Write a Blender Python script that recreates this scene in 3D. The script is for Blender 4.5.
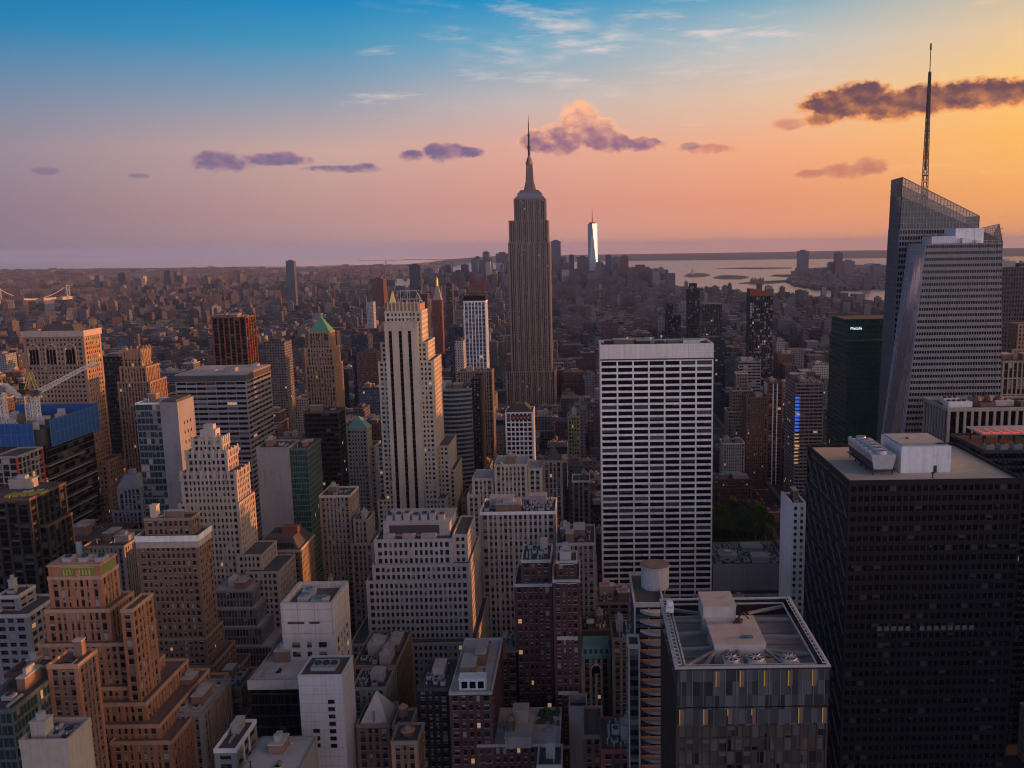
import bpy, math, random
from mathutils import Vector, Matrix
R = math.radians
rnd = random.Random(7)
scene = bpy.context.scene
for o in list(bpy.data.objects): bpy.data.objects.remove(o)

# ---------------------------------------------------------------- camera
F, PPX, PITCH, CAMZ, ROLL = 880.0, 583.0, R(8.85), 260.0, R(.85)
cam_d = bpy.data.cameras.new('camera'); cam = bpy.data.objects.new('camera', cam_d)
scene.collection.objects.link(cam); scene.camera = cam
cam.matrix_world = Matrix.Translation((0, 0, CAMZ)) @ Matrix.Rotation(R(90) - PITCH, 4, 'X') @ Matrix.Rotation(-ROLL, 4, 'Z')
cam_d.sensor_width = 36; cam_d.lens = 36 * F / 1024
cam_d.shift_x = -(PPX - 512) / 1024
cam_d.clip_start = 1; cam_d.clip_end = 120000

# ---------------------------------------------------------------- node helpers
class X:
    """small expression wrapper round shader sockets"""
    nt = None
    def __init__(s, v): s.v = v
    @staticmethod
    def _m(op, *a, clamp=False):
        n = X.nt.nodes.new('ShaderNodeMath'); n.operation = op; n.use_clamp = clamp
        for i, q in enumerate(a):
            q = q.v if isinstance(q, X) else q
            if isinstance(q, (int, float)): n.inputs[i].default_value = q
            else: X.nt.links.new(q, n.inputs[i])
        return X(n.outputs[0])
    def __add__(s, o): return X._m('ADD', s, o)
    def __radd__(s, o): return X._m('ADD', o, s)
    def __sub__(s, o): return X._m('SUBTRACT', s, o)
    def __rsub__(s, o): return X._m('SUBTRACT', o, s)
    def __mul__(s, o): return X._m('MULTIPLY', s, o)
    def __rmul__(s, o): return X._m('MULTIPLY', o, s)
    def __truediv__(s, o): return X._m('DIVIDE', s, o)
def m(op, *a, **k): return X._m(op, *a, **k)
def sstep(x, a, b):
    n = X.nt.nodes.new('ShaderNodeMapRange'); n.interpolation_type = 'SMOOTHSTEP'
    X.nt.links.new(x.v, n.inputs[0])
    n.inputs[1].default_value = a; n.inputs[2].default_value = b
    return X(n.outputs[0])
def noise(vec, scale, detail=3, rough=.5, dim='3D'):
    n = X.nt.nodes.new('ShaderNodeTexNoise'); n.noise_dimensions = dim
    n.inputs['Scale'].default_value = scale; n.inputs['Detail'].default_value = detail
    n.inputs['Roughness'].default_value = rough
    X.nt.links.new(vec.v, n.inputs['Vector']); return X(n.outputs[0])
def vec(a, b, c):
    n = X.nt.nodes.new('ShaderNodeCombineXYZ')
    for i, q in enumerate((a, b, c)):
        q = q.v if isinstance(q, X) else q
        if isinstance(q, (int, float)): n.inputs[i].default_value = q
        else: X.nt.links.new(q, n.inputs[i])
    return X(n.outputs[0])
def sep(v):
    n = X.nt.nodes.new('ShaderNodeSeparateXYZ'); X.nt.links.new(v.v, n.inputs[0])
    return [X(o) for o in n.outputs]
def mixc(f, a, b, mode='MIX'):
    n = X.nt.nodes.new('ShaderNodeMix'); n.data_type = 'RGBA'; n.blend_type = mode
    for i, q in ((0, f), (6, a), (7, b)):
        q = q.v if isinstance(q, X) else q
        if isinstance(q, (int, float)): n.inputs[i].default_value = q
        elif isinstance(q, tuple): n.inputs[i].default_value = (*q[:3], 1)
        else: X.nt.links.new(q, n.inputs[i])
    return X(n.outputs[2])
def ramp(f, pts, mode='LINEAR'):
    n = X.nt.nodes.new('ShaderNodeValToRGB'); cr = n.color_ramp; cr.interpolation = mode
    X.nt.links.new(f.v, n.inputs[0])
    while len(cr.elements) < len(pts): cr.elements.new(.5)
    for e, (p, c) in zip(cr.elements, pts): e.position = p; e.color = (*c, 1)
    return X(n.outputs[0])
def lin(r, g, b):
    f = lambda c: (c/255/12.92 if c/255 <= .04045 else ((c/255+.055)/1.055)**2.4)
    return (f(r), f(g), f(b))

# ---------------------------------------------------------------- world: sunset sky with clouds
SUN_AZ, SUN_EL = R(88), R(5.0)         # azimuth from +Y towards +X (the west), low over the horizon
w = bpy.data.worlds.new('World'); scene.world = w; w.use_nodes = True
nt = w.node_tree; nt.nodes.clear(); X.nt = nt
tc = nt.nodes.new('ShaderNodeTexCoord'); D = X(tc.outputs['Generated'])
dx, dy, dz = sep(D)
az = m('ARCTAN2', dx, dy) * (180/math.pi)       # degrees, 0 = down the avenues, + = west
el = m('ARCSINE', dz) * (180/math.pi)
t = (az + 180) / 360
wob = noise(vec(az*.02, el*.09, 0), 1.0, 4) - .5
elw = el + wob*2.2
A = lambda d: (d + 180) / 360
def band(cols):          # colours at az = -180,-90,-34,-4,12,27,60,100,140,180
    return ramp(t, [(A(a), lin(*c)) for a, c in zip((-180, -90, -34, -15, -4, 12, 27, 60, 100, 150, 180), cols)])
bands = [
 (0.0,  band([(175,175,200),(90,95,125),(134,122,138),(178,146,148),(208,154,144),(228,156,126),(232,156,104),(250,195,115),(255,215,150),(215,195,195),(175,175,200)])),
 (2.5,  band([(185,185,205),(95,100,130),(140,121,136),(190,146,142),(212,148,136),(232,152,118),(244,168,96),(253,205,125),(255,220,160),(220,205,205),(185,185,205)])),
 (6.0,  band([(190,195,215),(98,108,145),(146,134,150),(202,166,156),(222,166,150),(242,172,132),(252,186,96),(254,212,130),(255,220,170),(222,212,215),(190,195,215)])),
 (9.0,  band([(190,200,222),(96,122,158),(106,134,164),(144,156,174),(194,180,178),(228,190,162),(250,200,122),(252,212,145),(252,218,175),(220,215,222),(190,200,222)])),
 (12.0, band([(185,202,228),(80,122,168),(32,126,174),(70,146,184),(116,166,192),(190,192,192),(232,196,150),(242,208,158),(245,215,185),(215,215,228),(185,202,228)])),
 (14.8, band([(180,200,230),(50,112,168),(0,112,172),(0,130,188),(18,142,192),(108,166,190),(192,184,166),(222,204,178),(225,210,200),(210,215,232),(180,200,230)])),
 (34.0, band([(90,105,135),(30,42,68),(30,46,72),(30,46,72),(32,48,72),(40,54,74),(52,60,78),(76,76,86),(88,92,100),(98,110,132),(90,105,135)])),
 (60.0, band([(36,46,68)]*11)), (90.0, band([(30,38,58)]*11)),
]
col = bands[0][1]
for (e0, c0), (e1, c1) in zip(bands, bands[1:]):
    col = mixc(m('DIVIDE', elw - e0, e1 - e0, clamp=True), col, c1)
# glow of the set sun out of frame on the right
ga = m('ABSOLUTE', az - 108) / 42; ge = m('ABSOLUTE', el - 5) / 34
glow = m('EXPONENT', -1.0*(ga*ga + ge*ge)*1.6)
col = mixc(1.0, col, mixc(glow, (0, 0, 0), (2.2, 1.3, .75)), 'ADD')
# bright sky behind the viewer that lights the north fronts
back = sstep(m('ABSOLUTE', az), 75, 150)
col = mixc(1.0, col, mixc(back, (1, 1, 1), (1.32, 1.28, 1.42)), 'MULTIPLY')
def px2ang(u, v):        # direction of a spot in the view, used for where the clouds drift
    a, b = u - PPX, v - 384; x, yy = (a - b*math.sin(ROLL))/F, -(a*math.sin(ROLL) + b)/F
    fy = math.cos(PITCH) + yy*math.sin(PITCH); fz = -math.sin(PITCH) + yy*math.cos(PITCH)
    return math.degrees(math.atan2(x, fy)), math.degrees(math.atan2(fz, math.hypot(x, fy)))
# high cirrus streaks
cv = vec(az*.9, (el + az*.05)*5.5, 3.1)
ci = noise(cv, .16, 6, .62) ; ci2 = noise(vec(az*.35, el*.9, 9), .4, 3)
cm = sstep(ci, .49, .74) * sstep(ci2, .44, .62) * sstep(el, 7, 10) * sstep(az, -22, 2)
col = mixc(cm*.7, col, ramp(t, [(A(-30), lin(190,190,205)), (A(0), lin(235,215,205)), (A(30), lin(255,205,140))]))
for (u, v, hw, hh, s_) in ((725,32,55,6,1.),(590,44,42,9,.95),(525,76,50,7,.6),(378,97,28,6,.75),(380,50,22,4,.5),(452,37,22,5,.35),(700,125,20,2,.4),(740,72,70,12,.4),(610,88,60,9,.35),(514,8,22,8,.5),(940,165,60,14,.35)):
    a0, e0 = px2ang(u, v); k = 57.3/F
    du = (az - a0)/(hw*k*1.25); dv = (el - e0 + (az - a0)*(.06 if u > 400 else -.12))/(hh*k)
    n1 = noise(vec(az*.30 + el*.25, el*2.2 - az*.12, u*.1), 1.1, 8, .68)
    den = sstep(1.0 - (du*du + dv*dv)*.7 + (n1 - .5)*6.0, .2, 2.3)
    col = mixc(den*(.8*s_), col, lin(236,214,205) if u < 800 else lin(255,206,130))
# cumulus: every entry is a string of puffs
def cumulus(puffs, base, lit, dark, soft=.75, sc=1.0, seed=0., amt=2.1, strength=1., up=.2, tw=.45, off=.1, dens=.14):
    global col
    k = 57.3/F
    P1 = vec(az*1.0 + seed, el*1.35, seed); P2 = vec(az*1.0 + seed - .35, el*1.35 - .4, seed)
    n1 = noise(P1, 1.3*sc, 10, .63); nl = noise(P1, 1.0*sc, 4, .5); nl2 = noise(P2, 1.0*sc, 4, .5)
    d = None
    for (u, v, hw, hh) in puffs:
        a0, e0 = px2ang(u, v)
        du = (az - a0)/(hw*k); dv = (el - e0)/(hh*k*1.25)
        q = 1.0 - (du*du + dv*dv)
        d = q if d is None else m('SMOOTH_MAX', d, q, .35)
    den = d + (n1 - .5)*amt*1.05 + dens
    eb = px2ang(*base)[1]
    flat = sstep(el - eb + (n1 - .5)*1.1, -.2, .5)
    al = sstep(den, 0., soft) * flat
    thin = 1.0 - sstep(den, .1, 1.0)
    li = (nl - nl2)*1.0 + thin*tw + (el - eb)*up + off
    li = sstep(li, .0, 1.0)
    c = mixc(li, lin(*dark), lin(*lit))
    col = mixc(al*strength, col, c)
cumulus([(560,141,24,13),(580,124,20,17),(577,119,10,7),(596,134,22,13),(535,141,16,9),(612,143,24,8),(640,144,22,6)], (590,154), (255,186,146), (146,104,130), seed=2.3, up=.25, off=.06, dens=.36)
cumulus([(840,105,38,12),(862,94,26,10),(890,106,42,11),(930,99,42,11),(975,94,46,11),(1015,92,30,10),(820,120,16,6)], (900,126), (242,156,92), (112,76,84), seed=7.7, amt=1.8, up=-.2, tw=1.0, off=.5, dens=.3)
cumulus([(868,166,20,8),(846,171,26,7),(812,174,18,4)], (840,180), (240,170,120), (190,118,104), seed=4.2, amt=1.6, strength=.85)
cumulus([(448,153,26,8),(466,152,18,5),(412,156,13,5),(436,150,12,6)], (446,161), (196,138,148), (122,102,136), seed=11.2, amt=1.6)
cumulus([(222,163,28,8),(212,158,14,6),(275,160,34,5),(284,156,14,4),(345,169,40,3),(365,168,14,4)], (250,172), (176,128,148), (112,98,134), seed=15.5, amt=1.7, strength=.9)
cumulus([(790,124,20,5),(708,149,30,4)], (790,152), (238,160,116), (190,116,110), seed=19.5, amt=1.6, strength=.7)
cumulus([(45,171,12,3),(140,176,10,2),(690,146,10,3)], (60,182), (130,112,140), (104,96,130), seed=23.5, amt=1.4, strength=.5)
sk = nt.nodes.new('ShaderNodeTexSky'); sk.sky_type = 'NISHITA'; sk.sun_disc = False
sk.sun_elevation = SUN_EL; sk.sun_rotation = SUN_AZ; sk.air_density = 1.2; sk.dust_density = 2.0; sk.altitude = 250
bg1 = nt.nodes.new('ShaderNodeBackground'); bg1.inputs[1].default_value = .05; nt.links.new(sk.outputs[0], bg1.inputs[0])
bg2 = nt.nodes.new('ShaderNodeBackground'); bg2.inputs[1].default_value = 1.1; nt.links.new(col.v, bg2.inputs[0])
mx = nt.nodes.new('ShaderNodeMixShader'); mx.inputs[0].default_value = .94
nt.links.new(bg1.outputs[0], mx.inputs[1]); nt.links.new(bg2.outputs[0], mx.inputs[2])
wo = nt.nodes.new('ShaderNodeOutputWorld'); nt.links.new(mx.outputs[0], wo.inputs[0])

sd = bpy.data.lights.new('sun', 'SUN'); sd.energy = 5.0; sd.angle = R(.6); sd.color = (1.0, .35, .12)
sun = bpy.data.objects.new('sun', sd); scene.collection.objects.link(sun)
sdir = Vector((math.sin(SUN_AZ)*math.cos(SUN_EL), math.cos(SUN_AZ)*math.cos(SUN_EL), math.sin(SUN_EL)))
sun.rotation_euler = sdir.to_track_quat('Z', 'Y').to_euler()
vs = scene.view_settings; vs.view_transform = 'Standard'; vs.look = 'None'; vs.exposure = 0; vs.gamma = 1; vs.use_curve_mapping = False
scene.render.engine = 'CYCLES'
scene.cycles.pixel_filter_type = 'BLACKMAN_HARRIS'; scene.cycles.filter_width = 1.15
# ---------------------------------------------------------------- materials
MATS = {}
def newmat(name):
    mt = bpy.data.materials.new(name); mt.use_nodes = True; n = mt.node_tree; n.nodes.clear(); X.nt = n
    p = n.nodes.new('ShaderNodeBsdfPrincipled'); o = n.nodes.new('ShaderNodeOutputMaterial')
    n.links.new(p.outputs[0], o.inputs[0]); MATS[name] = mt
    return mt, n, p
def geo():
    g = X.nt.nodes.new('ShaderNodeNewGeometry'); return X(g.outputs['Position']), X(g.outputs['Normal'])
def link(p, sock, x): X.nt.links.new(x.v, p.inputs[sock])
def wall(name, c, rough=.85, var=.28, streak=.22, fine=.5, panel=None, metal=0):
    """stone / brick / concrete with blotches, streaks running down and fine grain"""
    if name in MATS: return MATS[name]
    mt, n, p = newmat(name); P, N = geo()
    x, y, z = sep(P)
    h = x + y*1.13
    n1 = noise(P, .045, 4) - .5
    n2 = noise(vec(h, 0, z*.07), .55, 3) - .5
    n3 = noise(P, fine, 3) - .5
    f = 1.0 + n1*(var*2) + n2*(streak*2) + n3*(var*1.3) - sstep(noise(vec(h, 3, z*.045), .9, 5, .65), .56, .72)*(streak*1.3) - sstep(noise(P, .12, 5, .7), .58, .7)*.16
    if panel:
        bu = m('LESS_THAN', m('FRACT', h/panel[0]), .06); bz = m('LESS_THAN', m('FRACT', z/panel[1]), .06)
        f = f * (1.0 - m('MAXIMUM', bu, bz)*.3)
    a = mixc(1.0, c, mixc(0., (1,1,1), (1,1,1)), 'MULTIPLY')
    vm = X.nt.nodes.new('ShaderNodeVectorMath'); vm.operation = 'SCALE'; vm.inputs[0].default_value = c
    X.nt.links.new(f.v, vm.inputs['Scale'])
    link(p, 'Base Color', X(vm.outputs[0])); p.inputs['Roughness'].default_value = rough; p.inputs['Metallic'].default_value = metal
    return mt
def glassm(name, c, rough=.08, ior=1.6, wob=.35, metal=0.):
    if name in MATS: return MATS[name]
    mt, n, p = newmat(name); P, N = geo(); x, y, z = sep(P)
    wn = X.nt.nodes.new('ShaderNodeTexWhiteNoise'); wn.noise_dimensions = '3D'
    X.nt.links.new(vec(m('FLOOR', x/1.6), m('FLOOR', y/1.6), m('FLOOR', z/3.7)).v, wn.inputs['Vector'])
    f = 1.0 - wob + X(wn.outputs[0])*(2*wob)
    vm = X.nt.nodes.new('ShaderNodeVectorMath'); vm.operation = 'SCALE'; vm.inputs[0].default_value = c
    X.nt.links.new(f.v, vm.inputs['Scale']); link(p, 'Base Color', X(vm.outputs[0]))
    p.inputs['Roughness'].default_value = rough; p.inputs['IOR'].default_value = ior; p.inputs['Metallic'].default_value = metal
    bp = X.nt.nodes.new('ShaderNodeBump'); bp.inputs['Strength'].default_value = .25; bp.inputs['Distance'].default_value = .3
    X.nt.links.new(noise(P, .25, 2).v, bp.inputs['Height']); X.nt.links.new(bp.outputs[0], p.inputs['Normal'])
    return mt
def plain(name, c, rough=.7, metal=0, emit=0, ecol=None, alpha=1):
    if name in MATS: return MATS[name]
    mt, n, p = newmat(name); P, N = geo()
    f = 1.0 + (noise(P, .9, 4, .6) - .5)*.5
    vm = X.nt.nodes.new('ShaderNodeVectorMath'); vm.operation = 'SCALE'; vm.inputs[0].default_value = c
    X.nt.links.new(f.v, vm.inputs['Scale']); link(p, 'Base Color', X(vm.outputs[0]))
    p.inputs['Roughness'].default_value = rough; p.inputs['Metallic'].default_value = metal
    if emit: p.inputs['Emission Color'].default_value = (*(ecol or c), 1); p.inputs['Emission Strength'].default_value = emit
    p.inputs['Alpha'].default_value = alpha
    return mt
def facade(name, c, gc=(.02,.024,.03), bay=3.2, fl=3.5, ww=.5, wh=.55, rc=(.07,.065,.065), grough=.15, horiz=0, cell=0, lit=.004):
    """whole small far-off building: walls with rows of windows by position, roof by slope; 'tint' face attribute shifts the colour"""
    if name in MATS: return MATS[name]
    mt, n, p = newmat(name); P, N = geo(); x, y, z = sep(P); nx, ny, nz = sep(N)
    side = m('GREATER_THAN', m('ABSOLUTE', nx), m('ABSOLUTE', ny))
    h = m('ADD', x*(1.0 - side), y*side)
    fu, fz = m('FRACT', h/bay), m('FRACT', z/fl)
    mu = m('LESS_THAN', m('ABSOLUTE', fu - .5), ww/2); mz = m('LESS_THAN', m('ABSOLUTE', fz - .5), wh/2)
    win = m('MULTIPLY', mu, mz)
    wn = X.nt.nodes.new('ShaderNodeTexWhiteNoise'); wn.noise_dimensions = '3D'
    X.nt.links.new(vec(m('FLOOR', h/bay), m('FLOOR', z/fl), side*3.0).v, wn.inputs['Vector'])
    r = X(wn.outputs[0])
    roof = m('GREATER_THAN', nz, .6)
    win = win * (1.0 - roof)
    at = X.nt.nodes.new('ShaderNodeAttribute'); at.attribute_name = 'tint'; tint = X(at.outputs['Fac'])
    if cell:
        wc = ramp(tint, [(0, (.04,.024,.022)), (.2, (.10,.045,.036)), (.4, (.11,.066,.055)), (.55, (.15,.12,.10)), (.7, (.085,.085,.10)), (.84, (.26,.24,.235)), (.92, (.035,.045,.065)), (1, (.45,.43,.43))])
        wc = mixc(.42, wc, c)
    else:
        wc = mixc(0., c, c)
    f = .8 + noise(P, .03, 3)*.25 + noise(vec(h, 0, z*.07), .5, 2)*.2
    wc = mixc(1.0, wc, vec(f, f, f), 'MULTIPLY')
    g = mixc(sstep(r, .62, 1.0), gc, (.16,.15,.15))
    k = mixc(win, wc, g)
    rn = noise(P, .09, 4, .65)
    if cell: rcol = mixc(sstep(rn, .42, .62), mixc(m('POWER', m('FRACT', tint*17.3), 2.2), (.03,.032,.038), (.36,.36,.39)), (.09,.08,.085))
    else: rcol = mixc(sstep(rn, .4, .65), rc, tuple(q*2.0 + .01 for q in rc))
    k = mixc(roof, k, rcol)
    link(p, 'Base Color', k)
    link(p, 'Roughness', .85 - win*(.85 - grough))
    if lit:
        e = m('MULTIPLY', win, m('GREATER_THAN', m('FRACT', r*7.77), 1 - lit))
        p.inputs['Emission Color'].default_value = (1, .62, .28, 1); link(p, 'Emission Strength', e*.55)
    return mt

# ---------------------------------------------------------------- mesh collector
class MB:
    def __init__(s, ox=0, oy=0, oz=0): s.v = []; s.f = []; s.m = []; s.o = (ox, oy, oz); s.t = []
    def quad(s, a, b, c, d, mi=0):
        n = len(s.v); s.v += [a, b, c, d]; s.f.append((n, n+1, n+2, n+3)); s.m.append(mi)
    def box(s, x0, x1, y0, y1, z0, z1, mi=0, skip=''):
        n = len(s.v)
        s.v += [(x0,y0,z0),(x1,y0,z0),(x1,y1,z0),(x0,y1,z0),(x0,y0,z1),(x1,y0,z1),(x1,y1,z1),(x0,y1,z1)]
        fs = {'b':(3,2,1,0),'t':(4,5,6,7),'n':(0,1,5,4),'e':(1,2,6,5),'s':(2,3,7,6),'w':(3,0,4,7)}
        for k, q in fs.items():
            if k in skip: continue
            s.f.append(tuple(n+i for i in q)); s.m.append(mi)
    def prism(s, poly, z0, z1, mi=0, mt=None):
        n = len(s.v); k = len(poly)
        s.v += [(x, y, z0) for x, y in poly] + [(x, y, (z1[i] if isinstance(z1, (list, tuple)) else z1)) for i, (x, y) in enumerate(poly)]
        for i in range(k):
            j = (i+1) % k; s.f.append((n+i, n+j, n+k+j, n+k+i)); s.m.append(mi)
        s.f.append(tuple(range(n+k, n+2*k))); s.m.append(mi if mt is None else mt)
        s.f.append(tuple(range(n+k-1, n-1, -1))); s.m.append(mi)
    def cyl(s, x, y, z0, z1, r0, r1=None, k=12, mi=0, mt=None):
        r1 = r0 if r1 is None else r1; n = len(s.v)
        for z, r in ((z0, r0), (z1, r1)):
            s.v += [(x + r*math.cos(2*math.pi*i/k), y + r*math.sin(2*math.pi*i/k), z) for i in range(k)]
        for i in range(k):
            j = (i+1) % k; s.f.append((n+i, n+j, n+k+j, n+k+i)); s.m.append(mi)
        s.f.append(tuple(range(n+k, n+2*k))); s.m.append(mi if mt is None else mt)
        s.f.append(tuple(range(n+k-1, n-1, -1))); s.m.append(mi)
    def beam(s, p, q, w, mi=0):
        p, q = Vector(p), Vector(q); d = (q-p).normalized()
        a = d.cross(Vector((0,0,1)) if abs(d.z) < .95 else Vector((1,0,0))).normalized()*w/2; b = d.cross(a).normalized()*w/2
        n = len(s.v)
        for c in (p, q):
            for e in (a+b, a-b, -a-b, -a+b): s.v.append(tuple(c+e))
        for q_ in ((0,1,5,4),(1,2,6,5),(2,3,7,6),(3,0,4,7),(3,2,1,0),(4,5,6,7)): s.f.append(tuple(n+i for i in q_)); s.m.append(mi)
    def frustum(s, x0, x1, y0, y1, z0, X0, X1, Y0, Y1, z1, mi=0):
        n = len(s.v)
        s.v += [(x0,y0,z0),(x1,y0,z0),(x1,y1,z0),(x0,y1,z0),(X0,Y0,z1),(X1,Y0,z1),(X1,Y1,z1),(X0,Y1,z1)]
        for q in ((0,1,5,4),(1,2,6,5),(2,3,7,6),(3,0,4,7),(4,5,6,7)): s.f.append(tuple(n+i for i in q)); s.m.append(mi)
    def build(s, name, mats, parent=None, smooth=False):
        ox, oy, oz = s.o
        me = bpy.data.meshes.new(name)
        me.from_pydata([(a-ox, b-oy, c-oz) for a, b, c in s.v], [], s.f)
        mats = mats if isinstance(mats, (list, tuple)) else [mats]
        for q in mats: me.materials.append(q)
        me.polygons.foreach_set('material_index', s.m)
        if smooth: me.polygons.foreach_set('use_smooth', [True]*len(s.f))
        if s.t:
            at = me.attributes.new('tint', 'FLOAT', 'FACE'); at.data.foreach_set('value', s.t)
        me.update()
        ob = bpy.data.objects.new(name, me); scene.collection.objects.link(ob)
        if parent: ob.parent = parent
        else: ob.location = s.o
        return ob
def tag(o, label=None, cat=None, group=None, kind=None):
    if label: o['label'] = label
    if cat: o['category'] = cat
    if group: o['group'] = group
    if kind: o['kind'] = kind
    return o
THINGS = []
def thing(name, label, cat, loc, group=None):
    o = bpy.data.objects.new(name, None); scene.collection.objects.link(o); o.location = loc
    o.empty_display_size = 2
    return tag(o, label, cat, group)

# ---------------------------------------------------------------- pixels of the photograph -> metres on the ground
def depth(Y, Z): return Y*math.cos(PITCH) + (CAMZ - Z)*math.sin(PITCH)
def Zof(v, Y, u=None):
    if u is not None: v = v + (u - PPX)*math.sin(ROLL)
    return CAMZ + Y*math.tan(math.atan((384 - v)/F) - PITCH)
def Xof(u, Y, Z):
    d = depth(Y, Z); v = -F*(Y*math.sin(PITCH) + (Z-CAMZ)*math.cos(PITCH))/d
    return (u - v*math.sin(ROLL) - PPX)/F*d
def proj(x, y, z):
    d = depth(y, z); a, b = F*x/d, -F*(y*math.sin(PITCH) + (z-CAMZ)*math.cos(PITCH))/d
    return PPX + a + b*math.sin(ROLL), 384 + b - a*math.sin(ROLL)

# ---------------------------------------------------------------- shared window meshes (unit square, hung from its lower left corner)
GLASS = glassm('window_glass', (.016,.018,.022), .1, 1.5, wob=.9)
BLIND = plain('window_blind', (.34,.31,.27), .8)
BLIND2 = plain('grey_blind', (.17,.16,.155), .8)
DARKB = plain('shaded_blind', (.085,.08,.078), .6); DARKB2 = plain('dim_blind', (.04,.04,.042), .6)
LIT = plain('lit_window', (.5,.35,.2), .6, emit=.3, ecol=(1, .6, .28))
SASH = plain('window_sash', (.10,.095,.09), .6)
SILL = wall('window_sill', (.36,.33,.30))
WMATS = [GLASS, BLIND, BLIND2, LIT, SASH, SILL]
def pane_parts(kind):      # list of (x0,x1,z0,z1,offset,material) in unit space
    if kind == 0: return [(0,1,0,1,0,0)]
    if kind == 1: return [(0,1,0,.66,0,0), (0,1,.66,1,0,1)]
    if kind == 2: return [(0,1,0,.35,0,0), (0,1,.35,1,0,2)]
    if kind == 3: return [(0,1,0,1,0,1)]
    if kind == 4: return [(0,1,0,1,0,3)]
    if kind == 5: return [(0,.5,0,1,0,0), (.5,1,0,.55,0,0), (.5,1,.55,1,0,2)]
    if kind == 6: return [(0,1,0,1,0,2)]
UNIT = {}
def unit_mesh(kind, sash, mats):
    key = (kind, sash, id(mats[0]))
    if key in UNIT: return UNIT[key]
    mb = MB()
    for x0,x1,z0,z1,off,mi in pane_parts(kind): mb.quad((x0,0,z0),(x1,0,z0),(x1,0,z1),(x0,0,z1),mi)
    if sash: mb.box(0,1,-.05,0,.48,.52,4); mb.box(-.06,1.06,-.5,0,-.07,0,5)
    me = bpy.data.meshes.new('window'); me.from_pydata(mb.v, [], mb.f)
    for q in mats: me.materials.append(q)
    me.polygons.foreach_set('material_index', mb.m); UNIT[key] = me
    return me
WIDX = {}
def styl(bay=3.2, fl=3.6, pw=1.3, sh=1.5, pd=.35, sd=.25, rec=.45, corner=1.6, mix=(.62,.12,.08,.05,.008,.09,.03), sash=True, glass=None, group=0, gw=1.8, band=0, par=1.1):
    return dict(locals())
def face_grid(wall_mb, panes, O, ud, nd, W, z0, z1, st):
    """one front: piers and spandrels in relief before recessed windows. O = corner on the outer plane, ud along, nd outward"""
    c = st['corner']; rec = st['rec']; inner = W - 2*c
    if inner < 1.5 or z1 - z0 < 2: return
    nb = max(1, round(inner/st['bay'])); bw = inner/nb
    nf = max(1, round((z1-z0)/st['fl'])); fh = (z1-z0)/nf
    def P(u, o, z): return (O[0] + ud[0]*u + nd[0]*(o-rec), O[1] + ud[1]*u + nd[1]*(o-rec), z)
    pw = min(st['pw'], bw*.8); g = st['group']
    for i in range(1, nb):
        q = st['gw'] if (g and i % g == 0) else pw
        u0, u1 = c + i*bw - q/2, c + i*bw + q/2; o = st['pd'] if not (g and i % g == 0) else max(st['pd'], rec-.02)
        wall_mb.quad(P(u0,o,z0), P(u1,o,z0), P(u1,o,z1), P(u0,o,z1), 1)
        wall_mb.quad(P(u0,0,z0), P(u0,o,z0), P(u0,o,z1), P(u0,0,z1), 1)
        wall_mb.quad(P(u1,o,z0), P(u1,0,z0), P(u1,0,z1), P(u1,o,z1), 1)
    sh = min(st['sh'], fh*.8)
    for j in range(nf+1):
        a = z0 + j*fh - sh*.5; b = a + sh
        if j == 0: a = z0
        if j == nf: b = z1
        o = st['sd']; k = 2
        if st['band'] and (nf-j) % st['band'] == 0: o = rec + .12; k = 3
        wall_mb.quad(P(c,o,a), P(W-c,o,a), P(W-c,o,b), P(c,o,b), k)
        wall_mb.quad(P(c,0,b), P(c,o,b), P(W-c,o,b), P(W-c,0,b), k)
        wall_mb.quad(P(c,o,a), P(c,0,a), P(W-c,0,a), P(W-c,o,a), k)
    wz = fh - sh
    for j in range(nf):
        for i in range(nb):
            u0 = c + i*bw + pw/2; u1 = c + (i+1)*bw - pw/2
            if g and i % g == 0 and i: u0 = c + i*bw + st['gw']/2
            if g and (i+1) % g == 0 and i+1 < nb: u1 = c + (i+1)*bw - st['gw']/2
            if i == 0: u0 = c
            if i == nb-1: u1 = W - c
            if u1 - u0 < .2: continue
            r = rnd.random(); kd = 0
            for kk, pr in enumerate(st['mix']):
                if r < pr: kd = kk; break
                r -= pr
            p = P(u0, .04, z0 + j*fh + sh*.5)
            panes.append((p, ud, u1-u0, wz, kd))
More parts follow.
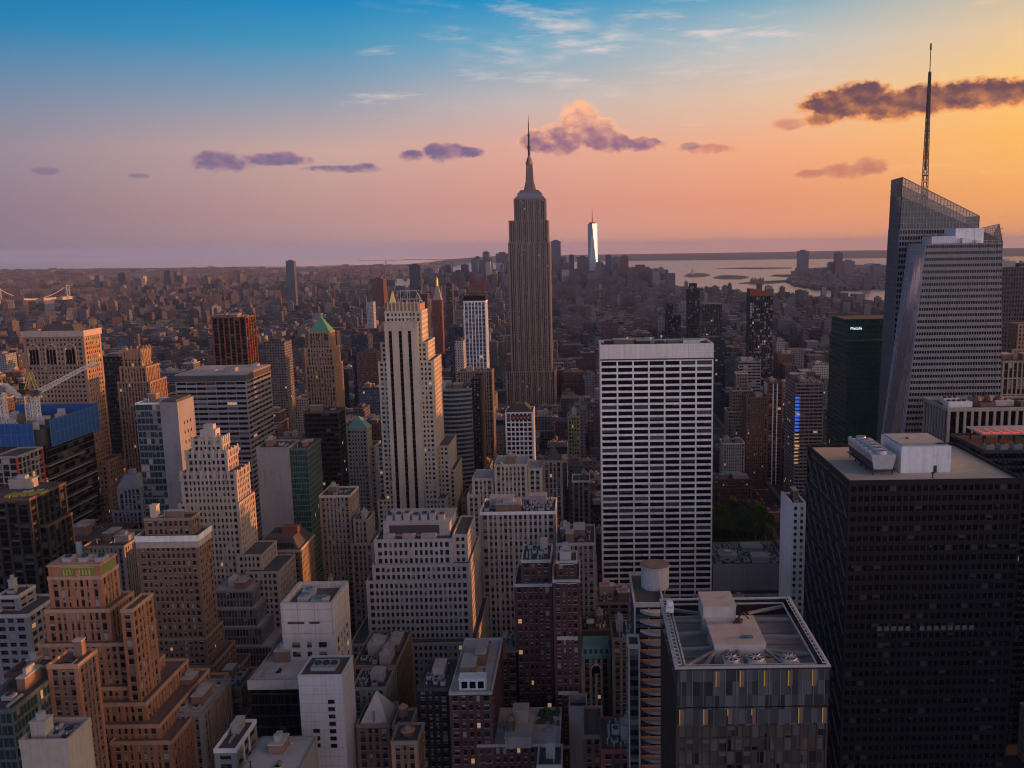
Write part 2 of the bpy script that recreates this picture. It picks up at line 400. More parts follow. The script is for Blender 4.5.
def roof_clutter(root, x0, x1, y0, y1, z, o, rich=1, tank=True, seed=None):
    r = random.Random(seed if seed is not None else int(x0*13 + y0*7 + z))
    W, Dp = x1-x0, y1-y0
    if min(W, Dp) < 7: return
    metal = MATS['roof_metal']; brickm = MATS['bulkhead_brick']; conc = MATS['bulkhead_plaster']
    used = []; rich = rich*1.35
    def spot(w_, d_):
        for _ in range(14):
            cx = r.uniform(x0+1.6+w_/2, x1-1.6-w_/2) if W > w_+3.4 else None
            cy = r.uniform(y0+1.6+d_/2, y1-1.6-d_/2) if Dp > d_+3.4 else None
            if cx is None or cy is None: return None
            if all(abs(cx-a) > (w_+c)/2+.3 or abs(cy-b) > (d_+e)/2+.3 for a, b, c, e in used):
                used.append((cx, cy, w_, d_)); return cx, cy
        return None
    nb = max(1, int(1 + W*Dp/700*rich))
    for i in range(min(nb, 3)):
        w_, d_ = r.uniform(.18, .38)*W, r.uniform(.2, .4)*Dp; w_ = min(w_, 14); d_ = min(d_, 12)
        s = spot(w_, d_)
        if not s: continue
        h = r.uniform(3, 5.5); mb = MB(*o); cx, cy = s
        mb.box(cx-w_/2, cx+w_/2, cy-d_/2, cy+d_/2, z, z+h, 0, 'b')
        mb.box(cx-w_/2-.2, cx+w_/2+.2, cy-d_/2-.2, cy+d_/2+.2, z+h, z+h+.35, 1)
        if r.random() < .6: mb.box(cx-w_/5, cx+w_/5, cy-d_/4, cy+d_/4, z+h+.35, z+h+2.2, 2, 'b')
        mb.build('bulkhead', [brickm if r.random() < .5 else conc, MATS['roof_coping'], metal], root)
    for i in range(int(r.uniform(1, 3.5)*rich*max(1, W*Dp/500))):
        w_, d_ = r.uniform(1.5, 3.6), r.uniform(1.5, 4)
        s = spot(w_, d_)
        if not s: continue
        h = r.uniform(1, 2.2); cx, cy = s; mb = MB(*o)
        mb.box(cx-w_/2, cx+w_/2, cy-d_/2, cy+d_/2, z+.3, z+h, 0)
        for a in (-.3, .3): mb.box(cx+a*w_-.1, cx+a*w_+.1, cy-d_/2+.05, cy+d_/2-.05, z, z+.3, 1)
        mb.cyl(cx, cy, z+h, z+h+.3, min(w_, d_)*.36, k=10, mi=1)
        mb.build('air_unit', [metal, MATS['dark_metal']], root)
    for i in range(int(r.uniform(0, 2.6)*rich)):
        s = spot(.8, r.uniform(3, 8))
        if not s: continue
        cx, cy = s; mb = MB(*o); L = used[-1][3]
        mb.box(cx-.35, cx+.35, cy-L/2, cy+L/2, z+.4, z+1.0, 0); mb.box(cx-.3, cx+.3, cy-L/2+.3, cy-L/2+.6, z, z+.4, 0); mb.box(cx-.3, cx+.3, cy+L/2-.6, cy+L/2-.3, z, z+.4, 0)
        mb.build('duct', metal, root)
    for i in range(int(r.uniform(1, 4)*rich)):
        s = spot(1.0, 1.0)
        if not s: continue
        cx, cy = s; h = r.uniform(.8, 2.6); mb = MB(*o); mb.cyl(cx, cy, z, z+h, .22, k=8); mb.cyl(cx, cy, z+h+.001, z+h+.35, .42, .2, 8); mb.build('vent_pipe', MATS['dark_metal'] if r.random() < .5 else metal, root)
    if r.random() < .5*rich:
        w_ = r.uniform(1.8, 3.4); s = spot(w_, w_*1.4)
        if s: cx, cy = s; mb = MB(*o); mb.box(cx-w_/2, cx+w_/2, cy-w_*.7, cy+w_*.7, z, z+.5, 1, 'b'); mb.frustum(cx-w_/2, cx+w_/2, cy-w_*.7, cy+w_*.7, z+.501, cx-.1, cx+.1, cy-w_*.6, cy+w_*.6, z+1.5, 0); mb.build('skylight', [GLASS, MATS['roof_coping']], root)
    if tank:
        s = spot(4.2, 4.2)
        if s: water_tank(root, s[0], s[1], z, o)
def water_tank(root, cx, cy, z, o, r_=2.1, h=4.2, leg=2.6, mats=None):
    mb = MB(*o)
    mb.cyl(cx, cy, z+leg, z+leg+h, r_, k=16, mi=0); mb.cyl(cx, cy, z+leg+h+.002, z+leg+h+r_*.75, r_*1.08, .15, k=16, mi=1)
    for zz in (.25, .5, .75): mb.cyl(cx, cy, z+leg+h*zz-.06, z+leg+h*zz+.06, r_+.05, k=16, mi=2)
    for a in (-1, 1):
        for b in (-1, 1):
            mb.box(cx+a*r_*.62-.15, cx+a*r_*.62+.15, cy+b*r_*.62-.15, cy+b*r_*.62+.15, z, z+leg, 2, 'b')
        mb.box(cx-r_, cx+r_, cy+a*r_*.62-.12, cy+a*r_*.62+.12, z+leg-.25, z+leg-.01, 2)
    mb.build('water_tank', mats or [MATS['tank_wood'], MATS['tank_cap'], MATS['dark_metal']], root)
HERO = []          # footprints and the part of the picture each one owns
def add_pane_objects(root, panes, nwin, mats, sash, o):
    """windows: the ones that show largest as objects, the rest as one part"""
    def key(q):
        (x, y, z) = q[0]; side = abs(q[1][0]) < .5
        return depth(y, z)*(1.6 if side else 1) + (0 if z > 30 else 1e4)
    panes.sort(key=key)
    u_ = {0: []}
    for p, ud, w_, h_, kd in panes[:nwin]:
        ob = bpy.data.objects.new('window', unit_mesh(kd, sash, mats)); scene.collection.objects.link(ob)
        ob.parent = root; ob.location = (p[0]-o[0], p[1]-o[1], p[2]-o[2]); ob.scale = (w_, 1, h_)
        if abs(ud[1]) > .01: ob.rotation_euler = (0, 0, math.atan2(ud[1], ud[0]))
    rest = panes[nwin:]
    if rest:
        mb = MB(*o)
        for p, ud, w_, h_, kd in rest:
            for x0,x1,z0,z1,off,mi in pane_parts(kd):
                a = (p[0]+ud[0]*w_*x0, p[1]+ud[1]*w_*x0); b = (p[0]+ud[0]*w_*x1, p[1]+ud[1]*w_*x1)
                mb.quad((*a, p[2]+h_*z0), (*b, p[2]+h_*z0), (*b, p[2]+h_*z1), (*a, p[2]+h_*z1), mi)
            if sash:
                nx_, ny_ = ud[1]*.42, -ud[0]*.42; a = (p[0]+nx_, p[1]+ny_, p[2]-.02); b = (p[0]+ud[0]*w_+nx_, p[1]+ud[1]*w_+ny_, p[2]-.02)
                mb.quad(a, b, (b[0],b[1],b[2]-.16), (a[0],a[1],a[2]-.16), 5)
        ob = mb.build('window', mats, root)
        if nwin or len(rest) > 100: ob['kind'] = 'stuff'
def bldg(name, label, cat, tiers, mats, st, wings=(), vbot=None, nwin=0, clutter=1, tank=False, parapet=True, group=None, roof='roof_tar', reserve=True, post=None, faces='NEW', absolute=False):
    """tiers: (u0,u1,v,Y,D[,style]) from the top down, nested; wings: the same, each standing on the ground. mats = corner/core, pier, spandrel, band"""
    T = []
    zprev = []
    for tt in tiers:
        if absolute: x0, x1, zt, Y, Dp = tt[:5]
        else:
            u0, u1, v, Y, Dp = tt[:5]; zt = Zof(v, Y, (u0+u1)/2); x0, x1 = Xof(u0, Y, zt), Xof(u1, Y, zt)
        T.append([x0, x1, Y, Y+Dp, zt, tt[5] if len(tt) > 5 else st])
    B = []
    for i, q in enumerate(T): B.append(q + [T[i+1][4] if i+1 < len(T) else 0.0])
    for tt in wings:
        if absolute: x0, x1, zt, Y, Dp = tt[:5]
        else:
            u0, u1, v, Y, Dp = tt[:5]; zt = Zof(v, Y, (u0+u1)/2); x0, x1 = Xof(u0, Y, zt), Xof(u1, Y, zt)
        B.append([x0, x1, Y, Y+Dp, zt, tt[5] if len(tt) > 5 else st, 0.0])
    base = B[len(T)-1]
    o = ((base[0]+base[1])/2, (base[2]+base[3])/2, 0)
    root = thing(name, label, cat, o, group)
    wm = MB(*o); rf = MB(*o); pp = MB(*o); panes = []
    for x0, x1, y0, y1, z1, s, z0 in B:
        rc = s['rec']; c = min(s['corner'], (x1-x0)*.25, (y1-y0)*.3); s = dict(s, corner=c)
        if not faces: wm.box(x0, x1, y0, y1, z0, z1, 0, 'b')
        else: wm.box(x0+rc, x1-rc, y0+rc, y1-rc, z0, z1, 0, 'b')
        for a, b in ((x0, x0+c), (x1-c, x1)) if faces else ():
            for d, e in ((y0, y0+c), (y1-c, y1)): wm.box(a, b, d, e, z0, z1, 0, 'b')
        if 'N' in faces: face_grid(wm, panes, (x0, y0), (1,0), (0,-1), x1-x0, z0, z1, s)
        if 'E' in faces: face_grid(wm, panes, (x0, y1), (0,-1), (-1,0), y1-y0, z0, z1, s)
        if 'W' in faces: face_grid(wm, panes, (x1, y0), (0,1), (1,0), y1-y0, z0, z1, s)
        rf = MB(*o); rf.box(x0+.3, x1-.3, y0+.3, y1-.3, z1+.002, z1+.15, 0, 'b'); rf.build('roof', MATS[roof], root)
        if parapet:
            h = s['par']; e = .12; t_ = .45; pp = MB(*o)
            pp.box(x0-e, x1+e, y0-e, y0+t_, z1-.3, z1+h, 0); pp.box(x0-e, x1+e, y1-t_, y1+e, z1-.3, z1+h, 0)
            pp.box(x0-e, x0+t_, y0+t_, y1-t_, z1-.3, z1+h, 0); pp.box(x1-t_, x1+e, y0+t_, y1-t_, z1-.3, z1+h, 0)
            pp.build('parapet', MATS[mats[3]], root)
    wm.build('wall', [MATS[q] for q in mats], root)
    wmats = WMATS if st['glass'] is None else [MATS[st['glass']]] + ([DARKB, DARKB2] if st['glass'] in ('glass_black','glass_green','glass_smoke','glass_patch') else WMATS[1:3]) + WMATS[3:]
    key = st['glass'] or 'd'
    if key not in WIDX: WIDX[key] = wmats
    add_pane_objects(root, panes, nwin, WIDX[key], st['sash'], o)
    if clutter:
        x0, x1, y0, y1, z1 = B[0][:5]; roof_clutter(root, x0, x1, y0, y1, z1+.15, o, clutter, tank)
    if reserve:
        for x0, x1, y0, y1, z1, s, z0 in B: HERO.append((x0, x1, y0, y1, z1, vbot if vbot is not None else 9999, label))
    THINGS.append((root, label, B[0]))
    return root, o, B
# ---------------------------------------------------------------- palette
for nm, c in dict(
    cream=(.52,.44,.35), limestone=(.41,.365,.34), deco_stone=(.37,.31,.27), limestone_dark=(.27,.245,.225), spire_stone=(.225,.17,.15), tan_brick=(.31,.20,.135), orange_brick=(.33,.15,.085),
    orange_trim=(.42,.26,.17), brown_brick=(.19,.115,.085), brown_trim=(.27,.20,.16), dark_brick=(.115,.06,.055), dark_red_brick=(.095,.038,.037), red_brick=(.22,.07,.055),
    white_stone=(.80,.78,.77), white_panel=(.72,.73,.76), pale_concrete=(.46,.43,.42), grey_concrete=(.26,.255,.26), mid_stone=(.34,.31,.285),
    dark_stone=(.07,.065,.066), black_metal=(.008,.008,.0105), black_metal_light=(.022,.023,.029), bronze=(.05,.035,.028), green_grey=(.09,.12,.115),
    violet_grey=(.24,.235,.26), pink_concrete=(.42,.34,.30), rust_metal=(.22,.055,.03), navy=(.03,.04,.06)).items():
    wall(nm, c)
wall('white_tile_panel', (.50,.51,.56), rough=.5, var=.16, streak=.2, panel=(1.5, 3.4))
wall('stucco_panel', (.50,.46,.44), rough=.8, var=.22, streak=.3, panel=(6.8, 5.0)); wall('marble_panel', (.72,.68,.65), rough=.6, var=.14, streak=.2, panel=(3.4, 2.0))
wall('roof_tar', (.075,.072,.075), var=.5, streak=0, fine=.3); wall('roof_gravel', (.50,.43,.37), var=.3, streak=0, fine=.35)
wall('roof_pale', (.40,.39,.40), var=.4, streak=0, fine=.3); wall('roof_brown', (.14,.095,.08), var=.5, streak=0)
wall('bulkhead_brick', (.20,.125,.095)); wall('bulkhead_plaster', (.32,.30,.29)); wall('roof_coping', (.38,.36,.35))
plain('roof_metal', (.36,.37,.40), .5, .3); plain('dark_metal', (.04,.04,.045), .5, .5); plain('pale_metal', (.5,.5,.53), .45, .4)
wall('tank_wood', (.17,.105,.07), fine=1.5); wall('tank_cap', (.28,.17,.12)); wall('tank_copper', (.42,.13,.05))
plain('copper_green', (.075,.25,.155), .75); plain('copper_pale', (.17,.36,.33), .75); plain('gold_leaf', (.95,.55,.12), .32, .9)
plain('netting_blue', (.015,.08,.28), .8); plain('hoist_yellow', (.55,.38,.05), .6); plain('crane_white', (.62,.60,.58), .6); plain('safety_red', (.42,.05,.04), .7)
plain('louvre_dark', (.05,.05,.055), .7); plain('steel_grey', (.20,.21,.23), .5, .4)
glassm('glass_green', (.012,.075,.065), .12, 1.6); glassm('glass_teal', (.022,.045,.055), .1, 1.5); glassm('glass_blue', (.04,.07,.11), .1, 1.8)
glassm('glass_patch', (.055,.051,.052), .15, 1.5, wob=.95); glassm('glass_slate', (.065,.072,.085), .12, 1.7, wob=.7); glassm('glass_black', (.006,.0065,.009), .12, 1.33); glassm('glass_silver', (.30,.33,.38), .14, 1.9, metal=.55); glassm('glass_smoke', (.03,.03,.034), .15, 1.45)
FM = lambda *a, **k: facade(*a, **k)
FM('facade_brick', (.11,.055,.045)); FM('facade_tan', (.20,.15,.12), bay=3, fl=3.4); FM('facade_grey', (.14,.135,.145), bay=3.4, ww=.6)
FM('facade_pale', (.36,.34,.34), bay=3.3); FM('facade_glass', (.06,.07,.085), gc=(.03,.045,.06), bay=1.8, ww=.86, wh=.7, grough=.12)
FM('facade_dark', (.05,.045,.05), gc=(.015,.017,.022), bay=2.2, ww=.7, wh=.6); FM('facade_red', (.15,.05,.038), bay=3, fl=3.1, ww=.42, wh=.45)
FM('facade_ribbon', (.36,.34,.33), bay=40, ww=.995, wh=.5, fl=3.7)
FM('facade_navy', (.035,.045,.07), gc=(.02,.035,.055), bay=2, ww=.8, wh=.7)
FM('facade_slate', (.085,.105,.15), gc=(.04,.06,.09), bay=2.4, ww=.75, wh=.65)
FM('facade_far', (.045,.058,.095), gc=(.02,.03,.05), cell=1, bay=4.2, fl=3.6, ww=.5, wh=.5)

# styles
S_BRICK = styl(bay=2.3, fl=3.3, pw=1.25, sh=1.6, pd=.32, sd=.28, rec=.4, corner=1.4)
S_DECO = styl(bay=2.2, fl=3.35, pw=1.05, sh=1.45, pd=.42, sd=.18, rec=.5, corner=1.8, group=3, gw=1.9)
S_VERT = styl(bay=2.4, fl=3.8, pw=1.1, sh=1.6, pd=.55, sd=.12, rec=.6, corner=1.4)
S_STONE = styl(bay=2.6, fl=3.5, pw=1.3, sh=1.7, pd=.3, sd=.26, rec=.42, corner=1.8)
S_RIB = styl(bay=6, fl=3.7, pw=.35, sh=1.75, pd=.2, sd=.42, rec=.45, corner=.5, sash=False, mix=(.75,.0,.08,.02,.01,.0,.14))
S_CURT = styl(bay=1.6, fl=3.8, pw=.16, sh=.9, pd=.3, sd=.2, rec=.32, corner=.35, sash=False, mix=(.86,0,.03,.0,.006,.04,.06))
NW = 100
# ================================================================ right foreground
wall('dim_shade', (.16,.155,.15)); wall('spandrel_slate', (.11,.115,.13), rough=.5)
# black office tower ------------------------------------------------
st = styl(bay=2.35, fl=3.85, pw=.5, sh=1.75, pd=.12, sd=.3, rec=.42, corner=.9, sash=False, glass='glass_black', mix=(.91,.0,.03,.0,.0,.02,.04), par=1.4)
r, o, B = bldg('office_tower', 'black office tower with sand coloured flat roof, filling the lower right of the view', 'skyscraper',
    [(849,1023,483,314,60)], ['black_metal','black_metal_light','black_metal','black_metal'], st, vbot=768, nwin=NW, clutter=0, roof='roof_gravel')
x0,x1,y0,y1,z1 = B[0][:5]
mb = MB(*o)           # slanting bracing fins of the east front
n_ = 9
for i in range(16):
    zt = z1 - 2 - i*11.5
    for k in range(5):
        ya = y0 + 1 + k*11.6
        mb.beam((x0-.16, ya, zt-11), (x0-.16, ya+11.4, zt-1.5), .42, 0)
mb.build('bracing_fins', MATS['spandrel_slate'], r)
# roof machinery
mb = MB(*o); a0, b0 = x0+24, y0+14
mb.box(a0, a0+19, b0, b0+23, z1+.2, z1+10.5, 0, 'b'); mb.box(a0+.6, a0+18.4, b0+.6, b0+22.4, z1+10.5, z1+10.9, 1)
ph = mb.build('bulkhead', [MATS['white_panel'], MATS['roof_pale']], r)
mb = MB(*o); mb.box(a0+12.5, a0+13.8, b0-.12, b0-.003, z1+.2, z1+3, 0); mb.build('door', MATS['dark_metal'], ph)
mb = MB(*o); mb.box(a0+14.5, a0+17.8, b0+1.6, b0+3.2, z1+10.9, z1+11.3, 0); mb.box(a0+6.5, a0+7.2, b0+12, b0+14, z1+10.9, z1+11.2, 0); mb.build('hatch', MATS['dark_metal'], ph)
mb = MB(*o); c0, c1, d0, d1 = x0+11.5, x0+21, y0+11, y0+41
zf = z1+2.6
for dd in (0, 7, 14, 21, 28):
    for cc in (c0+.8, c1-1.2): mb.box(cc, cc+.35, d0+.8+dd, d0+1.15+dd, z1+.15, zf, 1, 'b')
mb.frustum(c0+1.2, c1-1.2, d0, d1, zf, c0, c1, d0-.2, d1+.2, zf+5.6, 0)
mb.box(c0-.05, c1+.05, d0-.3, d1+.3, zf-.35, zf-.001, 1)
ct = mb.build('cooling_tower', [MATS['pale_metal'], MATS['dark_metal']], r)
mb = MB(*o)
mb.box(c0-.06+.7, c0+.6, d0+.4, d1-.4, zf+.6, zf+3.9, 0); mb.build('louvre', MATS['louvre_dark'], ct)
for k in range(6):
    mb = MB(*o); yy = d0+2.6+k*5
    mb.cyl((c0+c1)/2, yy, zf+5.6, zf+6.9, 2.1, 1.9, 18, 0, 1); mb.box((c0+c1)/2-1.8, (c0+c1)/2+1.8, yy-.15, yy+.15, zf+6.9, zf+7.1, 0)
    mb.cyl(c0+1, yy+2.2, zf+5.6, zf+6.3, .7, k=10, mi=0)
    mb.build('fan', [MATS['pale_metal'], MATS['dark_metal']], ct)
mb = MB(*o); mb.box(x0+33, x0+33.35, y0+6, y0+6.35, z1+.15, z1+2.2, 0); mb.box(x0+32.8, x0+33.6, y0+5.8, y0+6.6, z1+1.9, z1+2.5, 0); mb.build('vent_pipe', MATS['dark_metal'], r)
# the row of pale shades low on the north front
zz = Zof(628, y0, 935)
for i in range(14):
    if i in (5,): continue
    a = x0 + 12.2 + i*2.35*1.14
    mb = MB(*o); mb.box(a+.3, a+2.0, y0-.02, y0+.02, zz-.9, zz+.9, 0); mb.build('window_shade', MATS['dim_shade'], r)

wall('spandrel_slate', (.075,.075,.08), rough=.5)
# square tower with the braced open roof ------------------------------
st = styl(bay=2.05, fl=3.4, pw=.34, sh=.35, pd=.2, sd=.08, rec=.4, corner=.5, sash=False, glass='glass_patch', mix=(.42,.13,.15,.09,.0,.12,.09), par=.5)
r, o, B = bldg('office_tower', 'square patchwork glass tower with a sunken braced roof deck and thin yellow lights', 'skyscraper',
    [(676,829,687,200,42)], ['bronze','bronze','bronze','steel_grey'], st, vbot=768, nwin=NW, clutter=0, parapet=False, roof='roof_pale')
x0,x1,y0,y1,z1 = B[0][:5]
# crown screen: raise glass band around the deck
zc = z1; zd = z1 - 6
HW = x1-x0
mb = MB(*o); h = .1
for a,b,c,d in ((x0-.15,x1+.15,y0-.15,y0+.25),(x0-.15,x1+.15,y1-.25,y1+.15)): mb.box(a,b,c,d,z1+.16,z1+5.0,0)
for a,b in ((x0-.15,x0+.25),(x1-.25,x1+.15)): mb.box(a,b,y0+.25,y1-.25,z1+.16,z1+5.0,0)
mb.build('roof_screen', MATS['glass_smoke'], r)
mb = MB(*o)
for a,b,c,d in ((x0-.3,x1+.3,y0-.3,y0+.5),(x0-.3,x1+.3,y1-.5,y1+.3)): mb.box(a,b,c,d,z1+5.0,z1+5.35,0)
for a,b in ((x0-.3,x0+.5),(x1-.5,x1+.3)): mb.box(a,b,y0+.5,y1-.5,z1+5.0,z1+5.35,0)
for a,b,c,d in ((x0+2.4,x1-2.4,y0+2.2,y0+2.5),(x0+2.4,x1-2.4,y1-2.5,y1-2.2)): mb.box(a,b,c,d,z1+4.4,z1+4.8,0)
for a,b in ((x0+2.3,x0+2.7),(x1-2.7,x1-2.3)): mb.box(a,b,y0+2.5,y1-2.5,z1+4.4,z1+4.8,0)
mb.build('roof_rim', MATS['pale_metal'], r)
mb = MB(*o)                                  # rack rails along the sides
for k in range(20):
    y = y0+1.2+k*2.1
    for xx in (x0+.9, x1-.9): mb.box(xx-.6, xx+.6, y-.12, y+.12, z1+5.36, z1+5.7, 0); 
for xx in (x0+.45, x0+1.5, x1-.45, x1-1.5): mb.box(xx-.08, xx+.08, y0+.6, y1-.6, z1+5.72, z1+5.9, 0)
mb.build('rail_track', MATS['pale_metal'], r)
cx0, cx1, cy0, cy1 = x0+HW*.29, x0+HW*.64, y0+10, y0+27
mb = MB(*o); mb.box(cx0,cx1,cy0,cy1,z1+.15,z1+6.2,0,'b'); mb.box(cx0-.15,cx1+.15,cy0-.15,cy1+.15,z1+6.2,z1+6.45,1)
mb.build('bulkhead', [MATS['pale_concrete'], MATS['roof_pale']], r)
mb = MB(*o); mb.box(cx0-.6,cx0+8.2,cy1-1,cy1+9,z1+.15,z1+9.6,0,'b'); mb.box(cx0-.75,cx0+8.35,cy1-1.15,cy1+9.15,z1+9.6,z1+9.85,1)
mb.build('bulkhead', [MATS['pale_concrete'], MATS['roof_pale']], r)
mb = MB(*o)
dk = [(x0+2.5,y0+2.4),(x0+HW*.2,y0+2.4),(x0+HW*.38,y0+2.4),(x0+HW*.45,y0+2.4),(x0+HW*.72,y0+2.4),(x1-7,y0+2.4),(x1-2.6,y0+8),(x1-2.6,y0+18),(x1-2.6,y0+29),(x1-2.6,y1-4),(x0+2.5,y0+12),(x0+2.5,y0+21),(x0+2.5,y0+31),(x0+2.5,y1-5)]
for (a, b) in dk:
    tx = min(max(a, cx0), cx1); ty = min(max(b, cy0), cy1+6)
    mb.beam((a, b, z1+4.3), (tx, ty, z1+4.6), .7, 0)
for q in (.25, .42, .58, .75):
    mb.beam((x0+2.6, y0+(y1-y0)*q, z1+2.6), (x1-2.6, y0+(y1-y0)*q, z1+2.6), .5, 0)
mb.build('bracing', MATS['steel_grey'], r)
for q in (.33, .49, .71):
    a = x0+HW*q; mb = MB(*o)
    mb.box(a, a+4.4, y0+3, y0+7.6, z1+.6, z1+4.6, 0)
    f = mb.build('air_unit', [MATS['pale_metal']], r)
    mb = MB(*o); mb.cyl(a+2.2, y0+5.3, z1+4.6, z1+5.2, 1.9, k=20, mi=0, mt=1)
    for k in range(8):
        an = k*math.pi/4; mb.beam((a+2.2, y0+5.3, z1+5.28), (a+2.2+1.7*math.cos(an), y0+5.3+1.7*math.sin(an), z1+5.28), .22, 0)
    mb.build('fan', [MATS['pale_metal'], MATS['dark_metal']], f)
mb = MB(*o); mb.cyl(cx0+8.5, cy0+13, z1+6.5, z1+7.2, 1.1, k=12); mb.beam((cx0+7,cy0+12,z1+6.6),(cx0+9.6,cy0+13.2,z1+9.2),.35); mb.beam((cx0+9.6,cy0+13.2,z1+9.2),(cx0+11,cy0+12.4,z1+7.6),.3); mb.build('window_washing_rig', MATS['dark_metal'], r)
mb = MB(*o); mb.box(cx0+7.6,cx0+10.4,cy0+3,cy0+4.4,z1+6.46,z1+6.8,0); mb.build('hatch', MATS['glass_blue'], r)
mb = MB(*o); mb.cyl(x0+2, y1-7, z1+5.4, z1+7.6, 1.2, .9, 12); mb.box(x0+.6,x0+2.8,y1-10,y1-8.4,z1+5.4,z1+6.6); mb.build('dish', MATS['white_panel'], r)
# reflective upper band and lights on the north front
mb = MB(*o); nb = 5
mb.box(x0+.2, x1-.2, y0-.30, y0-.16, z1-9.9, z1-5.2, 0); mb.box(x0+.2, x1-.2, y0-.30, y0-.16, z1-4.8, z1+4.6, 0)
mb.build('glass_band', MATS['glass_slate'], r)
mb = MB(*o)
for i in range(14): a = x0+1.2+i*(HW-2.4)/13; mb.box(a-.07, a+.07, y0-.42, y0-.303, z1-9.9, z1-5.2, 0); mb.box(a-.07, a+.07, y0-.42, y0-.303, z1-4.8, z1+4.6, 0)
mb.build('mullions', MATS['steel_grey'], r)
YL = plain('yellow_strip_light', (.5,.34,.05), .5, emit=.12, ecol=(1,.62,.1))
for j, (row, xs) in enumerate(((z1+.4, (.246,.403,.56,.717,.874)), (z1-9.4, (.01,.168,.325,.482,.79,.947)))):
    for k, q in enumerate(xs):
        hh = 4.0 if not (j and k in (2, 3)) else 1.7
        a = x0 + HW*q; mb = MB(*o)
        zb = row + (4.0-hh); mb.box(a+.4, a+.6, y0-.52, y0-.425, zb, zb+hh, 0); mb.build('light_strip', YL, r)
        mb = MB(*o); mb.box(a+.63, a+1.5, y0-.50, y0-.425, row, row+4.0, 0); mb.build('metal_panel', MATS['brown_brick'], r)

# white slab tower ---------------------------------------------------
st = styl(bay=10.2, fl=4.12, pw=1.0, sh=1.4, pd=.78, sd=.66, rec=.8, corner=.9, sash=False, glass='glass_black', mix=(.78,0,.03,.03,.002,.05,.108), par=.9)
r, o, B = bldg('office_tower', 'wide white slab tower with rows of dark ribbon windows and a blank white top band', 'skyscraper',
    [(600,713.5,360,560,30)], ['white_stone','white_stone','white_stone','white_stone'], st, vbot=600, nwin=NW, clutter=0, parapet=False)
x0,x1,y0,y1,z1 = B[0][:5]
zt = Zof(344, 560, 657)
mb = MB(*o)
mb.box(x0-.1, x1+.1, y0-.1, y0+1, z1+1.0, zt, 0); mb.box(x0-.1, x1+.1, y1-1, y1+.1, z1+1.0, zt, 0)
mb.box(x0-.1, x0+1, y0+1, y1-1, z1+1.0, zt, 0); mb.box(x1-1, x1+.1, y0+1, y1-1, z1+1.0, zt, 0)
mb.build('top_band', MATS['marble_panel'], r)
mb = MB(*o); mb.box(x0+.8, x1-.8, y0+.8, y1-.8, z1+.16, z1+1.0, 0); mb.build('louvre', MATS['louvre_dark'], r)
mb = MB(*o); mb.box(x0+1.002, x1-1.002, y0+1.002, y1-1.002, z1+1, zt-1.6, 0); mb.build('roof', MATS['roof_brown'], r)
for (a, b, w_, d_, h_, mm) in ((9,6,13,9,3.4,'roof_brown'),(24,8,9,7,2.4,'dark_metal'),(36,5,6,5,2.8,'dark_metal'),(44,9,9,8,2.2,'roof_brown'),(54,6,11,9,2.6,'pale_metal'),(30,16,6,5,3,'bulkhead_plaster'),(3,12,6,6,2.2,'dark_metal'),(14,18,20,5,2.6,'bulkhead_brick')):
    mb = MB(*o); mb.box(x0+a, x0+a+w_, y0+b, y0+b+d_, zt-1.6, zt+h_-1, 0, 'b'); mb.box(x0+a-.2, x0+a+w_+.2, y0+b-.2, y0+b+d_+.2, zt+h_-1, zt+h_-.7, 1); mb.build('bulkhead', [MATS[mm], MATS['roof_coping']], r)
for a, b in ((18, 10), (33, 9), (41, 20)):
    mb = MB(*o); mb.cyl(x0+a, y0+b, zt-1.6, zt+3, .25, k=8); mb.cyl(x0+a, y0+b, zt+2.6, zt+3.6, 1.0, .5, 12); mb.build('antenna_dome', MATS['white_panel'], r)

# crystal glass tower with the mast ---------------------------------
def facet_wall(mb, A, Bp, C, Dp, nu, nv, mw, fr, mi_g=0, mi_m=1, mi_s=2, sp=.42, out=None):
    """curtain wall on a sloping quad A(bottom left) B(bottom right) C(top right) D(top left): glass, floor bands, mullions"""
    A, Bp, C, Dp = map(Vector, (A, Bp, C, Dp)); n = (Bp-A).cross(Dp-A).normalized()
    if out is not None and n.dot(Vector(out)) < 0: n = -n
    def P(u, v, h): return tuple(((A*(1-u)+Bp*u)*(1-v) + (Dp*(1-u)+C*u)*v) + n*h)
    mb.quad(P(0,0,0), P(1,0,0), P(1,1,0), P(0,1,0), mi_g)
    for j in range(nv+1):
        a = max(0, (j-sp/2)/nv); b = min(1, (j+sp/2)/nv)
        mb.quad(P(0,a,.18), P(1,a,.18), P(1,b,.18), P(0,b,.18), mi_s)
        mb.quad(P(0,a,0), P(1,a,0), P(1,a,.18), P(0,a,.18), mi_s); mb.quad(P(0,b,0), P(1,b,0), P(1,b,.18), P(0,b,.18), mi_s)
    for i in range(nu+1):
        a = max(0, i/nu - mw/2); b = min(1, i/nu + mw/2); hh = .34 if i % 4 else .5
        mb.quad(P(a,0,hh), P(b,0,hh), P(b,1,hh), P(a,1,hh), mi_m)
        mb.quad(P(a,0,0), P(a,0,hh), P(a,1,hh), P(a,1,0), mi_m); mb.quad(P(b,0,0), P(b,0,hh), P(b,1,hh), P(b,1,0), mi_m)
root = thing('office_tower', 'faceted glass tower with a slanted pointed crown and a tall lattice mast, at the right', 'skyscraper', (237, 600, 0))
o = (237, 600, 0)
gm = [MATS['glass_black'], MATS['steel_grey'], MATS['grey_concrete'], MATS['glass_silver'], MATS['pale_metal']]
ZT = 262
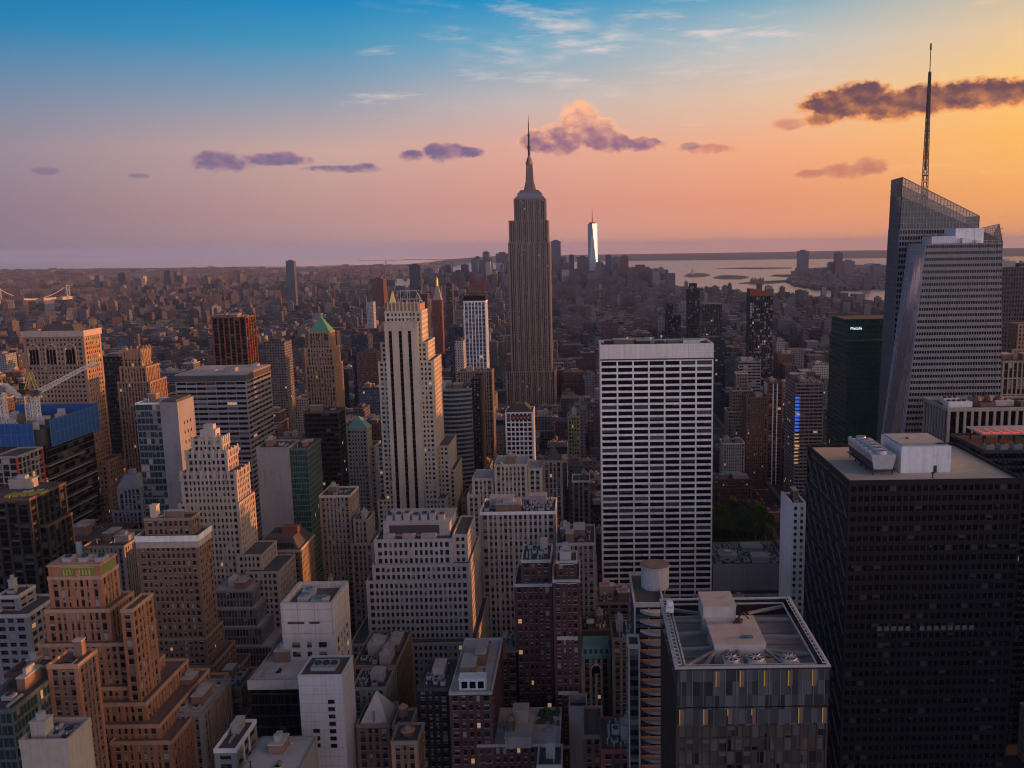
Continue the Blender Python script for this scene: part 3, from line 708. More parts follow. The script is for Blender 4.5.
# front volume, its east flank leaning in
nB, nT = (196, 560, 0), (214.7, 560, ZT); eB, eT = (275, 560, 0), (262.5, 560, ZT)
bB, bT = (193, 601, 0), (218.8, 601, ZT)
mb = MB(*o)
facet_wall(mb, nB, eB, eT, nT, 34, 66, .006, 0, 0, 1, 2, .52, out=(0,-1,0))
mb.build('north_curtain_wall', gm, root)
mb = MB(*o)
facet_wall(mb, bB, nB, nT, bT, 18, 66, .012, 0, 3, 4, 4, .2, out=(-1,0,0))
mb.build('slanted_facet', gm, root)
mb = MB(*o)
mb.v += [nB, eB, (275,640,0), bB, nT, eT, (262.5,640,ZT), bT]
mb.f += [(1,2,6,5), (4,5,6,7)]; mb.m += [0, 1]
mb.build('west_wall', [MATS['glass_silver'], MATS['roof_pale']], root)
# a few windows of the north front as pieces of their own
# rear slab rising to the pointed crown
Yr = 602
mb = MB(*o)
facet_wall(mb, (208,Yr,0), (266,Yr,0), (266,Yr,272), (212.6,Yr,272), 30, 68, .008, 0, 0, 1, 2, .40, out=(0,-1,0))
facet_wall(mb, (207.6,Yr+20,0), (208,Yr,0), (212.6,Yr,272), (212.2,Yr+20,272), 16, 68, .012, 0, 3, 1, 1, .25, out=(-1,0,0))
mb.build('rear_curtain_wall', gm, root)
mb = MB(*o); mb.prism([(212.7,Yr+.2),(266,Yr+.2),(283,Yr+.2),(283,Yr+19.5),(212.7,Yr+19.5)], 262, [294,271.5,263,263,294], 0, 1); mb.prism([(212.7,Yr+.25),(283,Yr+.25),(283,Yr+19),(212.7,Yr+19)], 0, 261.9, 0, 1); mb.build('core', [MATS['glass_smoke'], MATS['roof_tar']], root)
CG = plain('crown_glass', (.10,.12,.13), .1, alpha=.62)
mb = MB(*o)
def crown(mb, pts_b, pts_t, n, m_, th):
    (a, b), (c, d) = pts_b, pts_t       # bottom a-b, top c-d
    a, b, c, d = map(Vector, (a, b, c, d))
    for i in range(n+1):
        t_ = i/n; mb.beam(a.lerp(b, t_), c.lerp(d, t_), th, 1)
    zmax = max(c.z, d.z)
    for j in range(m_+1):
        z = a.z + (zmax-a.z)*j/m_
        # clip the horizontal rail by the sloping top
        ts = [t_ for t_ in [k/60 for k in range(61)] if c.lerp(d, t_).z >= z-.01]
        if len(ts) > 1:
            p0, p1 = a.lerp(b, ts[0]), a.lerp(b, ts[-1]); p0 = p0.copy(); p1 = p1.copy(); p0.z = z; p1.z = z; mb.beam(p0, p1, th*.9, 1)
    mb.beam(c, d, th*1.6, 1)
    mb.quad(tuple(a), tuple(b), tuple(d), tuple(c), 0)
crown(mb, ((212.6,Yr+.1,272),(266,Yr+.1,272)), ((213.2,Yr+.1,306.5),(266,Yr+.1,280)), 24, 9, .35)
crown(mb, ((212.2,Yr+20,272),(212.6,Yr+.1,272)), ((212.8,Yr+20,306),(213.2,Yr+.1,306.5)), 16, 9, .35)
crown(mb, ((212.2,Yr+20,272),(266,Yr+20,272)), ((212.8,Yr+20,306),(266,Yr+20,279.5)), 24, 9, .35)
crown(mb, ((266,Yr+.1,272),(266,Yr+20,272)), ((266,Yr+.1,280),(266,Yr+20,279.5)), 14, 3, .35)
mb.build('crown_screen', [CG, MATS['steel_grey']], root)
mb = MB(*o)
crown(mb, ((267,Yr+3,262),(284,Yr+3,262)), ((267,Yr+3,271.5),(281,Yr+3,274.5)), 9, 4, .3)
crown(mb, ((284,Yr+3,262),(285,Yr+19,262)), ((281,Yr+3,274.5),(283.5,Yr+19,265)), 12, 4, .3)
crown(mb, ((267,Yr+3,262),(267,Yr+19,262)), ((267,Yr+3,271.5),(267,Yr+19,269)), 12, 4, .3)
mb.build('crown_screen', [CG, MATS['steel_grey']], root)
mb = MB(*o); mb.box(238,256,572,590,ZT+.01,ZT+9.5,0,'b'); mb.build('bulkhead', MATS['white_panel'], root)
mb = MB(*o); mb.box(222,237.8,570,586,ZT+.01,ZT+4.6,0,'b'); mb.build('bulkhead', MATS['white_tile_panel'], root)
mb = MB(*o); mb.box(241,246,568.4,571.9,ZT+.01,ZT+3.4,0,'b'); mb.box(250,253,568.8,571.9,ZT+.01,ZT+2,0,'b'); mb.build('air_unit', MATS['pale_metal'], root)
mb = MB(*o)
for q in range(13):
    mb.box(217+q*3.6, 217.1+q*3.6, 560.6, 560.7, ZT, ZT+1.5, 0)
mb.box(215.5, 262, 560.55, 560.75, ZT+1.5, ZT+1.62, 0); mb.build('railing', MATS['pale_metal'], root)
# mast
Xm, Ym, Zb = 232.5, 613, 276; Zm = Zof(36, Ym, 922)
mb = MB(*o); H_ = Zm - Zb
for i in range(22):
    a, b = i/26, (i+1)/26; ra, rb = 2.0*(1-a)*.8+.3, 2.0*(1-b)*.8+.3
    za, zb = Zb + H_*a, Zb + H_*b
    ca = [(Xm+sx*ra, Ym+sy*ra, za) for sx, sy in ((-1,-1),(1,-1),(1,1),(-1,1))]
    cb = [(Xm+sx*rb, Ym+sy*rb, zb) for sx, sy in ((-1,-1),(1,-1),(1,1),(-1,1))]
    for k in range(4):
        mb.beam(ca[k], cb[k], .42); mb.beam(ca[k], cb[(k+1)%4], .22); mb.beam(ca[k], ca[(k+1)%4], .2)
    if i % 3 == 1: mb.cyl(Xm, Ym, za-.2, za+.5, rb+.35, k=10)
mb.cyl(Xm, Ym, Zb+H_*.30, Zb+H_*.97, .5, .3, 8)
mb.cyl(Xm, Ym, Zb+H_*.965, Zm, .7, .55, 8)
mb.build('mast', MATS['dark_metal'], root)
root.location = (239.5, 600, 0); root.scale = (1, 1, .988)
HERO.append((193,285,560,646,300,440,'crystal')); THINGS.append((root,'',None))

# green glass tower -------------------------------------------------
st = styl(bay=1.7, fl=3.9, pw=.14, sh=.8, pd=.2, sd=.28, rec=.3, corner=.3, sash=False, glass='glass_green', mix=(.9,0,.01,0,.004,.03,.056), par=.6)
wall('green_mullion', (.02,.055,.05), rough=.4)
r, o, B = bldg('office_tower', 'dark green glass tower with a raised roof box carrying a small white sign', 'skyscraper',
    [(846.5,905,319.5,676,40),(848,905,341,667,50)], ['green_mullion']*4, st, vbot=445, nwin=NW, clutter=0, roof='roof_brown')
x0,x1,y0,y1,z1 = B[0][:5]
tc_ = bpy.data.curves.new('sign', 'FONT'); tc_.body = 'MetLife'; tc_.size = 2.9; tc_.extrude = .12; tc_.space_character = 1.02
so = bpy.data.objects.new('sign', tc_); scene.collection.objects.link(so); so.parent = r
so.location = (x0+3.2-o[0], y0-.25-o[1], z1-7.5); so.rotation_euler = (R(90), 0, 0); tc_.materials.append(plain('sign_white', (.8,.85,.85), .5, emit=1.1, ecol=(.8,.95,1)))
# convert the lettering into a mesh
dg = bpy.context.evaluated_depsgraph_get(); me = bpy.data.meshes.new_from_object(so.evaluated_get(dg))
s2 = bpy.data.objects.new('sign', me); scene.collection.objects.link(s2); s2.parent = r; s2.location = so.location; s2.rotation_euler = so.rotation_euler
bpy.data.objects.remove(so); s2.name = 'sign'

# pale piered block -------------------------------------------------
st = styl(bay=4.4, fl=22, pw=1.5, sh=1.3, pd=.9, sd=.86, rec=1.0, corner=1.6, sash=False, glass='glass_black', mix=(1,0,0,0,0,0,0), par=1.6)
r, o, B = bldg('office_building', 'beige block with tall narrow window bays between piers and machinery on its roof', 'office building',
    [(948,1065,410,500,37)], ['pink_concrete']*4, st, vbot=480, nwin=NW, clutter=0)
x0,x1,y0,y1,z1 = B[0][:5]
for (a,b,w_,d_,h_,mm) in ((4,9,14,8,3.4,'white_panel'),(6,20,9,7,3.6,'white_panel'),(22,7,9,9,2.6,'roof_brown'),(33,12,11,7,3.4,'pale_concrete'),(24,20,14,9,4,'roof_metal'),(46,8,10,16,3,'roof_brown')):
    mb = MB(*o); mb.box(x0+a,x0+a+w_,y0+b,y0+b+d_,z1+.16,z1+h_,0,'b')
    for q in range(int(w_//3)): mb.cyl(x0+a+1.6+q*3, y0+b+d_/2, z1+h_-.05, z1+h_+.8, 1.1, k=12, mi=1)
    mb.build('air_unit', [MATS[mm], MATS['dark_metal']], r)
for k in range(3):
    mb = MB(*o); mb.cyl(x0+23+k*7, y0+14+k, z1+.16, z1+5, 2.3, k=16, mi=0); mb.cyl(x0+23+k*7, y0+14+k, z1+5.002, z1+6.2, 2.3, .3, 16, 0); mb.build('cooling_tower', MATS['bulkhead_brick'], r)
# dark slab with the red lit roof deck
st = styl(bay=2.2, fl=3.8, pw=.5, sh=1.5, pd=.3, sd=.2, rec=.4, corner=.8, sash=False, glass='glass_black', par=1.2)
r, o, B = bldg('office_building', 'dark slab at the right edge with a cluttered roof deck lit red', 'office building',
    [(984,1060,452,425,40)], ['black_metal','black_metal','dark_stone','dark_stone'], st, vbot=490, nwin=40, clutter=0, roof='roof_brown')
x0,x1,y0,y1,z1 = B[0][:5]
RL = plain('red_lit_deck', (.5,.08,.05), .6, emit=.5, ecol=(1,.12,.08))
mb = MB(*o); mb.box(x0+5, x1-1, y0+14, y1-6, z1+5.6, z1+6.3, 0)
for a in (6, 14, 22, 29):
    for b in (15, 30): mb.box(x0+a, x0+a+.6, y0+b, y0+b+.6, z1+.16, z1+5.6, 1, 'b')
mb.build('roof_canopy', [MATS['pale_metal'], MATS['dark_metal']], r)
for k in range(5):
    mb = MB(*o); mb.box(x0+6+k*5, x0+9.4+k*5, y0+14.3, y0+14.7, z1+6.302, z1+7.0, 0); mb.box(x0+6.5+k*5, x0+7+k*5, y0+15.5, y0+26, z1+6.302, z1+6.6, 0); mb.build('red_light', RL, r)
for k in range(4):
    mb = MB(*o); mb.box(x0+3+k*7, x0+7+k*7, y0+4, y0+8.5, z1+.16, z1+2.8, 0); mb.cyl(x0+5+k*7, y0+6.2, z1+2.8, z1+3.3, 1.4, k=12, mi=1); mb.build('air_unit', [MATS['roof_metal'], MATS['dark_metal']], r)

def S(st, **k): return dict(st, **k)
def cone_roof(mb, x0, x1, y0, y1, z0, z1, mi=0, fx=.5): mb.frustum(x0,x1,y0,y1,z0,(x0+x1)/2-.2,(x0+x1)/2+.2,(y0+y1)/2-.2,(y0+y1)/2+.2,z1,mi)

# ================================================================ tall landmark in the middle
Y = 1250
r = None
st = styl(bay=2.9, fl=3.75, pw=1.15, sh=1.9, pd=.75, sd=.15, rec=.85, corner=2.2, sash=False, mix=(.9,.02,.02,.01,.004,.02,.02), group=3, gw=2.3, par=.8)
plain('spandrel_bronze', (.055,.038,.036), .6)
r, o, B = bldg('art_deco_skyscraper', 'tallest stepped limestone skyscraper with a needle spire, in the middle of the skyline', 'skyscraper',
    [(513.5,545.5,199,1258,34),(508.5,548,221,1252,46),(508,549.5,243,1249,52),(505.8,555.5,372,1243,64),(497,560,405,1236,80)],
    ['spire_stone','spire_stone','spandrel_bronze','spire_stone'], st, vbot=404, nwin=NW, clutter=0)
x0,x1,y0,y1,z1 = B[0][:5]; cx, cy = (x0+x1)/2, (y0+y1)/2
mb = MB(*o)
zz = Zof(196, 1275)
mb.frustum(x0+1.5,x1-1.5,y0+1.5,y1-1.5,z1+.2, x0+3,x1-3,y0+3,y1-3, z1+4)
mb.box(x0+5,x1-5,y0+5,y1-5,z1+4,z1+8.5,0,'b'); mb.frustum(x0+6,x1-6,y0+6,y1-6,z1+8.5,x0+10,x1-10,y0+9,y1-9,z1+13)
mb.build('stepped_crown', [MATS['steel_grey']], r)
mb = MB(*o); zb = z1+13; zt_ = Zof(159, cy)
w0 = 6.4
mb.frustum(cx-w0,cx+w0,cy-w0,cy+w0,zb-4,cx-4.4,cx+4.4,cy-4.4,cy+4.4,zt_-7)
for a in (-1,1):
    mb.frustum(cx+a*4.6-1.2,cx+a*4.6+1.2,cy-7.4,cy+7.4,zb-4,cx+a*3.2-.5,cx+a*3.2+.5,cy-4.9,cy+4.9,zt_-14)
    mb.frustum(cx-9.6 if a<0 else cx+4,cx-4 if a<0 else cx+9.6,cy-1.2,cy+1.2,zb-4,cx-4.9 if a<0 else cx+3.6,cx-3.6 if a<0 else cx+4.9,cy-.6,cy+.6,zt_-26)
mb.cyl(cx,cy,zt_-7,zt_-3,5.2,5.2,20); mb.cyl(cx,cy,zt_-3,zt_+1,4.2,3.8,20); mb.cyl(cx,cy,zt_+1,zt_+6,3.4,1.6,20)
mb.build('mooring_mast', [MATS['spire_stone']], r)
mb = MB(*o); zs = zt_+6; ztip = Zof(114, cy)
mb.cyl(cx,cy,zs,zs+9,1.9,1.7,10); mb.cyl(cx,cy,zs+9,zs+13,2.3,2.3,10); mb.cyl(cx,cy,zs+13,zs+26,1.4,1.2,10); mb.cyl(cx,cy,zs+26,zs+29,1.7,1.7,10); mb.cyl(cx,cy,zs+29,ztip-10,.8,.6,8); mb.cyl(cx,cy,ztip-10,ztip,.4,.15,8)
mb.build('antenna', [MATS['dark_metal']], r)

# cream setback tower, left of centre -------------------------------
st = styl(bay=2.6, fl=3.45, pw=1.35, sh=1.65, pd=.34, sd=.28, rec=.45, corner=1.3, par=.6)
bl = S(st, bay=40, pw=0.3, corner=30, sash=False)
r, o, B = bldg('art_deco_skyscraper', 'tall cream setback tower with three dark vertical window stripes, left of centre', 'skyscraper',
    [(384.5,421,312,625,26),(380.5,427,343,622.5,33),(378,432.5,362,620,39),(377.5,446,500,618,52)],
    ['cream']*4, st, wings=[(377,449,447,630,38),(376,455,471,636,38)], vbot=526, nwin=NW, clutter=0)
x0,x1,y0,y1,z1 = B[0][:5]
sx0, sx1 = Xof(386.5,619,185), Xof(418.5,619,185)
ztop = Zof(328, 619); zbot = 90
mb = MB(*o)                                  # the broad shaft in front, split by three dark slots
us = (sx0, *[Xof(q,619,185) for q in (390.3,393.6, 400.2,403.5, 409.4,412.6)], sx1)
for a, b in ((us[0],us[1]),(us[2],us[3]),(us[4],us[5]),(us[6],us[7])): mb.box(a, b, 616.6, 626, 0, ztop, 0, 'b')
mb.box(sx0, sx1, 616.6, 626, ztop, ztop+6, 0, 'b')
for k in range(17):
    a = sx0 + (sx1-sx0)*k/16; mb.box(a-.25, a+.25, 616.25, 616.6, ztop+.5, ztop+7+(k%2)*1.2, 0, 'b')
mb.build('shaft', MATS['cream'], r)
mb = MB(*o)
for a, b in ((us[1],us[2]),(us[3],us[4]),(us[5],us[6])):
    mb.box(a+.002, b-.002, 617.5, 625, 0, ztop-.002, 0, 'b')
    for j in range(62): mb.box(a+.002, b-.002, 617.35, 617.5, j*3.45+1, j*3.45+1.6, 1, 'b')
mb.build('window_stripes', [MATS['glass_black'], MATS['bronze']], r)
for (q, zz, w_, tz) in ((.5,0,.9,0),):
    mb = MB(*o); mb.box(x0+1.2, x1-1.2, 626, 648, z1+.2, z1+5.5, 0, 'b')
    for k in range(9): mb.box(x0+2+k*2.7, x0+2.8+k*2.7, 625.4, 626, z1+.2, z1+6.8+(k%2), 1)
    mb.build('bulkhead', [MATS['tan_brick'], MATS['cream']], r)
mb = MB(*o)                                  # scaffold sign frame on the roof
fx0, fx1, fz0, fz1 = x0+9, x1-3.5, z1+5.5, z1+15
for a in (fx0, (fx0+fx1)/2, fx1):
    for b in (630, 639): mb.beam((a,b,fz0),(a,b,fz1 if a < fx1-1 else fz1-3),.4)
for b in (630, 639):
    for z in (fz0+3, fz1-.5): mb.beam((fx0,b,z),(fx1,b,z),.35)
    mb.beam((fx0,b,fz0),((fx0+fx1)/2,b,fz1),.3)
mb.beam((fx1,630,fz1-1),(fx1+3.5,632,fz0+1),.4)
mb.build('roof_frame', MATS['roof_metal'], r)

# ================================================================ broad middle-left block in front
st = styl(bay=2.35, fl=3.4, pw=1.1, sh=1.5, pd=.24, sd=.3, rec=.4, corner=1.6, par=.9, mix=(.75,.06,.05,.01,.004,.08,.046))
r, o, B = bldg('office_building', 'broad pale limestone block stepping down in bands of small dark windows, below the cream tower', 'office building',
    [(374,452,541,402,34),(372,469.5,566,400,40),(366,470,582,398,44),(350,476,645,392,56)],
    ['limestone','limestone','limestone','limestone'], st, wings=[(452.6,467.5,536,404,30)], vbot=660, nwin=NW, clutter=0)
x0,x1,y0,y1,z1 = B[0][:5]
mb = MB(*o); mb.box(x0+3,x1-2,y0+7,y1-4,z1+.16,z1+6.5,0,'b'); mb.box(x0+2.7,x1-1.7,y0+6.7,y1-3.7,z1+6.5,z1+7,1)
mb.box(x0+6,x1-7,y0+6.8,y0+7,z1+1.2,z1+5.6,2)
mb.build('bulkhead', [MATS['limestone'], MATS['roof_coping'], MATS['louvre_dark']], r)
for k in range(7):
    mb = MB(*o); a = x0+4+k*4.2; mb.box(a, a+3, y0+10, y0+15, z1+7, z1+9.4+(k%3)*.4, 0); mb.cyl(a+1.5, y0+12.5, z1+9.6+(k%3)*.4, z1+10.2+(k%3)*.4, 1.1, k=10, mi=1); mb.build('air_unit', [MATS['roof_metal'], MATS['dark_metal']], r)
for k in range(3):
    mb = MB(*o); a = x0+4+k*9; mb.box(a, a+5+k, y0+1.8, y0+5, z1+.16, z1+2.4, 0, 'b'); mb.build('bulkhead', MATS['bulkhead_plaster'], r)

# blank-topped pale block, warm west side ---------------------------
st = styl(bay=4.4, fl=4.0, pw=2.7, sh=1.9, pd=.3, sd=.302, rec=.32, corner=3.4, par=.8)
r, o, B = bldg('office_building', 'pale block with a blank upper wall, brown roof well and a peach glowing side', 'office building',
    [(283,335,640,330,23)], ['pale_concrete']*4, st, vbot=690, nwin=NW, clutter=0)
x0,x1,y0,y1,z1 = B[0][:5]; zt = Zof(599, y0)
mb = MB(*o)
mb.box(x0-.1,x1+.1,y0-.1,y0+1.2,z1-.3,zt,0); mb.box(x0-.1,x1+.1,y1-1.2,y1+.1,z1-.3,zt,0)
mb.box(x0-.1,x0+1.2,y0+1.2,y1-1.2,z1-.3,zt,0); mb.box(x1-1.2,x1+.1,y0+1.2,y1-1.2,z1-.3,zt,0); mb.build('blank_wall', MATS['stucco_panel'], r)
mb = MB(*o); mb.box(x0+1.2,x1-1.2,y0+1.2,y1-1.2,z1,zt-2.6,0); mb.build('roof', MATS['roof_brown'], r)
mb = MB(*o); zq = zt-4.6-0
mb.box(x0+2.4,x0+9,y0-.25,y0-.104,zt-8.6,zt-7.7,0); mb.box(x0+11,x0+15,y0-.25,y0-.104,zt-8.6,zt-7.7,0); mb.build('louvre', MATS['louvre_dark'], r)
for a,b,w_,d_,h_ in ((5,5,4.5,7,2.6),(10.5,4,5,6,2),(4,14,5,4,2.2),(15.5,3,2.6,2.6,3.4)):
    mb = MB(*o); mb.box(x0+a,x0+a+w_,y0+b,y0+b+d_,zt-2.6,zt-2.6+h_,0,'b'); mb.cyl(x0+a+w_/2,y0+b+d_/2,zt-2.6+h_,zt-2+h_,min(w_,d_)*.35,k=14,mi=1); mb.build('air_unit', [MATS['pale_metal'], MATS['steel_grey']], r)

# white tiled blank tower -------------------------------------------
r, o, B = bldg('office_building', 'white panelled narrow tower with a few scattered dark windows, low in the left centre', 'office building',
    [(298,342,677,290,15)], ['white_tile_panel']*4, S(st), vbot=768, clutter=0, faces='')
x0,x1,y0,y1,z1 = B[0][:5]
W_ = x1-x0
for (q, z_) in [(.72, 8.6),(.72,11.4),(.72,14.2),(.72,17),(.72,19.8),(.72,22.6),(.34,19.6),(.34,22.4),(.34,25.2),(.72,25.4)]:
    mb = MB(*o); a = x0+W_*q; zz = z1 - z_; mb.box(a-1.15, a+1.15, y0-.06, y0+.02, zz-1.5, zz, 0); wd = mb.build('window', GLASS, r)
    mb = MB(*o); mb.box(a-1.25,a+1.25,y0-.16,y0-.062,zz-1.7,zz-1.5,0); mb.build('sill', MATS['pale_concrete'], wd)
mb = MB(*o); mb.box(x0+3.2,x1-3.6,y0+4,y1-4,z1+.16,z1+1.4,0,'b')
for k in range(3): mb.cyl(x0+5+k*2.9,y0+7.5,z1+1.4,z1+2.2,1.2,k=14,mi=1)
mb.build('air_unit', [MATS['roof_metal'], MATS['dark_metal']], r)

# dark glass hall left of it ----------------------------------------
st = styl(bay=2.4, fl=4.5, pw=.2, sh=.5, pd=.2, sd=.14, rec=.26, corner=.4, sash=False, glass='glass_black', mix=(.96,0,0,0,.0,.0,.04), par=1.4)
r, o, B = bldg('office_building', 'dark glass block with a pale coping, beside the white panelled tower', 'office building',
    [(249,297.6,683,312,30)], ['black_metal','black_metal','navy','grey_concrete'], st, vbot=768, nwin=60, clutter=.8, roof='roof_pale')
x0,x1,y0,y1,z1 = B[0][:5]
mb = MB(*o); mb.box(x0-.5, x1+.3, y0-.5, y0-.13, z1-2.4, z1+1.3, 0); mb.build('coping_band', MATS['pale_concrete'], r)
r = thing('greenhouse_roof', 'low sloping blue glass roof below the dark glass block', 'glass roof', (Xof(272,275,70), 285, 0)); o = tuple(r.location)
za = Zof(752, 272, 270); zb = Zof(737, 285, 270)
mb = MB(*o); xa, xb = Xof(246,272,za), Xof(297,272,za)
mb.prism([(xa,272),(xb,272),(xb,285),(xa,285)], 0, [za,za,zb,zb], 0); mb.build('glazing', MATS['glass_blue'], r)
mb = MB(*o)
for k in range(11): a = xa+(xb-xa)*k/10; mb.beam((a,272,za+.1),(a,285,zb+.1),.16)
mb.beam((xa,278,za+(zb-za)*6/13+.1),(xb,278,za+(zb-za)*6/13+.1),.16)
mb.build('glazing_bars', MATS['steel_grey'], r); HERO.append((xa,xb,272,285,80,768,'greenhouse')); THINGS.append((r,'',None))

# pointed pale pyramid roof -----------------------------------------
r, o, B = bldg('brick_building', 'low brown building topped by a tall pale pyramid roof', 'building',
    [(356,390,727,300,16)], ['brown_brick','brown_brick','dark_brick','brown_trim'], S(S_BRICK), vbot=768, nwin=20, clutter=0)
x0,x1,y0,y1,z1 = B[0][:5]
mb = MB(*o); cone_roof(mb, x0+1,x1-1,y0+1,y1-1,z1+.2,Zof(688,308)); mb.build('pyramid_roof', MATS['pale_concrete'], r)
mb = MB(*o); mb.box((x0+x1)/2-.35,(x0+x1)/2+.35,y0+1.6,y0+2.4,z1+.2,z1+5,0,'b'); mb.build('chimney', MATS['grey_concrete'], r)
# ================================================================ left foreground
SV = S_DECO
# orange brick setback tower
st = styl(bay=2.35, fl=3.35, pw=1.1, sh=1.35, pd=.4, sd=.14, rec=.48, corner=1.6, group=3, gw=1.8, par=1.0, mix=(.55,.16,.10,.10,.006,.06,.024))
r, o, B = bldg('art_deco_skyscraper', 'orange brick setback tower with a green and gold tiled panel near its top, lower left', 'skyscraper',
    [(47.5,101,579,304,12),(44,110,612,301,17),(38,128,646,298,21),(36,131,690,295,26)],
    ['orange_brick','orange_brick','brown_brick','orange_trim'], st,
    wings=[(120.5,132.5,612,293.5,15),(60,146,706,291,34),(50,160,728,287,42),(110,172,744,284,50)], vbot=768, nwin=NW, clutter=.8, roof='roof_brown')
x0,x1,y0,y1,z1 = B[0][:5]
mb = MB(*o); mb.box(x0+.3,x1-.3,y0+.4,y1-.4,z1+.16,z1+4.6,0,'b'); mb.box(x0,x1,y0+.1,y1-.1,z1+4.6,z1+5.3,1)
mb.build('bulkhead', [MATS['orange_brick'], MATS['orange_trim']], r)
mb = MB(*o); mb.box(x0+5,x1-2.5,y0+.24,y0+.38,z1+.9,z1+4.1,0); mb.box(x0+4.6,x1-2.1,y0+.2,y0+.237,z1+.7,z1+.9,1); mb.box(x0+4.6,x1-2.1,y0+.2,y0+.237,z1+4.1,z1+4.35,1)
for k in range(9): a = x0+5.5+k*(x1-x0-9)/9; mb.cyl(a+.5, y0+.16, z1+1.4, z1+3.4, .25, k=6, mi=1)
mb.cyl((x0+x1)/2+1.2, y0+.1, z1+1, z1+3.6, .9, k=14, mi=2)
mb.build('tiled_panel', [plain('tile_green', (.16,.22,.05), .6), plain('tile_gold', (.50,.36,.08), .5), MATS['orange_brick']], r)
mb = MB(*o); mb.box(x1-.35,x1-.2,y0+2,y1-2,z1+1,z1+4,0); mb.build('tiled_panel', [MATS['tile_green']], r)
for q in range(3):
    mb = MB(*o); a = x0+4+q*6; mb.box(a,a+3,y0+3,y0+7,z1+5.3,z1+6.8,0); mb.cyl(a+1.5,y0+5,z1+6.8,z1+7.5,1.1,k=12,mi=1); mb.build('air_unit', [MATS['roof_metal'], MATS['dark_metal']], r)
# small buttress tops on the setbacks
# brown tower with the white cornice
st = styl(bay=2.3, fl=3.35, pw=1.15, sh=1.45, pd=.3, sd=.24, rec=.4, corner=1.5, par=.9, mix=(.6,.14,.08,.08,.004,.06,.036))
r, o, B = bldg('art_deco_skyscraper', 'brown brick tower banded by a white cornice below its tan top floors, left of centre', 'skyscraper',
    [(144,191,520,383,9),(136,197.5,538,380,14),(135,206,640,378,19),(128,213,668,375,26)],
    ['brown_brick','brown_brick','brown_brick','brown_trim'], st, wings=[(128,221,692,371,36)], vbot=715, nwin=NW, clutter=.6)
x0,x1,y0,y1,z1 = B[1][:5]
mb = MB(*o)
mb.box(x0-.5,x1+.5,y0-.5,y0-.13,z1-1.6,z1+1.1,0); mb.box(x1+.13,x1+.5,y0-.13,y1+.5,z1-1.6,z1+1.1,0); mb.box(x0-.5,x0-.13,y0-.13,y1+.5,z1-1.6,z1+1.1,0)
mb.box(x0-.25,x1+.25,y0-.25,y0-.13,z1-4.6,z1-1.6,1); mb.box(x1+.13,x1+.25,y0-.13,y1,z1-4.6,z1-1.6,1)
mb.build('cornice', [MATS['white_stone'], MATS['pink_concrete']], r)
x0,x1,y0,y1,z1 = B[0][:5]; mb = MB(*o); mb.box(x0+2,x0+5,y0+2,y0+5,z1+.16,z1+6,0,'b'); mb.box(x0+1.8,x0+5.2,y0+1.8,y0+5.2,z1+6,z1+6.4,0); mb.build('chimney', MATS['cream'], r)
# blue netted construction tower
st = styl(bay=6.5, fl=4.3, pw=.7, sh=.55, pd=.02, sd=.45, rec=.46, corner=.4, sash=False, glass='glass_black', mix=(.7,.0,.18,.02,.006,.0,.094), par=.4)
Zc = Zof(446, 560, 20)
root, o, B = bldg('construction_tower', 'unfinished dark tower wrapped in bright blue netting at its top, with bare pale floor edges', 'construction site',
    [(-40,45,446,560,57)], ['black_metal','black_metal','dark_stone','grey_concrete'], st, vbot=560, nwin=NW, clutter=0, parapet=False)
x0,x1,y0,y1,z1 = B[0][:5]
mb = MB(*o)
for j in range(13):
    zj = z1 - 14 - j*8.6
    q = ((j*7) % 5)*3
    mb.box(x1-22+q, x1+2.2, y0-2.2, y0-.5, zj, zj+.5, 0); mb.box(x1+.5, x1+2.2, y0-.5, y1-6+q-9, zj, zj+.5, 0)
mb.build('floor_edge', MATS['grey_concrete'], root)
zt = Zof(421, 560, 45)
mb = MB(*o)
def net(mb, a, b, zb, zt, n, off):       # a netting wall from a to b with poles
    A, Bq = Vector((*a, 0)), Vector((*b, 0)); d = (Bq-A).normalized(); nn = Vector((d.y, -d.x, 0))*.12
    for (p0, p1, z0_, z1_, mi) in ((A, Bq, zb, zt, 0),):
        v = [p0-nn, p1-nn, p1+nn, p0+nn]
        mb.prism([(q.x, q.y) for q in v], z0_, z1_, mi)
    for i in range(n+1):
        p = A.lerp(Bq, i/n) + nn*2.2; mb.beam((p.x, p.y, zb), (p.x, p.y, zt+.8), .35, 1)
    for z in (zb+.3, (zb+zt)/2, zt-.3):
        p, q = A+nn*2.3, Bq+nn*2.3; mb.beam((p.x,p.y,z),(q.x,q.y,z),.25,1)
net(mb, (x0,y0-2.6),(x1-5,y0-2.6), zt-16, zt-1, 14, 0)
net(mb, (x1+2.6,y0+3),(x1+3.4,y1+2), zt-18, zt, 12, 0)
net(mb, (x1+3.4,y1+2),(x0,y1+2), zt-16, zt+1, 14, 0)
mb.build('safety_netting', [MATS['netting_blue'], plain('netting_pole', (.05,.16,.36), .7)], root)
mb = MB(*o); mb.box(x0+1,x1-1,y0+1,y1-1,z1+.2,zt-6,0,'b')
for k in range(5):
    a = x0+6+k*8; mb.box(a,a+5,y0+4+(k*11)%40,y0+9+(k*11)%40,zt-6,zt-4+(k%3)*2,1+(k%2))
for k in range(26):
    a = x0+3+(k*7.3)%(x1-x0-8); b = y0+2+(k*13.7)%52; mb.box(a,a+2.4+(k%3)*1.5,b,b+.5,zt-6,zt-2.5+(k%3),2)
mb.build('deck', [MATS['dark_stone'], MATS['bulkhead_brick'], MATS['pale_concrete']], root)
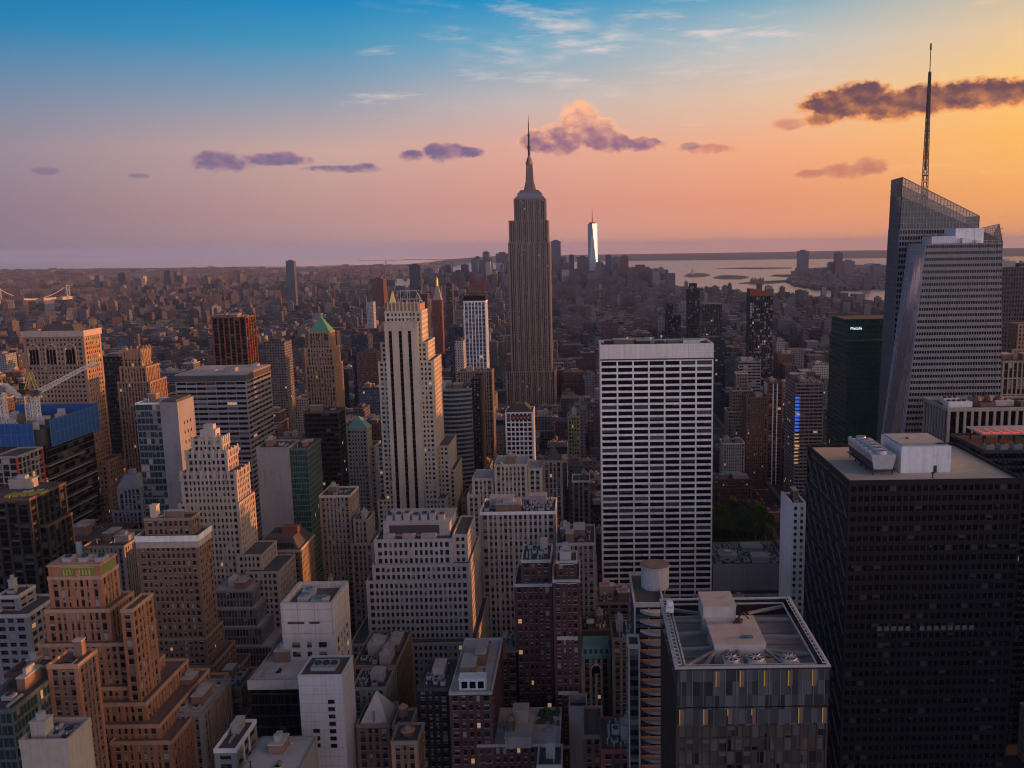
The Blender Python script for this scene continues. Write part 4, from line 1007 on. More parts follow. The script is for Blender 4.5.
# its luffing crane stands on the deck
mx_, my_ = x1-17, y0+22; za = zt-6
cr = thing('tower_crane', 'tower crane with a long white jib rising to the right, on the blue netted tower', 'crane', (mx_, my_, za))
co = (mx_, my_, za)
def lattice(mb, p, q, w0, w1, n, t_=.3, mi=0):
    p, q = Vector(p), Vector(q); d = (q-p).normalized(); up = Vector((0,0,1)) if abs(d.z) < .95 else Vector((1,0,0))
    s_ = d.cross(up).normalized(); u_ = s_.cross(d).normalized()
    pts = []
    for i in range(n+1):
        f = i/n; c = p.lerp(q, f); w_ = (w0+(w1-w0)*f)/2
        pts.append([c+s_*w_-u_*w_, c-s_*w_-u_*w_, c-s_*w_+u_*w_, c+s_*w_+u_*w_])
    for i in range(n):
        for k in range(4):
            mb.beam(pts[i][k], pts[i+1][k], t_, mi); mb.beam(pts[i][k], pts[i+1][(k+1)%4], t_*.6, mi); mb.beam(pts[i][k], pts[i][(k+1)%4], t_*.6, mi)
mb = MB(*co); lattice(mb, (mx_,my_,za), (mx_,my_,za+19), 3.4, 3.4, 6, .5); lattice(mb, (mx_-6,my_+2,za), (mx_-6,my_+2,za+14), 3, 3, 5, .45); mb.build('mast', MATS['crane_white'], cr)
zc_ = za+19
mb = MB(*co); mb.cyl(mx_,my_,zc_,zc_+1.5,2.4,k=14); mb.box(mx_-5,mx_+4,my_-2,my_+2,zc_+1.5,zc_+3.4,0); mb.box(mx_+2,mx_+4.4,my_-4.2,my_-2.1,zc_+1.6,zc_+4.4,1); mb.box(mx_-10,mx_-5,my_-2.5,my_+2.5,zc_+1.2,zc_+4.6,2)
mb.build('slewing_deck', [MATS['rust_metal'], MATS['glass_blue'], MATS['dark_metal']], cr)
mb = MB(*co)
for s_ in (-1.6, 1.6): mb.beam((mx_-6,my_+s_,zc_+3),(mx_-1,my_+s_,zc_+16),.5); mb.beam((mx_+2,my_+s_,zc_+3),(mx_-1,my_+s_,zc_+16),.4)
for q in (.35,.65,.97): mb.beam((mx_-6+5*q,my_-1.6,zc_+3+13*q),(mx_-6+5*q,my_+1.6,zc_+3+13*q),.35)
mb.build('a_frame', MATS['hoist_yellow'], cr)
je = (mx_+36, my_+14, zc_+21)
mb = MB(*co); lattice(mb, (mx_+3,my_+.6,zc_+3), je, 2.8, 1.8, 18, .42); mb.build('jib', MATS['crane_white'], cr)
mb = MB(*co); mb.beam((mx_-1,my_,zc_+16), je, .12); mb.beam(je,(je[0]+.2,je[1],je[2]-14),.1); mb.build('cables', MATS['dark_metal'], cr)
THINGS.append((cr,'',None))
c2 = thing('tower_crane', 'second crane whose white lattice jib reaches in from the left edge beside the first', 'crane', (x0+18, y0+20, za)); co = (x0+18,y0+20,za)
mb = MB(*co); lattice(mb, co, (co[0],co[1],za+22), 3, 3, 7, .45); mb.build('mast', MATS['crane_white'], c2)
mb = MB(*co); mb.cyl(co[0],co[1],za+22,za+23.5,2.2,k=12); mb.box(co[0]-6,co[0]+4,co[1]-2,co[1]+2,za+23.5,za+26,0); mb.build('slewing_deck', MATS['steel_grey'], c2)
mb = MB(*co); lattice(mb, (co[0]+2,co[1],za+27), (mx_-7,my_-5,za+19.5), 2.6, 1.8, 10, .42); mb.build('jib', MATS['crane_white'], c2)
mb = MB(*co); mb.beam((co[0]-4,co[1],za+26),(co[0]-1,co[1],za+36),.5); mb.beam((co[0]+2,co[1],za+26),(co[0]-1,co[1],za+36),.4); mb.beam((co[0]-1,co[1],za+36),(mx_-7,my_-5,za+20.5),.12); mb.build('a_frame', MATS['hoist_yellow'], c2)
THINGS.append((c2,'',None))

G = 'high_rise'
def hero(name, label, cat, tiers, mats, st, **k):
    if isinstance(mats, str): mats = [mats]*4
    k.setdefault('nwin', NW); return bldg(name, label, cat, tiers, mats, st, **k)
# construction stub with red edge in front
st = styl(bay=4.5, fl=4.2, pw=.5, sh=.6, pd=.1, sd=.4, rec=.42, corner=.5, sash=False, glass='glass_black', par=.4)
r, o, B = hero('construction_tower', 'open concrete frame with orange red edge and white hoarding, below the blue netted tower', 'construction site',
    [(50,110,541,505,34)], ['grey_concrete','dark_stone','grey_concrete','safety_red'], st, vbot=585, nwin=40, clutter=.5)
x0,x1,y0,y1,z1 = B[0][:5]; mb = MB(*o); mb.box(x0-.4, x0+19, y0-.5, y0-.13, z1-11, z1-.4, 0); mb.build('hoarding', MATS['white_panel'], r)
# red scaffold tower at left edge
hero('scaffolded_building', 'narrow building behind pale scaffolding with red netting, at the left edge under the blue netting', 'building',
    [(-8,17,458,520,26)], ['safety_red','grey_concrete','grey_concrete','grey_concrete'], styl(bay=4, fl=4, pw=.5, sh=.5, pd=.8, sd=.7, rec=.9, corner=1, sash=False), vbot=510, nwin=30, clutter=0)
# tan tower with the glowing side
st = styl(bay=2.8, fl=3.7, pw=1.3, sh=1.7, pd=.45, sd=.2, rec=.5, corner=2.4, par=1.4)
r, o, B = hero('high_rise', 'massive tan brick tower with arched top windows and one side glowing orange, upper left', 'skyscraper',
    [(22,83,333,673,24),(18,88,455,668,34)], ['tan_brick','tan_brick','brown_trim','tan_brick'], st, vbot=470, clutter=0, wings=[(88.2,108,462,678,22)])
x0,x1,y0,y1,z1 = B[0][:5]; mb = MB(*o)
mb.frustum(x0+10,x1-8,y0+4,y1-3,z1+.16,x0+16,x1-12,y0+7,y1-7,z1+6,0); mb.box(x0+18,x0+26,y0+9,y1-9,z1+6,z1+8,0); mb.build('mansard_roof', [MATS['dark_stone']], r)
mb = MB(*o)
for a in (.12,.4,.72):
    cxx = x0+(x1-x0)*(a+.04)
    for k in range(3): mb.box(cxx-3.4+k*2.4, cxx-1.6+k*2.4, y0-.06, y0-.02, z1-24, z1-13, 1)
    for k in range(10):
        an = math.pi*k/9; an2 = math.pi*(k+1)/9
        mb.beam((cxx+4.4*math.cos(an), y0-.2, z1-13+4.4*math.sin(an)), (cxx+4.4*math.cos(an2), y0-.2, z1-13+4.4*math.sin(an2)), .7, 0)
    for s_ in (-4.4, 4.4): mb.box(cxx+s_-.35, cxx+s_+.35, y0-.45, y0-.061, z1-25, z1-13, 0)
mb.build('arched_windows', [MATS['pink_concrete'], MATS['glass_black']], r)
mb = MB(*o); mb.box(x0-.8,x1+.8,y0-.8,y0-.13,z1-3,z1+1.6,0); mb.box(x1+.13,x1+.8,y0-.13,y1+.8,z1-3,z1+1.6,0); mb.build('cornice', MATS['pink_concrete'], r)
# dark slab and crowned brown tower
hero('high_rise', 'plain dark slab squeezed between the massive tan tower and the spiky crowned brown tower', 'skyscraper', [(97,124,358,760,30)], ['black_metal','black_metal_light','dark_stone','black_metal'], S_VERT, vbot=465, nwin=40)
r, o, B = hero('art_deco_skyscraper', 'brown brick tower with a spiky crown of vertical fins glowing on the right, upper left', 'skyscraper',
    [(122,141,352,702,15),(119,146,368,699,22),(117,150,383,697,28)], ['tan_brick','tan_brick','dark_brick','tan_brick'], S_VERT, vbot=470, clutter=0)
x0,x1,y0,y1,z1 = B[0][:5]; mb = MB(*o)
for k in range(7): a = x0+k*(x1-x0-1)/6; mb.box(a,a+1,y0-.4,y0+.8,z1-6,z1+2.6+(k%2)*2,0)
for k in range(6): a = y0+1+k*(y1-y0-2)/5; mb.box(x1-.6,x1+.5,a,a+1,z1-6,z1+2.6+(k%2)*2,0)
mb.build('crown_fins', MATS['tan_brick'], r)
# glass and white slab
st = styl(bay=2.6, fl=4.2, pw=.2, sh=.9, pd=.15, sd=.25, rec=.3, corner=.3, sash=False, glass='glass_teal', par=.7, mix=(.7,0,.1,.08,.004,.06,.056))
r, o, B = hero('office_tower', 'glass fronted tower joined to a blank white concrete slab, under the crowned brown tower', 'skyscraper', [(135,160,404,520,21)], ['steel_grey','steel_grey','steel_grey','white_panel'], st, vbot=520, clutter=.8, roof='roof_pale', faces='NE')
x0,x1,y0,y1,z1 = B[0][:5]
xe = Xof(177.5,520,z1); mb = MB(*o); mb.box(x1+.003, xe, y0-.6, y1+1, 0, z1+.8, 0, 'b'); mb.box(x1+1, xe-1, y0+.4, y1, z1+.8, z1+2.2, 1, 'b')
mb.build('concrete_slab', [MATS['violet_grey'], MATS['roof_tar']], r)
mb = MB(*o)
for k in range(5):
    for q in range(3): mb.box(xe-.01, xe+.05, y0+6+q*4.4, y0+7.2+q*4.4, z1-14-k*1, z1-12-k*1, 0) if k == 0 else mb.box(xe-.01, xe+.05, y0+6+q*4.4, y0+7.2+q*4.4, z1-14-k*6, z1-12-k*6, 0)
mb.build('window', GLASS, r)
HERO.append((x1,xe,y0,y1,z1,520,''))
# striped wide slab
st = styl(bay=7, fl=3.75, pw=.3, sh=1.9, pd=.2, sd=.42, rec=.5, corner=.7, sash=False, par=.6, glass='glass_black')
r, o, B = hero('office_tower', 'wide slab with thin pale horizontal stripes and a copper lit side, upper left', 'skyscraper', [(175,246,381,640,52)], ['violet_grey','violet_grey','violet_grey','dark_stone'], st, vbot=520, clutter=1, roof='roof_pale')
x0,x1,y0,y1,z1 = B[0][:5]
mb = MB(*o); mb.box(x0+.1,x1-.1,y0-.14,y1+.0,z1+.5,z1+4,0,'b'); mb.build('louvre', MATS['dark_stone'], r)
mb = MB(*o); mb.box(x0-.1,x1+.1,y0-.2,y1+.2,z1+4,z1+5,0); mb.box(x0+.8,x1-.8,y0+.8,y1-.8,z1+5,z1+5.1,1)
mb.box(x1-20,x1-12,y0+10,y0+18,z1+5,z1+8,0); mb.build('roof_edge', [MATS['violet_grey'], MATS['roof_pale']], r)
# cream deco tower
st = styl(bay=2.2, fl=3.4, pw=1.05, sh=1.45, pd=.4, sd=.25, rec=.5, corner=1.6, par=.8, mix=(.7,.08,.06,.05,.004,.07,.036))
r, o, B = hero('art_deco_skyscraper', 'cream limestone tower with a battlemented crown, standing before the wide striped slab', 'skyscraper',
    [(191,222,440,446,9),(185,227,453,443,14),(180,236,474,440,18),(178,239,505,438,22)], 'deco_stone', st, vbot=560, clutter=.6, wings=[(236,262,556,436,22),(246,279,573,432,26)])
for i in (0,1,2):
    x0,x1,y0,y1,z1 = B[i][:5]; mb = MB(*o); n_ = 5+i*2
    for k in range(n_): a = x0-.1+k*(x1-x0-1)/(n_-1); mb.box(a,a+1.2,y0-.5,y0-.13,z1-3,z1+1.9,0)
    for k in range(4): a = y0+.3+k*(y1-y0-1.5)/3; mb.box(x1+.13,x1+.5,a,a+1.2,z1-3,z1+1.9,0)
    mb.box(x0-.45,x1+.45,y0-.45,y0-.135,z1-3.4,z1-2.7,0); mb.box(x1+.135,x1+.45,y0-.135,y1+.3,z1-3.4,z1-2.7,0)
    mb.build('battlement', MATS['limestone'], r)
x0,x1,y0,y1,z1 = B[0][:5]; mb = MB(*o); mb.box((x0+x1)/2-4,(x0+x1)/2+4,y0+2,y1-1,z1+.16,z1+5,0,'b'); mb.box((x0+x1)/2-2.5,(x0+x1)/2+2.5,y0+3,y1-2,z1+5,z1+7.5,1); mb.build('bulkhead', [MATS['limestone'], MATS['roof_coping']], r)
# copper lit ribbed slab
hero('high_rise', 'dark bronze slab with glowing rust red vertical ribs, behind the wide striped slab', 'skyscraper', [(211,245.5,318,1100,34)], ['rust_metal','rust_metal','black_metal','rust_metal'],
    styl(bay=7.4, fl=4, pw=1.6, sh=1.4, pd=1.3, sd=.3, rec=1.4, corner=1.2, sash=False, glass='glass_black', par=1), vbot=372, nwin=60, roof='roof_brown', clutter=1)
# grey plain with glass side
r,o,B = hero('office_building', 'plain grey concrete block left of the dark green glass wing', 'office building', [(256,288,449,560,24)], 'grey_concrete', styl(), vbot=530, clutter=.8, faces='')
hero('office_building', 'dark green glass wing right of the plain grey concrete block', 'office building', [(288.6,307,450,562,30)], ['green_grey']*4, S(S_CURT, glass='glass_green'), vbot=530, nwin=60, clutter=.5)
# dark bronze box
hero('office_tower', 'black glass box with copper stripes on its west side, below the green pyramid tower', 'skyscraper', [(303.5,338.5,413,640,18)], ['bronze','black_metal','black_metal','dark_brick'], styl(bay=3, fl=3.7, pw=.25, sh=1.7, pd=.12, sd=.32, rec=.4, corner=.5, sash=False, glass='glass_black', mix=(.93,.0,.02,.01,.01,.0,.03)), vbot=490, clutter=.6)
# green pyramid tower
r, o, B = hero('art_deco_skyscraper', 'slender tan tower under a bright green copper pyramid roof, its west side glowing orange', 'skyscraper', [(308,329.5,333,763,17),(306,333,349,760,22),(305,335,366,758,25)], ['tan_brick','tan_brick','brown_brick','tan_brick'], S_VERT, vbot=412, clutter=0)
x0,x1,y0,y1,z1 = B[0][:5]; mb = MB(*o); mb.frustum(x0+.3,x1-.3,y0+.3,y1-.3,z1+1,(x0+x1)/2-1.4,(x0+x1)/2+1.4,(y0+y1)/2-1.4,(y0+y1)/2+1.4,Zof(318,770,320)); mb.cyl((x0+x1)/2,(y0+y1)/2,Zof(318,770,320),Zof(314,770,320),1,.3,8); mb.build('pyramid_roof', MATS['copper_green'], r)
mb = MB(*o)
for k in range(3):
    a = x0+2+k*(x1-x0-4)/2.4; mb.box(a,a+1.6,y0-.5,y0-.2,z1-7,z1-1,0)
mb.build('loggia', MATS['dark_stone'], r)
# small green pyramid
r, o, B = hero('high_rise', 'pale tower with a small verdigris pyramid roof, right of the black glass box', 'high-rise', [(346,367,430,700,15)], 'limestone', S_BRICK, vbot=480, clutter=0, nwin=60, wings=[(350,375,447,706,20)])
x0,x1,y0,y1,z1 = B[0][:5]; mb = MB(*o); mb.frustum(x0,x1,y0,y1,z1+1.2,(x0+x1)/2-.8,(x0+x1)/2+.8,(y0+y1)/2-.8,(y0+y1)/2+.8,Zof(416,708,356)); mb.build('pyramid_roof', MATS['copper_pale'], r)
# medium ones
hero('office_building', 'tan brick building with close window rows, right of the dark green glass wing', 'office building', [(319,350,497,500,20)], ['tan_brick','limestone_dark','brown_brick','cream'], S_BRICK, vbot=575, tank=True)
hero('office_building', 'stepped tan building just right of the close windowed tan brick one', 'office building', [(353,368,521,496,16),(351,373,545,494,22)], ['limestone_dark','limestone_dark','brown_brick','limestone_dark'], S_BRICK, vbot=560, nwin=60, tank=True)
r, o, B = hero('mansard_building', 'low brick building with a dark mansard roof and pale cornice, behind the stepped glass terraces', 'building', [(254,300,552,470,28)], ['brown_brick','brown_trim','brown_brick','pink_concrete'], S_BRICK, vbot=580, clutter=0)
x0,x1,y0,y1,z1 = B[0][:5]; mb = MB(*o); mb.frustum(x0+1,x1-1,y0+1,y1-1,z1+.2,x0+5,x1-5,y0+5,y1-5,z1+7)
for k in range(9): a = x0+3+k*(x1-x0-8)/8; mb.box(a,a+1.3,y0+1.6,y0+4,z1+1.5,z1+4.4,1)
mb.build('mansard_roof', [MATS['dark_stone'], MATS['black_metal_light']], r)
mb = MB(*o); mb.box(x0+12,x0+21,y0+12,y0+18,z1+7,z1+10.5,0); mb.build('bulkhead', MATS['red_brick'], r)
# terraced glass building
st = styl(bay=1.55, fl=3.7, pw=.2, sh=.95, pd=.36, sd=.22, rec=.4, corner=.4, sash=False, par=.7, glass='glass_slate', mix=(.86,.01,.03,.0,.004,.04,.056))
r, o, B = hero('office_building', 'terraced dark glass building stepping down like stairs with pale ledges, lower left', 'office building',
    [(212,252,592,420,18),(211.5,256,610,417,24),(211,261,629,414,30),(210,272,648,411,38)], ['steel_grey','violet_grey','steel_grey','violet_grey'], st, vbot=675, clutter=.8, roof='roof_pale')
x0,x1,y0,y1,z1 = B[0][:5]; mb = MB(*o); mb.frustum(x0+6,x1-6,y0+6,y1-4,z1+.2,x0+6,x0+6.3,y0+6,y1-4,z1+4.6); mb.build('skylight', MATS['pale_concrete'], r)
# left edge row
hero('office_building', 'pale grey stone building with a stepped roof at the left edge, lower left', 'office building', [(-4,18,598,352,12),(-8,28,617,346,22)], ['violet_grey','violet_grey','violet_grey','pale_concrete'], S(S_STONE, bay=4), vbot=690, nwin=80, clutter=.5)
r, o, B = hero('office_building', 'dark brown piered block with a roof garden, cut by the left edge', 'office building', [(-30,29,501,430,32)], ['black_metal_light','black_metal_light','black_metal','dark_brick'],
    styl(bay=5, fl=4, pw=1.1, sh=.9, pd=.8, sd=.5, rec=.9, corner=1.2, sash=False, glass='glass_black'), vbot=600, clutter=.5, wings=[(29.4,48,527,438,22)])
x0,x1,y0,y1,z1 = B[0][:5]; mb = MB(*o)
for k in range(5): mb.box(x0+14+k*3.4,x0+16.6+k*3.4,y0+5+k,y0+12+k,z1+.16,z1+1.2,0)
mb.build('roof_garden', plain('garden_yellow', (.32,.27,.06), .8), r)
hero('office_building', 'low brown brick building with small square windows at the foot of the orange brick tower', 'office building', [(6,46,676,262,9)], ['brown_brick','brown_brick','dark_brick','dark_brick'], S_BRICK, vbot=720, nwin=80, clutter=.6)
hero('office_building', 'orange brown brick block with a raised corner, directly before the orange brick tower', 'office building', [(47,78,668,256,11)], ['orange_brick','brown_brick','dark_brick','orange_trim'], S_BRICK, vbot=730, nwin=80, clutter=.4, roof='roof_brown')
r, o, B = hero('office_building', 'plain beige roof box with a sunken machinery well, bottom left corner', 'building', [(20,68,747,215,11)], 'mid_stone', styl(par=2.2), vbot=768, clutter=1.4, faces='')
hero('office_building', 'dark teal glass building cut by the bottom left corner', 'office building', [(-30,12,713,238,30)], 'green_grey', S(S_CURT, glass='glass_teal'), vbot=768, nwin=80, clutter=.6)
# right of orange tower
hero('office_building', 'grey brick building with a rounded white trimmed roof edge, right of the orange brick tower', 'office building', [(150,203,716,300,26)], ['limestone_dark','brown_trim','brown_brick','violet_grey'], S(S_DECO, bay=2.3), vbot=768, clutter=2, tank=False, roof='roof_pale')
hero('office_building', 'dark brown stepped building behind the rounded roof building', 'office building', [(210,241,690,335,18),(206,246,718,330,30)], ['brown_brick','brown_brick','dark_brick','brown_trim'], S_BRICK, vbot=768, nwin=80, clutter=1.4)
hero('office_building', 'narrow pale building with white framed windows, low beside the dark glass block', 'building', [(214,236,752,262,18)], ['grey_concrete','white_panel','violet_grey','white_panel'], S(S_STONE, bay=4.5), vbot=768, nwin=40, clutter=.4)
hero('office_building', 'wide pale flat roof at the bottom edge below the greenhouse roof', 'building', [(238,297,775,238,20)], 'violet_grey', styl(par=.5), vbot=768, nwin=0, clutter=.5, faces='', roof='roof_pale')
hero('domed_building', 'small grey stepped building with a domed top and columns, below the black slab', 'building', [(117,141,489,560,12),(112,143,512,556,18)], ['violet_grey','violet_grey','dark_stone','violet_grey'], S_VERT, vbot=535, nwin=60, clutter=0)
x0,x1,y0,y1,z1 = THINGS[-1][2][:5]; r = THINGS[-1][0]; o = tuple(r.location); mb = MB(*o); mb.frustum(x0,x1,y0,y1,z1+1,x0+4,x1-4,y0+3,y1-3,z1+9); mb.box(x0+6,x1-6,y0+4,y1-4,z1+9,z1+12); mb.build('dome', MATS['violet_grey'], r)
hero('office_building', 'grey office building with thin stripes between the orange brick tower and the white corniced tower', 'office building', [(82,124,548,470,30)], ['limestone_dark','limestone_dark','dark_stone','limestone_dark'], S_BRICK, vbot=600, nwin=60, clutter=1.2)

# ================================================================ centre
st = styl(bay=3.2, fl=3.9, pw=.4, sh=1.5, pd=.2, sd=.45, rec=.5, corner=.8, sash=False, glass='glass_teal', mix=(.8,.0,.03,.02,.02,.05,.08), par=1)
r, o, B = hero('office_tower', 'curved front glass office tower with pale floor bands, right of the cream setback tower', 'skyscraper', [(433,471,390,765,34)], ['grey_concrete','violet_grey','violet_grey','violet_grey'], st, vbot=480, clutter=1.2)
x0,x1,y0,y1,z1 = B[0][:5]; W_ = x1-x0
mb = MB(*o); nseg = 14; mats_ = [MATS['violet_grey'], MATS['glass_teal']]
arc = [(x0 + W_*i/nseg, y0 - .6 - 6*math.sin(math.pi*i/nseg)) for i in range(nseg+1)]
nf_ = int(z1/3.9)
mb.prism([*arc, (x1,y0+1),(x0,y0+1)], 0, z1+.5, 1, 1)
arc2 = [(x0 - .3 + (W_+.6)*i/nseg, y0 - 1.1 - 6*math.sin(math.pi*i/nseg)) for i in range(nseg+1)]
for j in range(nf_+1): mb.prism([*arc2, (x1+.3,y0+.9),(x0-.3,y0+.9)], z1-.2-j*3.9, z1+1.4-j*3.9, 0, 0)
mb.build('curved_front', mats_, r)
hero('office_tower', 'black slab on the right side of the curved glass tower', 'skyscraper', [(472,480,380,772,30)], 'black_metal', S_VERT, vbot=470, nwin=30, clutter=0)
r, o, B = hero('high_rise', 'white gridded tower with a dark louvred top and red scaffold, left of the tallest spire', 'skyscraper', [(463.5,485.5,302,905,20)], ['white_stone','white_stone','violet_grey','white_stone'],
    styl(bay=3.6, fl=4.2, pw=.8, sh=1.5, pd=.6, sd=.5, rec=.7, corner=1, sash=False, glass='glass_blue'), vbot=369, clutter=0)
x0,x1,y0,y1,z1 = B[0][:5]; mb = MB(*o); mb.box(x0+.4,x1-.4,y0+.4,y1-.4,z1+1.1,z1+6,0,'b')
for k in range(8): a = x0+k*(x1-x0-.5)/7; mb.box(a,a+.5,y0-.2,y0+.4,z1+1.1,z1+8.5,1)
mb.box(x0,x1,y0,y1,z1+8.5,z1+9,1); mb.build('louvred_top', [MATS['black_metal'], MATS['bronze']], r)
mb = MB(*o)
for i in range(5):
    for j in range(2):
        a = x0+6+i*(x1-x0-7)/4; mb.beam((a,y0+3+j*12,z1+9),(a,y0+3+j*12,z1+24),.5)
for z in (12,16,20,24):
    for j in range(2): mb.beam((x0+6,y0+3+j*12,z1+z),(x1-1,y0+3+j*12,z1+z),.5)
mb.build('scaffold', MATS['red_brick'], r)
hero('high_rise', 'tall brown tower with dense vertical ribs directly below the white gridded tower', 'skyscraper', [(456.8,492,372,880,20),(458,493,412,877,26)], ['brown_brick','brown_trim','dark_brick','brown_trim'], S_VERT, vbot=440, clutter=.6)
st = styl(bay=3.4, fl=3.9, pw=1.0, sh=1.2, pd=.5, sd=.42, rec=.6, corner=1.3, sash=False, glass='glass_black', par=.8)
r, o, B = hero('office_tower', 'white gridded block with reddish top floor and dark hipped roof, below the tallest spire', 'office building', [(505,533,413,700,26)], 'white_stone', st, vbot=470, clutter=0)
x0,x1,y0,y1,z1 = B[0][:5]; mb = MB(*o); mb.frustum(x0+2,x1-2,y0+2,y1-2,z1+.8,x0+7,x1-7,y0+7,y1-7,z1+6); mb.build('hipped_roof', MATS['dark_stone'], r)
mb = MB(*o); 
for k in range(7): a = x0+1.6+k*(x1-x0-2.2)/7; mb.box(a,a+2.2,y0-.05,y0+.02,z1-6,z1-1.5,0)
mb.build('red_panel', MATS['red_brick'], r)
hero('office_building', 'beige block with a flat white roof, directly behind the wide grey cornice building', 'office building', [(494,527,466,560,26)], ['cream','cream','limestone_dark','cream'], S(S_STONE, par=1.2), vbot=510, clutter=.6, roof='roof_pale', wings=[(472,493.4,480,562,24),(467,480,497,556,20),(527.6,542,470,563,22)])
r, o, B = hero('gothic_building', 'narrow grey stone building with a steep gothic gable, right of the beige flat roofed block', 'building', [(543,562,462,575,14)], ['limestone_dark','limestone_dark','dark_stone','limestone_dark'], S(S_VERT), vbot=515, nwin=60, clutter=0)
x0,x1,y0,y1,z1 = B[0][:5]; mb = MB(*o)
xm = (x0+x1)/2; n = len(mb.v); mb.v += [(x0+2,y0,z1+1),(x1-2,y0,z1+1),(xm,y0+1,z1+10),(x0+2,y1-.5,z1+1),(x1-2,y1-.5,z1+1),(xm,y1-2,z1+10)]; mb.f += [(0,1,2),(0,2,5,3),(1,4,5,2),(3,5,4)]; mb.m += [0]*4
for a in (x0+.3, x1-1.5): mb.box(a,a+1.2,y0-.2,y0+1,z1+1,z1+5,0)
mb.build('gable_roof', [MATS['dark_stone']], r)
st = styl(bay=2.7, fl=3.7, pw=1.2, sh=1.55, pd=.34, sd=.2, rec=.44, corner=1.5, group=3, gw=1.7, par=1.3, mix=(.68,.10,.06,.05,.008,.07,.032))
r, o, B = hero('office_building', 'wide grey stone building with a strong cornice and machinery on its roof, in the centre', 'office building', [(480,555.5,514,450,26)], ['limestone_dark','limestone','limestone_dark','white_stone'], st, vbot=625, clutter=0)
x0,x1,y0,y1,z1 = B[0][:5]; roof_clutter(r, x0,x1,y0,y1,z1+.15,o,2.6,True)
hero('office_building', "grey brown building with cluttered roof, directly left of the white slab tower's foot", 'office building', [(556,595.5,545,425,30)], ['limestone_dark','limestone_dark','brown_brick','limestone'], S(S_BRICK), vbot=610, clutter=2.2, tank=True)
hero('office_building', 'small ornate stone building with arched top floor, left of the white slab tower', 'building', [(572,590,482,640,20)], ['limestone_dark','mid_stone','dark_brick','white_stone'], S(S_STONE, bay=3.4), vbot=520, nwin=40, clutter=.6)
hero('high_rise', 'slim greenish yellow lit building left of the white slab tower', 'building', [(567.5,580,417,860,24)], ['limestone_dark','painted_lime_light','painted_lime_light','limestone_dark'], S(S_VERT), vbot=458, nwin=40, clutter=.5) if wall('painted_lime_light', (.24,.27,.12)) else None  # greenish yellow light painted into the pier and spandrel colour
# dark red brick pair
st = styl(bay=2.3, fl=3.4, pw=1.25, sh=1.6, pd=.2, sd=.18, rec=.3, corner=1.3, par=.9, mix=(.6,.14,.1,.06,.012,.06,.028))
r, o, B = hero('apartment_building', 'dark red brick block with stepped left edge and pale coping, in the lower centre', 'apartment building', [(521,551,562,347,20),(514,552,586,345,24)], ['dark_red_brick','dark_red_brick','dark_red_brick','pale_concrete'], st, vbot=680, clutter=1.6)
st2 = S(st, band=7)
r, o, B = hero('apartment_building', 'slim dark red brick tower with white string courses, in the lower centre', 'apartment building', [(556,577,563,339,12),(552.6,580,582,334,22)], ['dark_red_brick','dark_red_brick','dark_red_brick','pale_concrete'], st2, vbot=690, clutter=.8)
x0,x1,y0,y1,z1 = B[0][:5]; mb = MB(*o); mb.box(x0+1.5,x0+6,y0+2,y0+8,z1+.16,z1+4,0); mb.box(x0+2.5,x0+5,y0+3,y0+7,z1+4,z1+6.5,1); mb.build('bulkhead', [MATS['pale_metal'], MATS['roof_metal']], r)
# ornate green topped house
r, o, B = hero('ornate_building', 'small ornate building with a turquoise attic and an arched window', 'building', [(581,611,658,380,14)], ['mid_stone','mid_stone','dark_brick','copper_pale'], S(S_STONE, bay=2.6), vbot=720, nwin=60, clutter=0)
x0,x1,y0,y1,z1 = B[0][:5]; mb = MB(*o); mb.frustum(x0-.2,x1+.2,y0-.3,y1,z1+1,x0+.8,x1-.8,y0+2.6,y1-2,z1+5.2,0)
for k in range(5): a = x0+1.6+k*(x1-x0-4)/4; mb.box(a,a+1.0,y0+.25,y0+1.6,z1+2,z1+3.6,1)
mb.build('attic', [MATS['copper_pale'], MATS['dark_stone']], r)
mb = MB(*o); xm=(x0+x1)/2
for k in range(10):
    an, a2 = math.pi*k/10, math.pi*(k+1)/10; mb.beam((xm+2*math.cos(an),y0-.35,z1-5+2*math.sin(an)),(xm+2*math.cos(a2),y0-.35,z1-5+2*math.sin(a2)),.4)
mb.box(xm-1.7,xm+1.7,y0-.2,y0-.1,z1-7.5,z1-4,1); mb.build('arched_window', [MATS['white_stone'], MATS['glass_black']], r)
hero('brick_building', 'brown brick building with a flat cluttered roof behind the ornate turquoise attic', 'building', [(597,641,604,455,22)], ['red_brick','brown_brick','dark_brick','brown_trim'], S(S_BRICK, bay=5), vbot=650, nwin=40, clutter=2.4, tank=True, roof='roof_brown')
hero('brick_building', 'windowless dark brown brick building beside the slim dark red tower', 'building', [(581,611,632,410,20)], 'brown_brick', styl(par=1), vbot=655, nwin=0, clutter=2.6, tank=True, faces='')
hero('office_building', 'grey brown office block left of the balconied tower, with arched parapet', 'building', [(612,636,640,372,20)], ['brown_trim','brown_trim','dark_brick','brown_trim'], S_BRICK, vbot=740, nwin=80, clutter=1, tank=True)
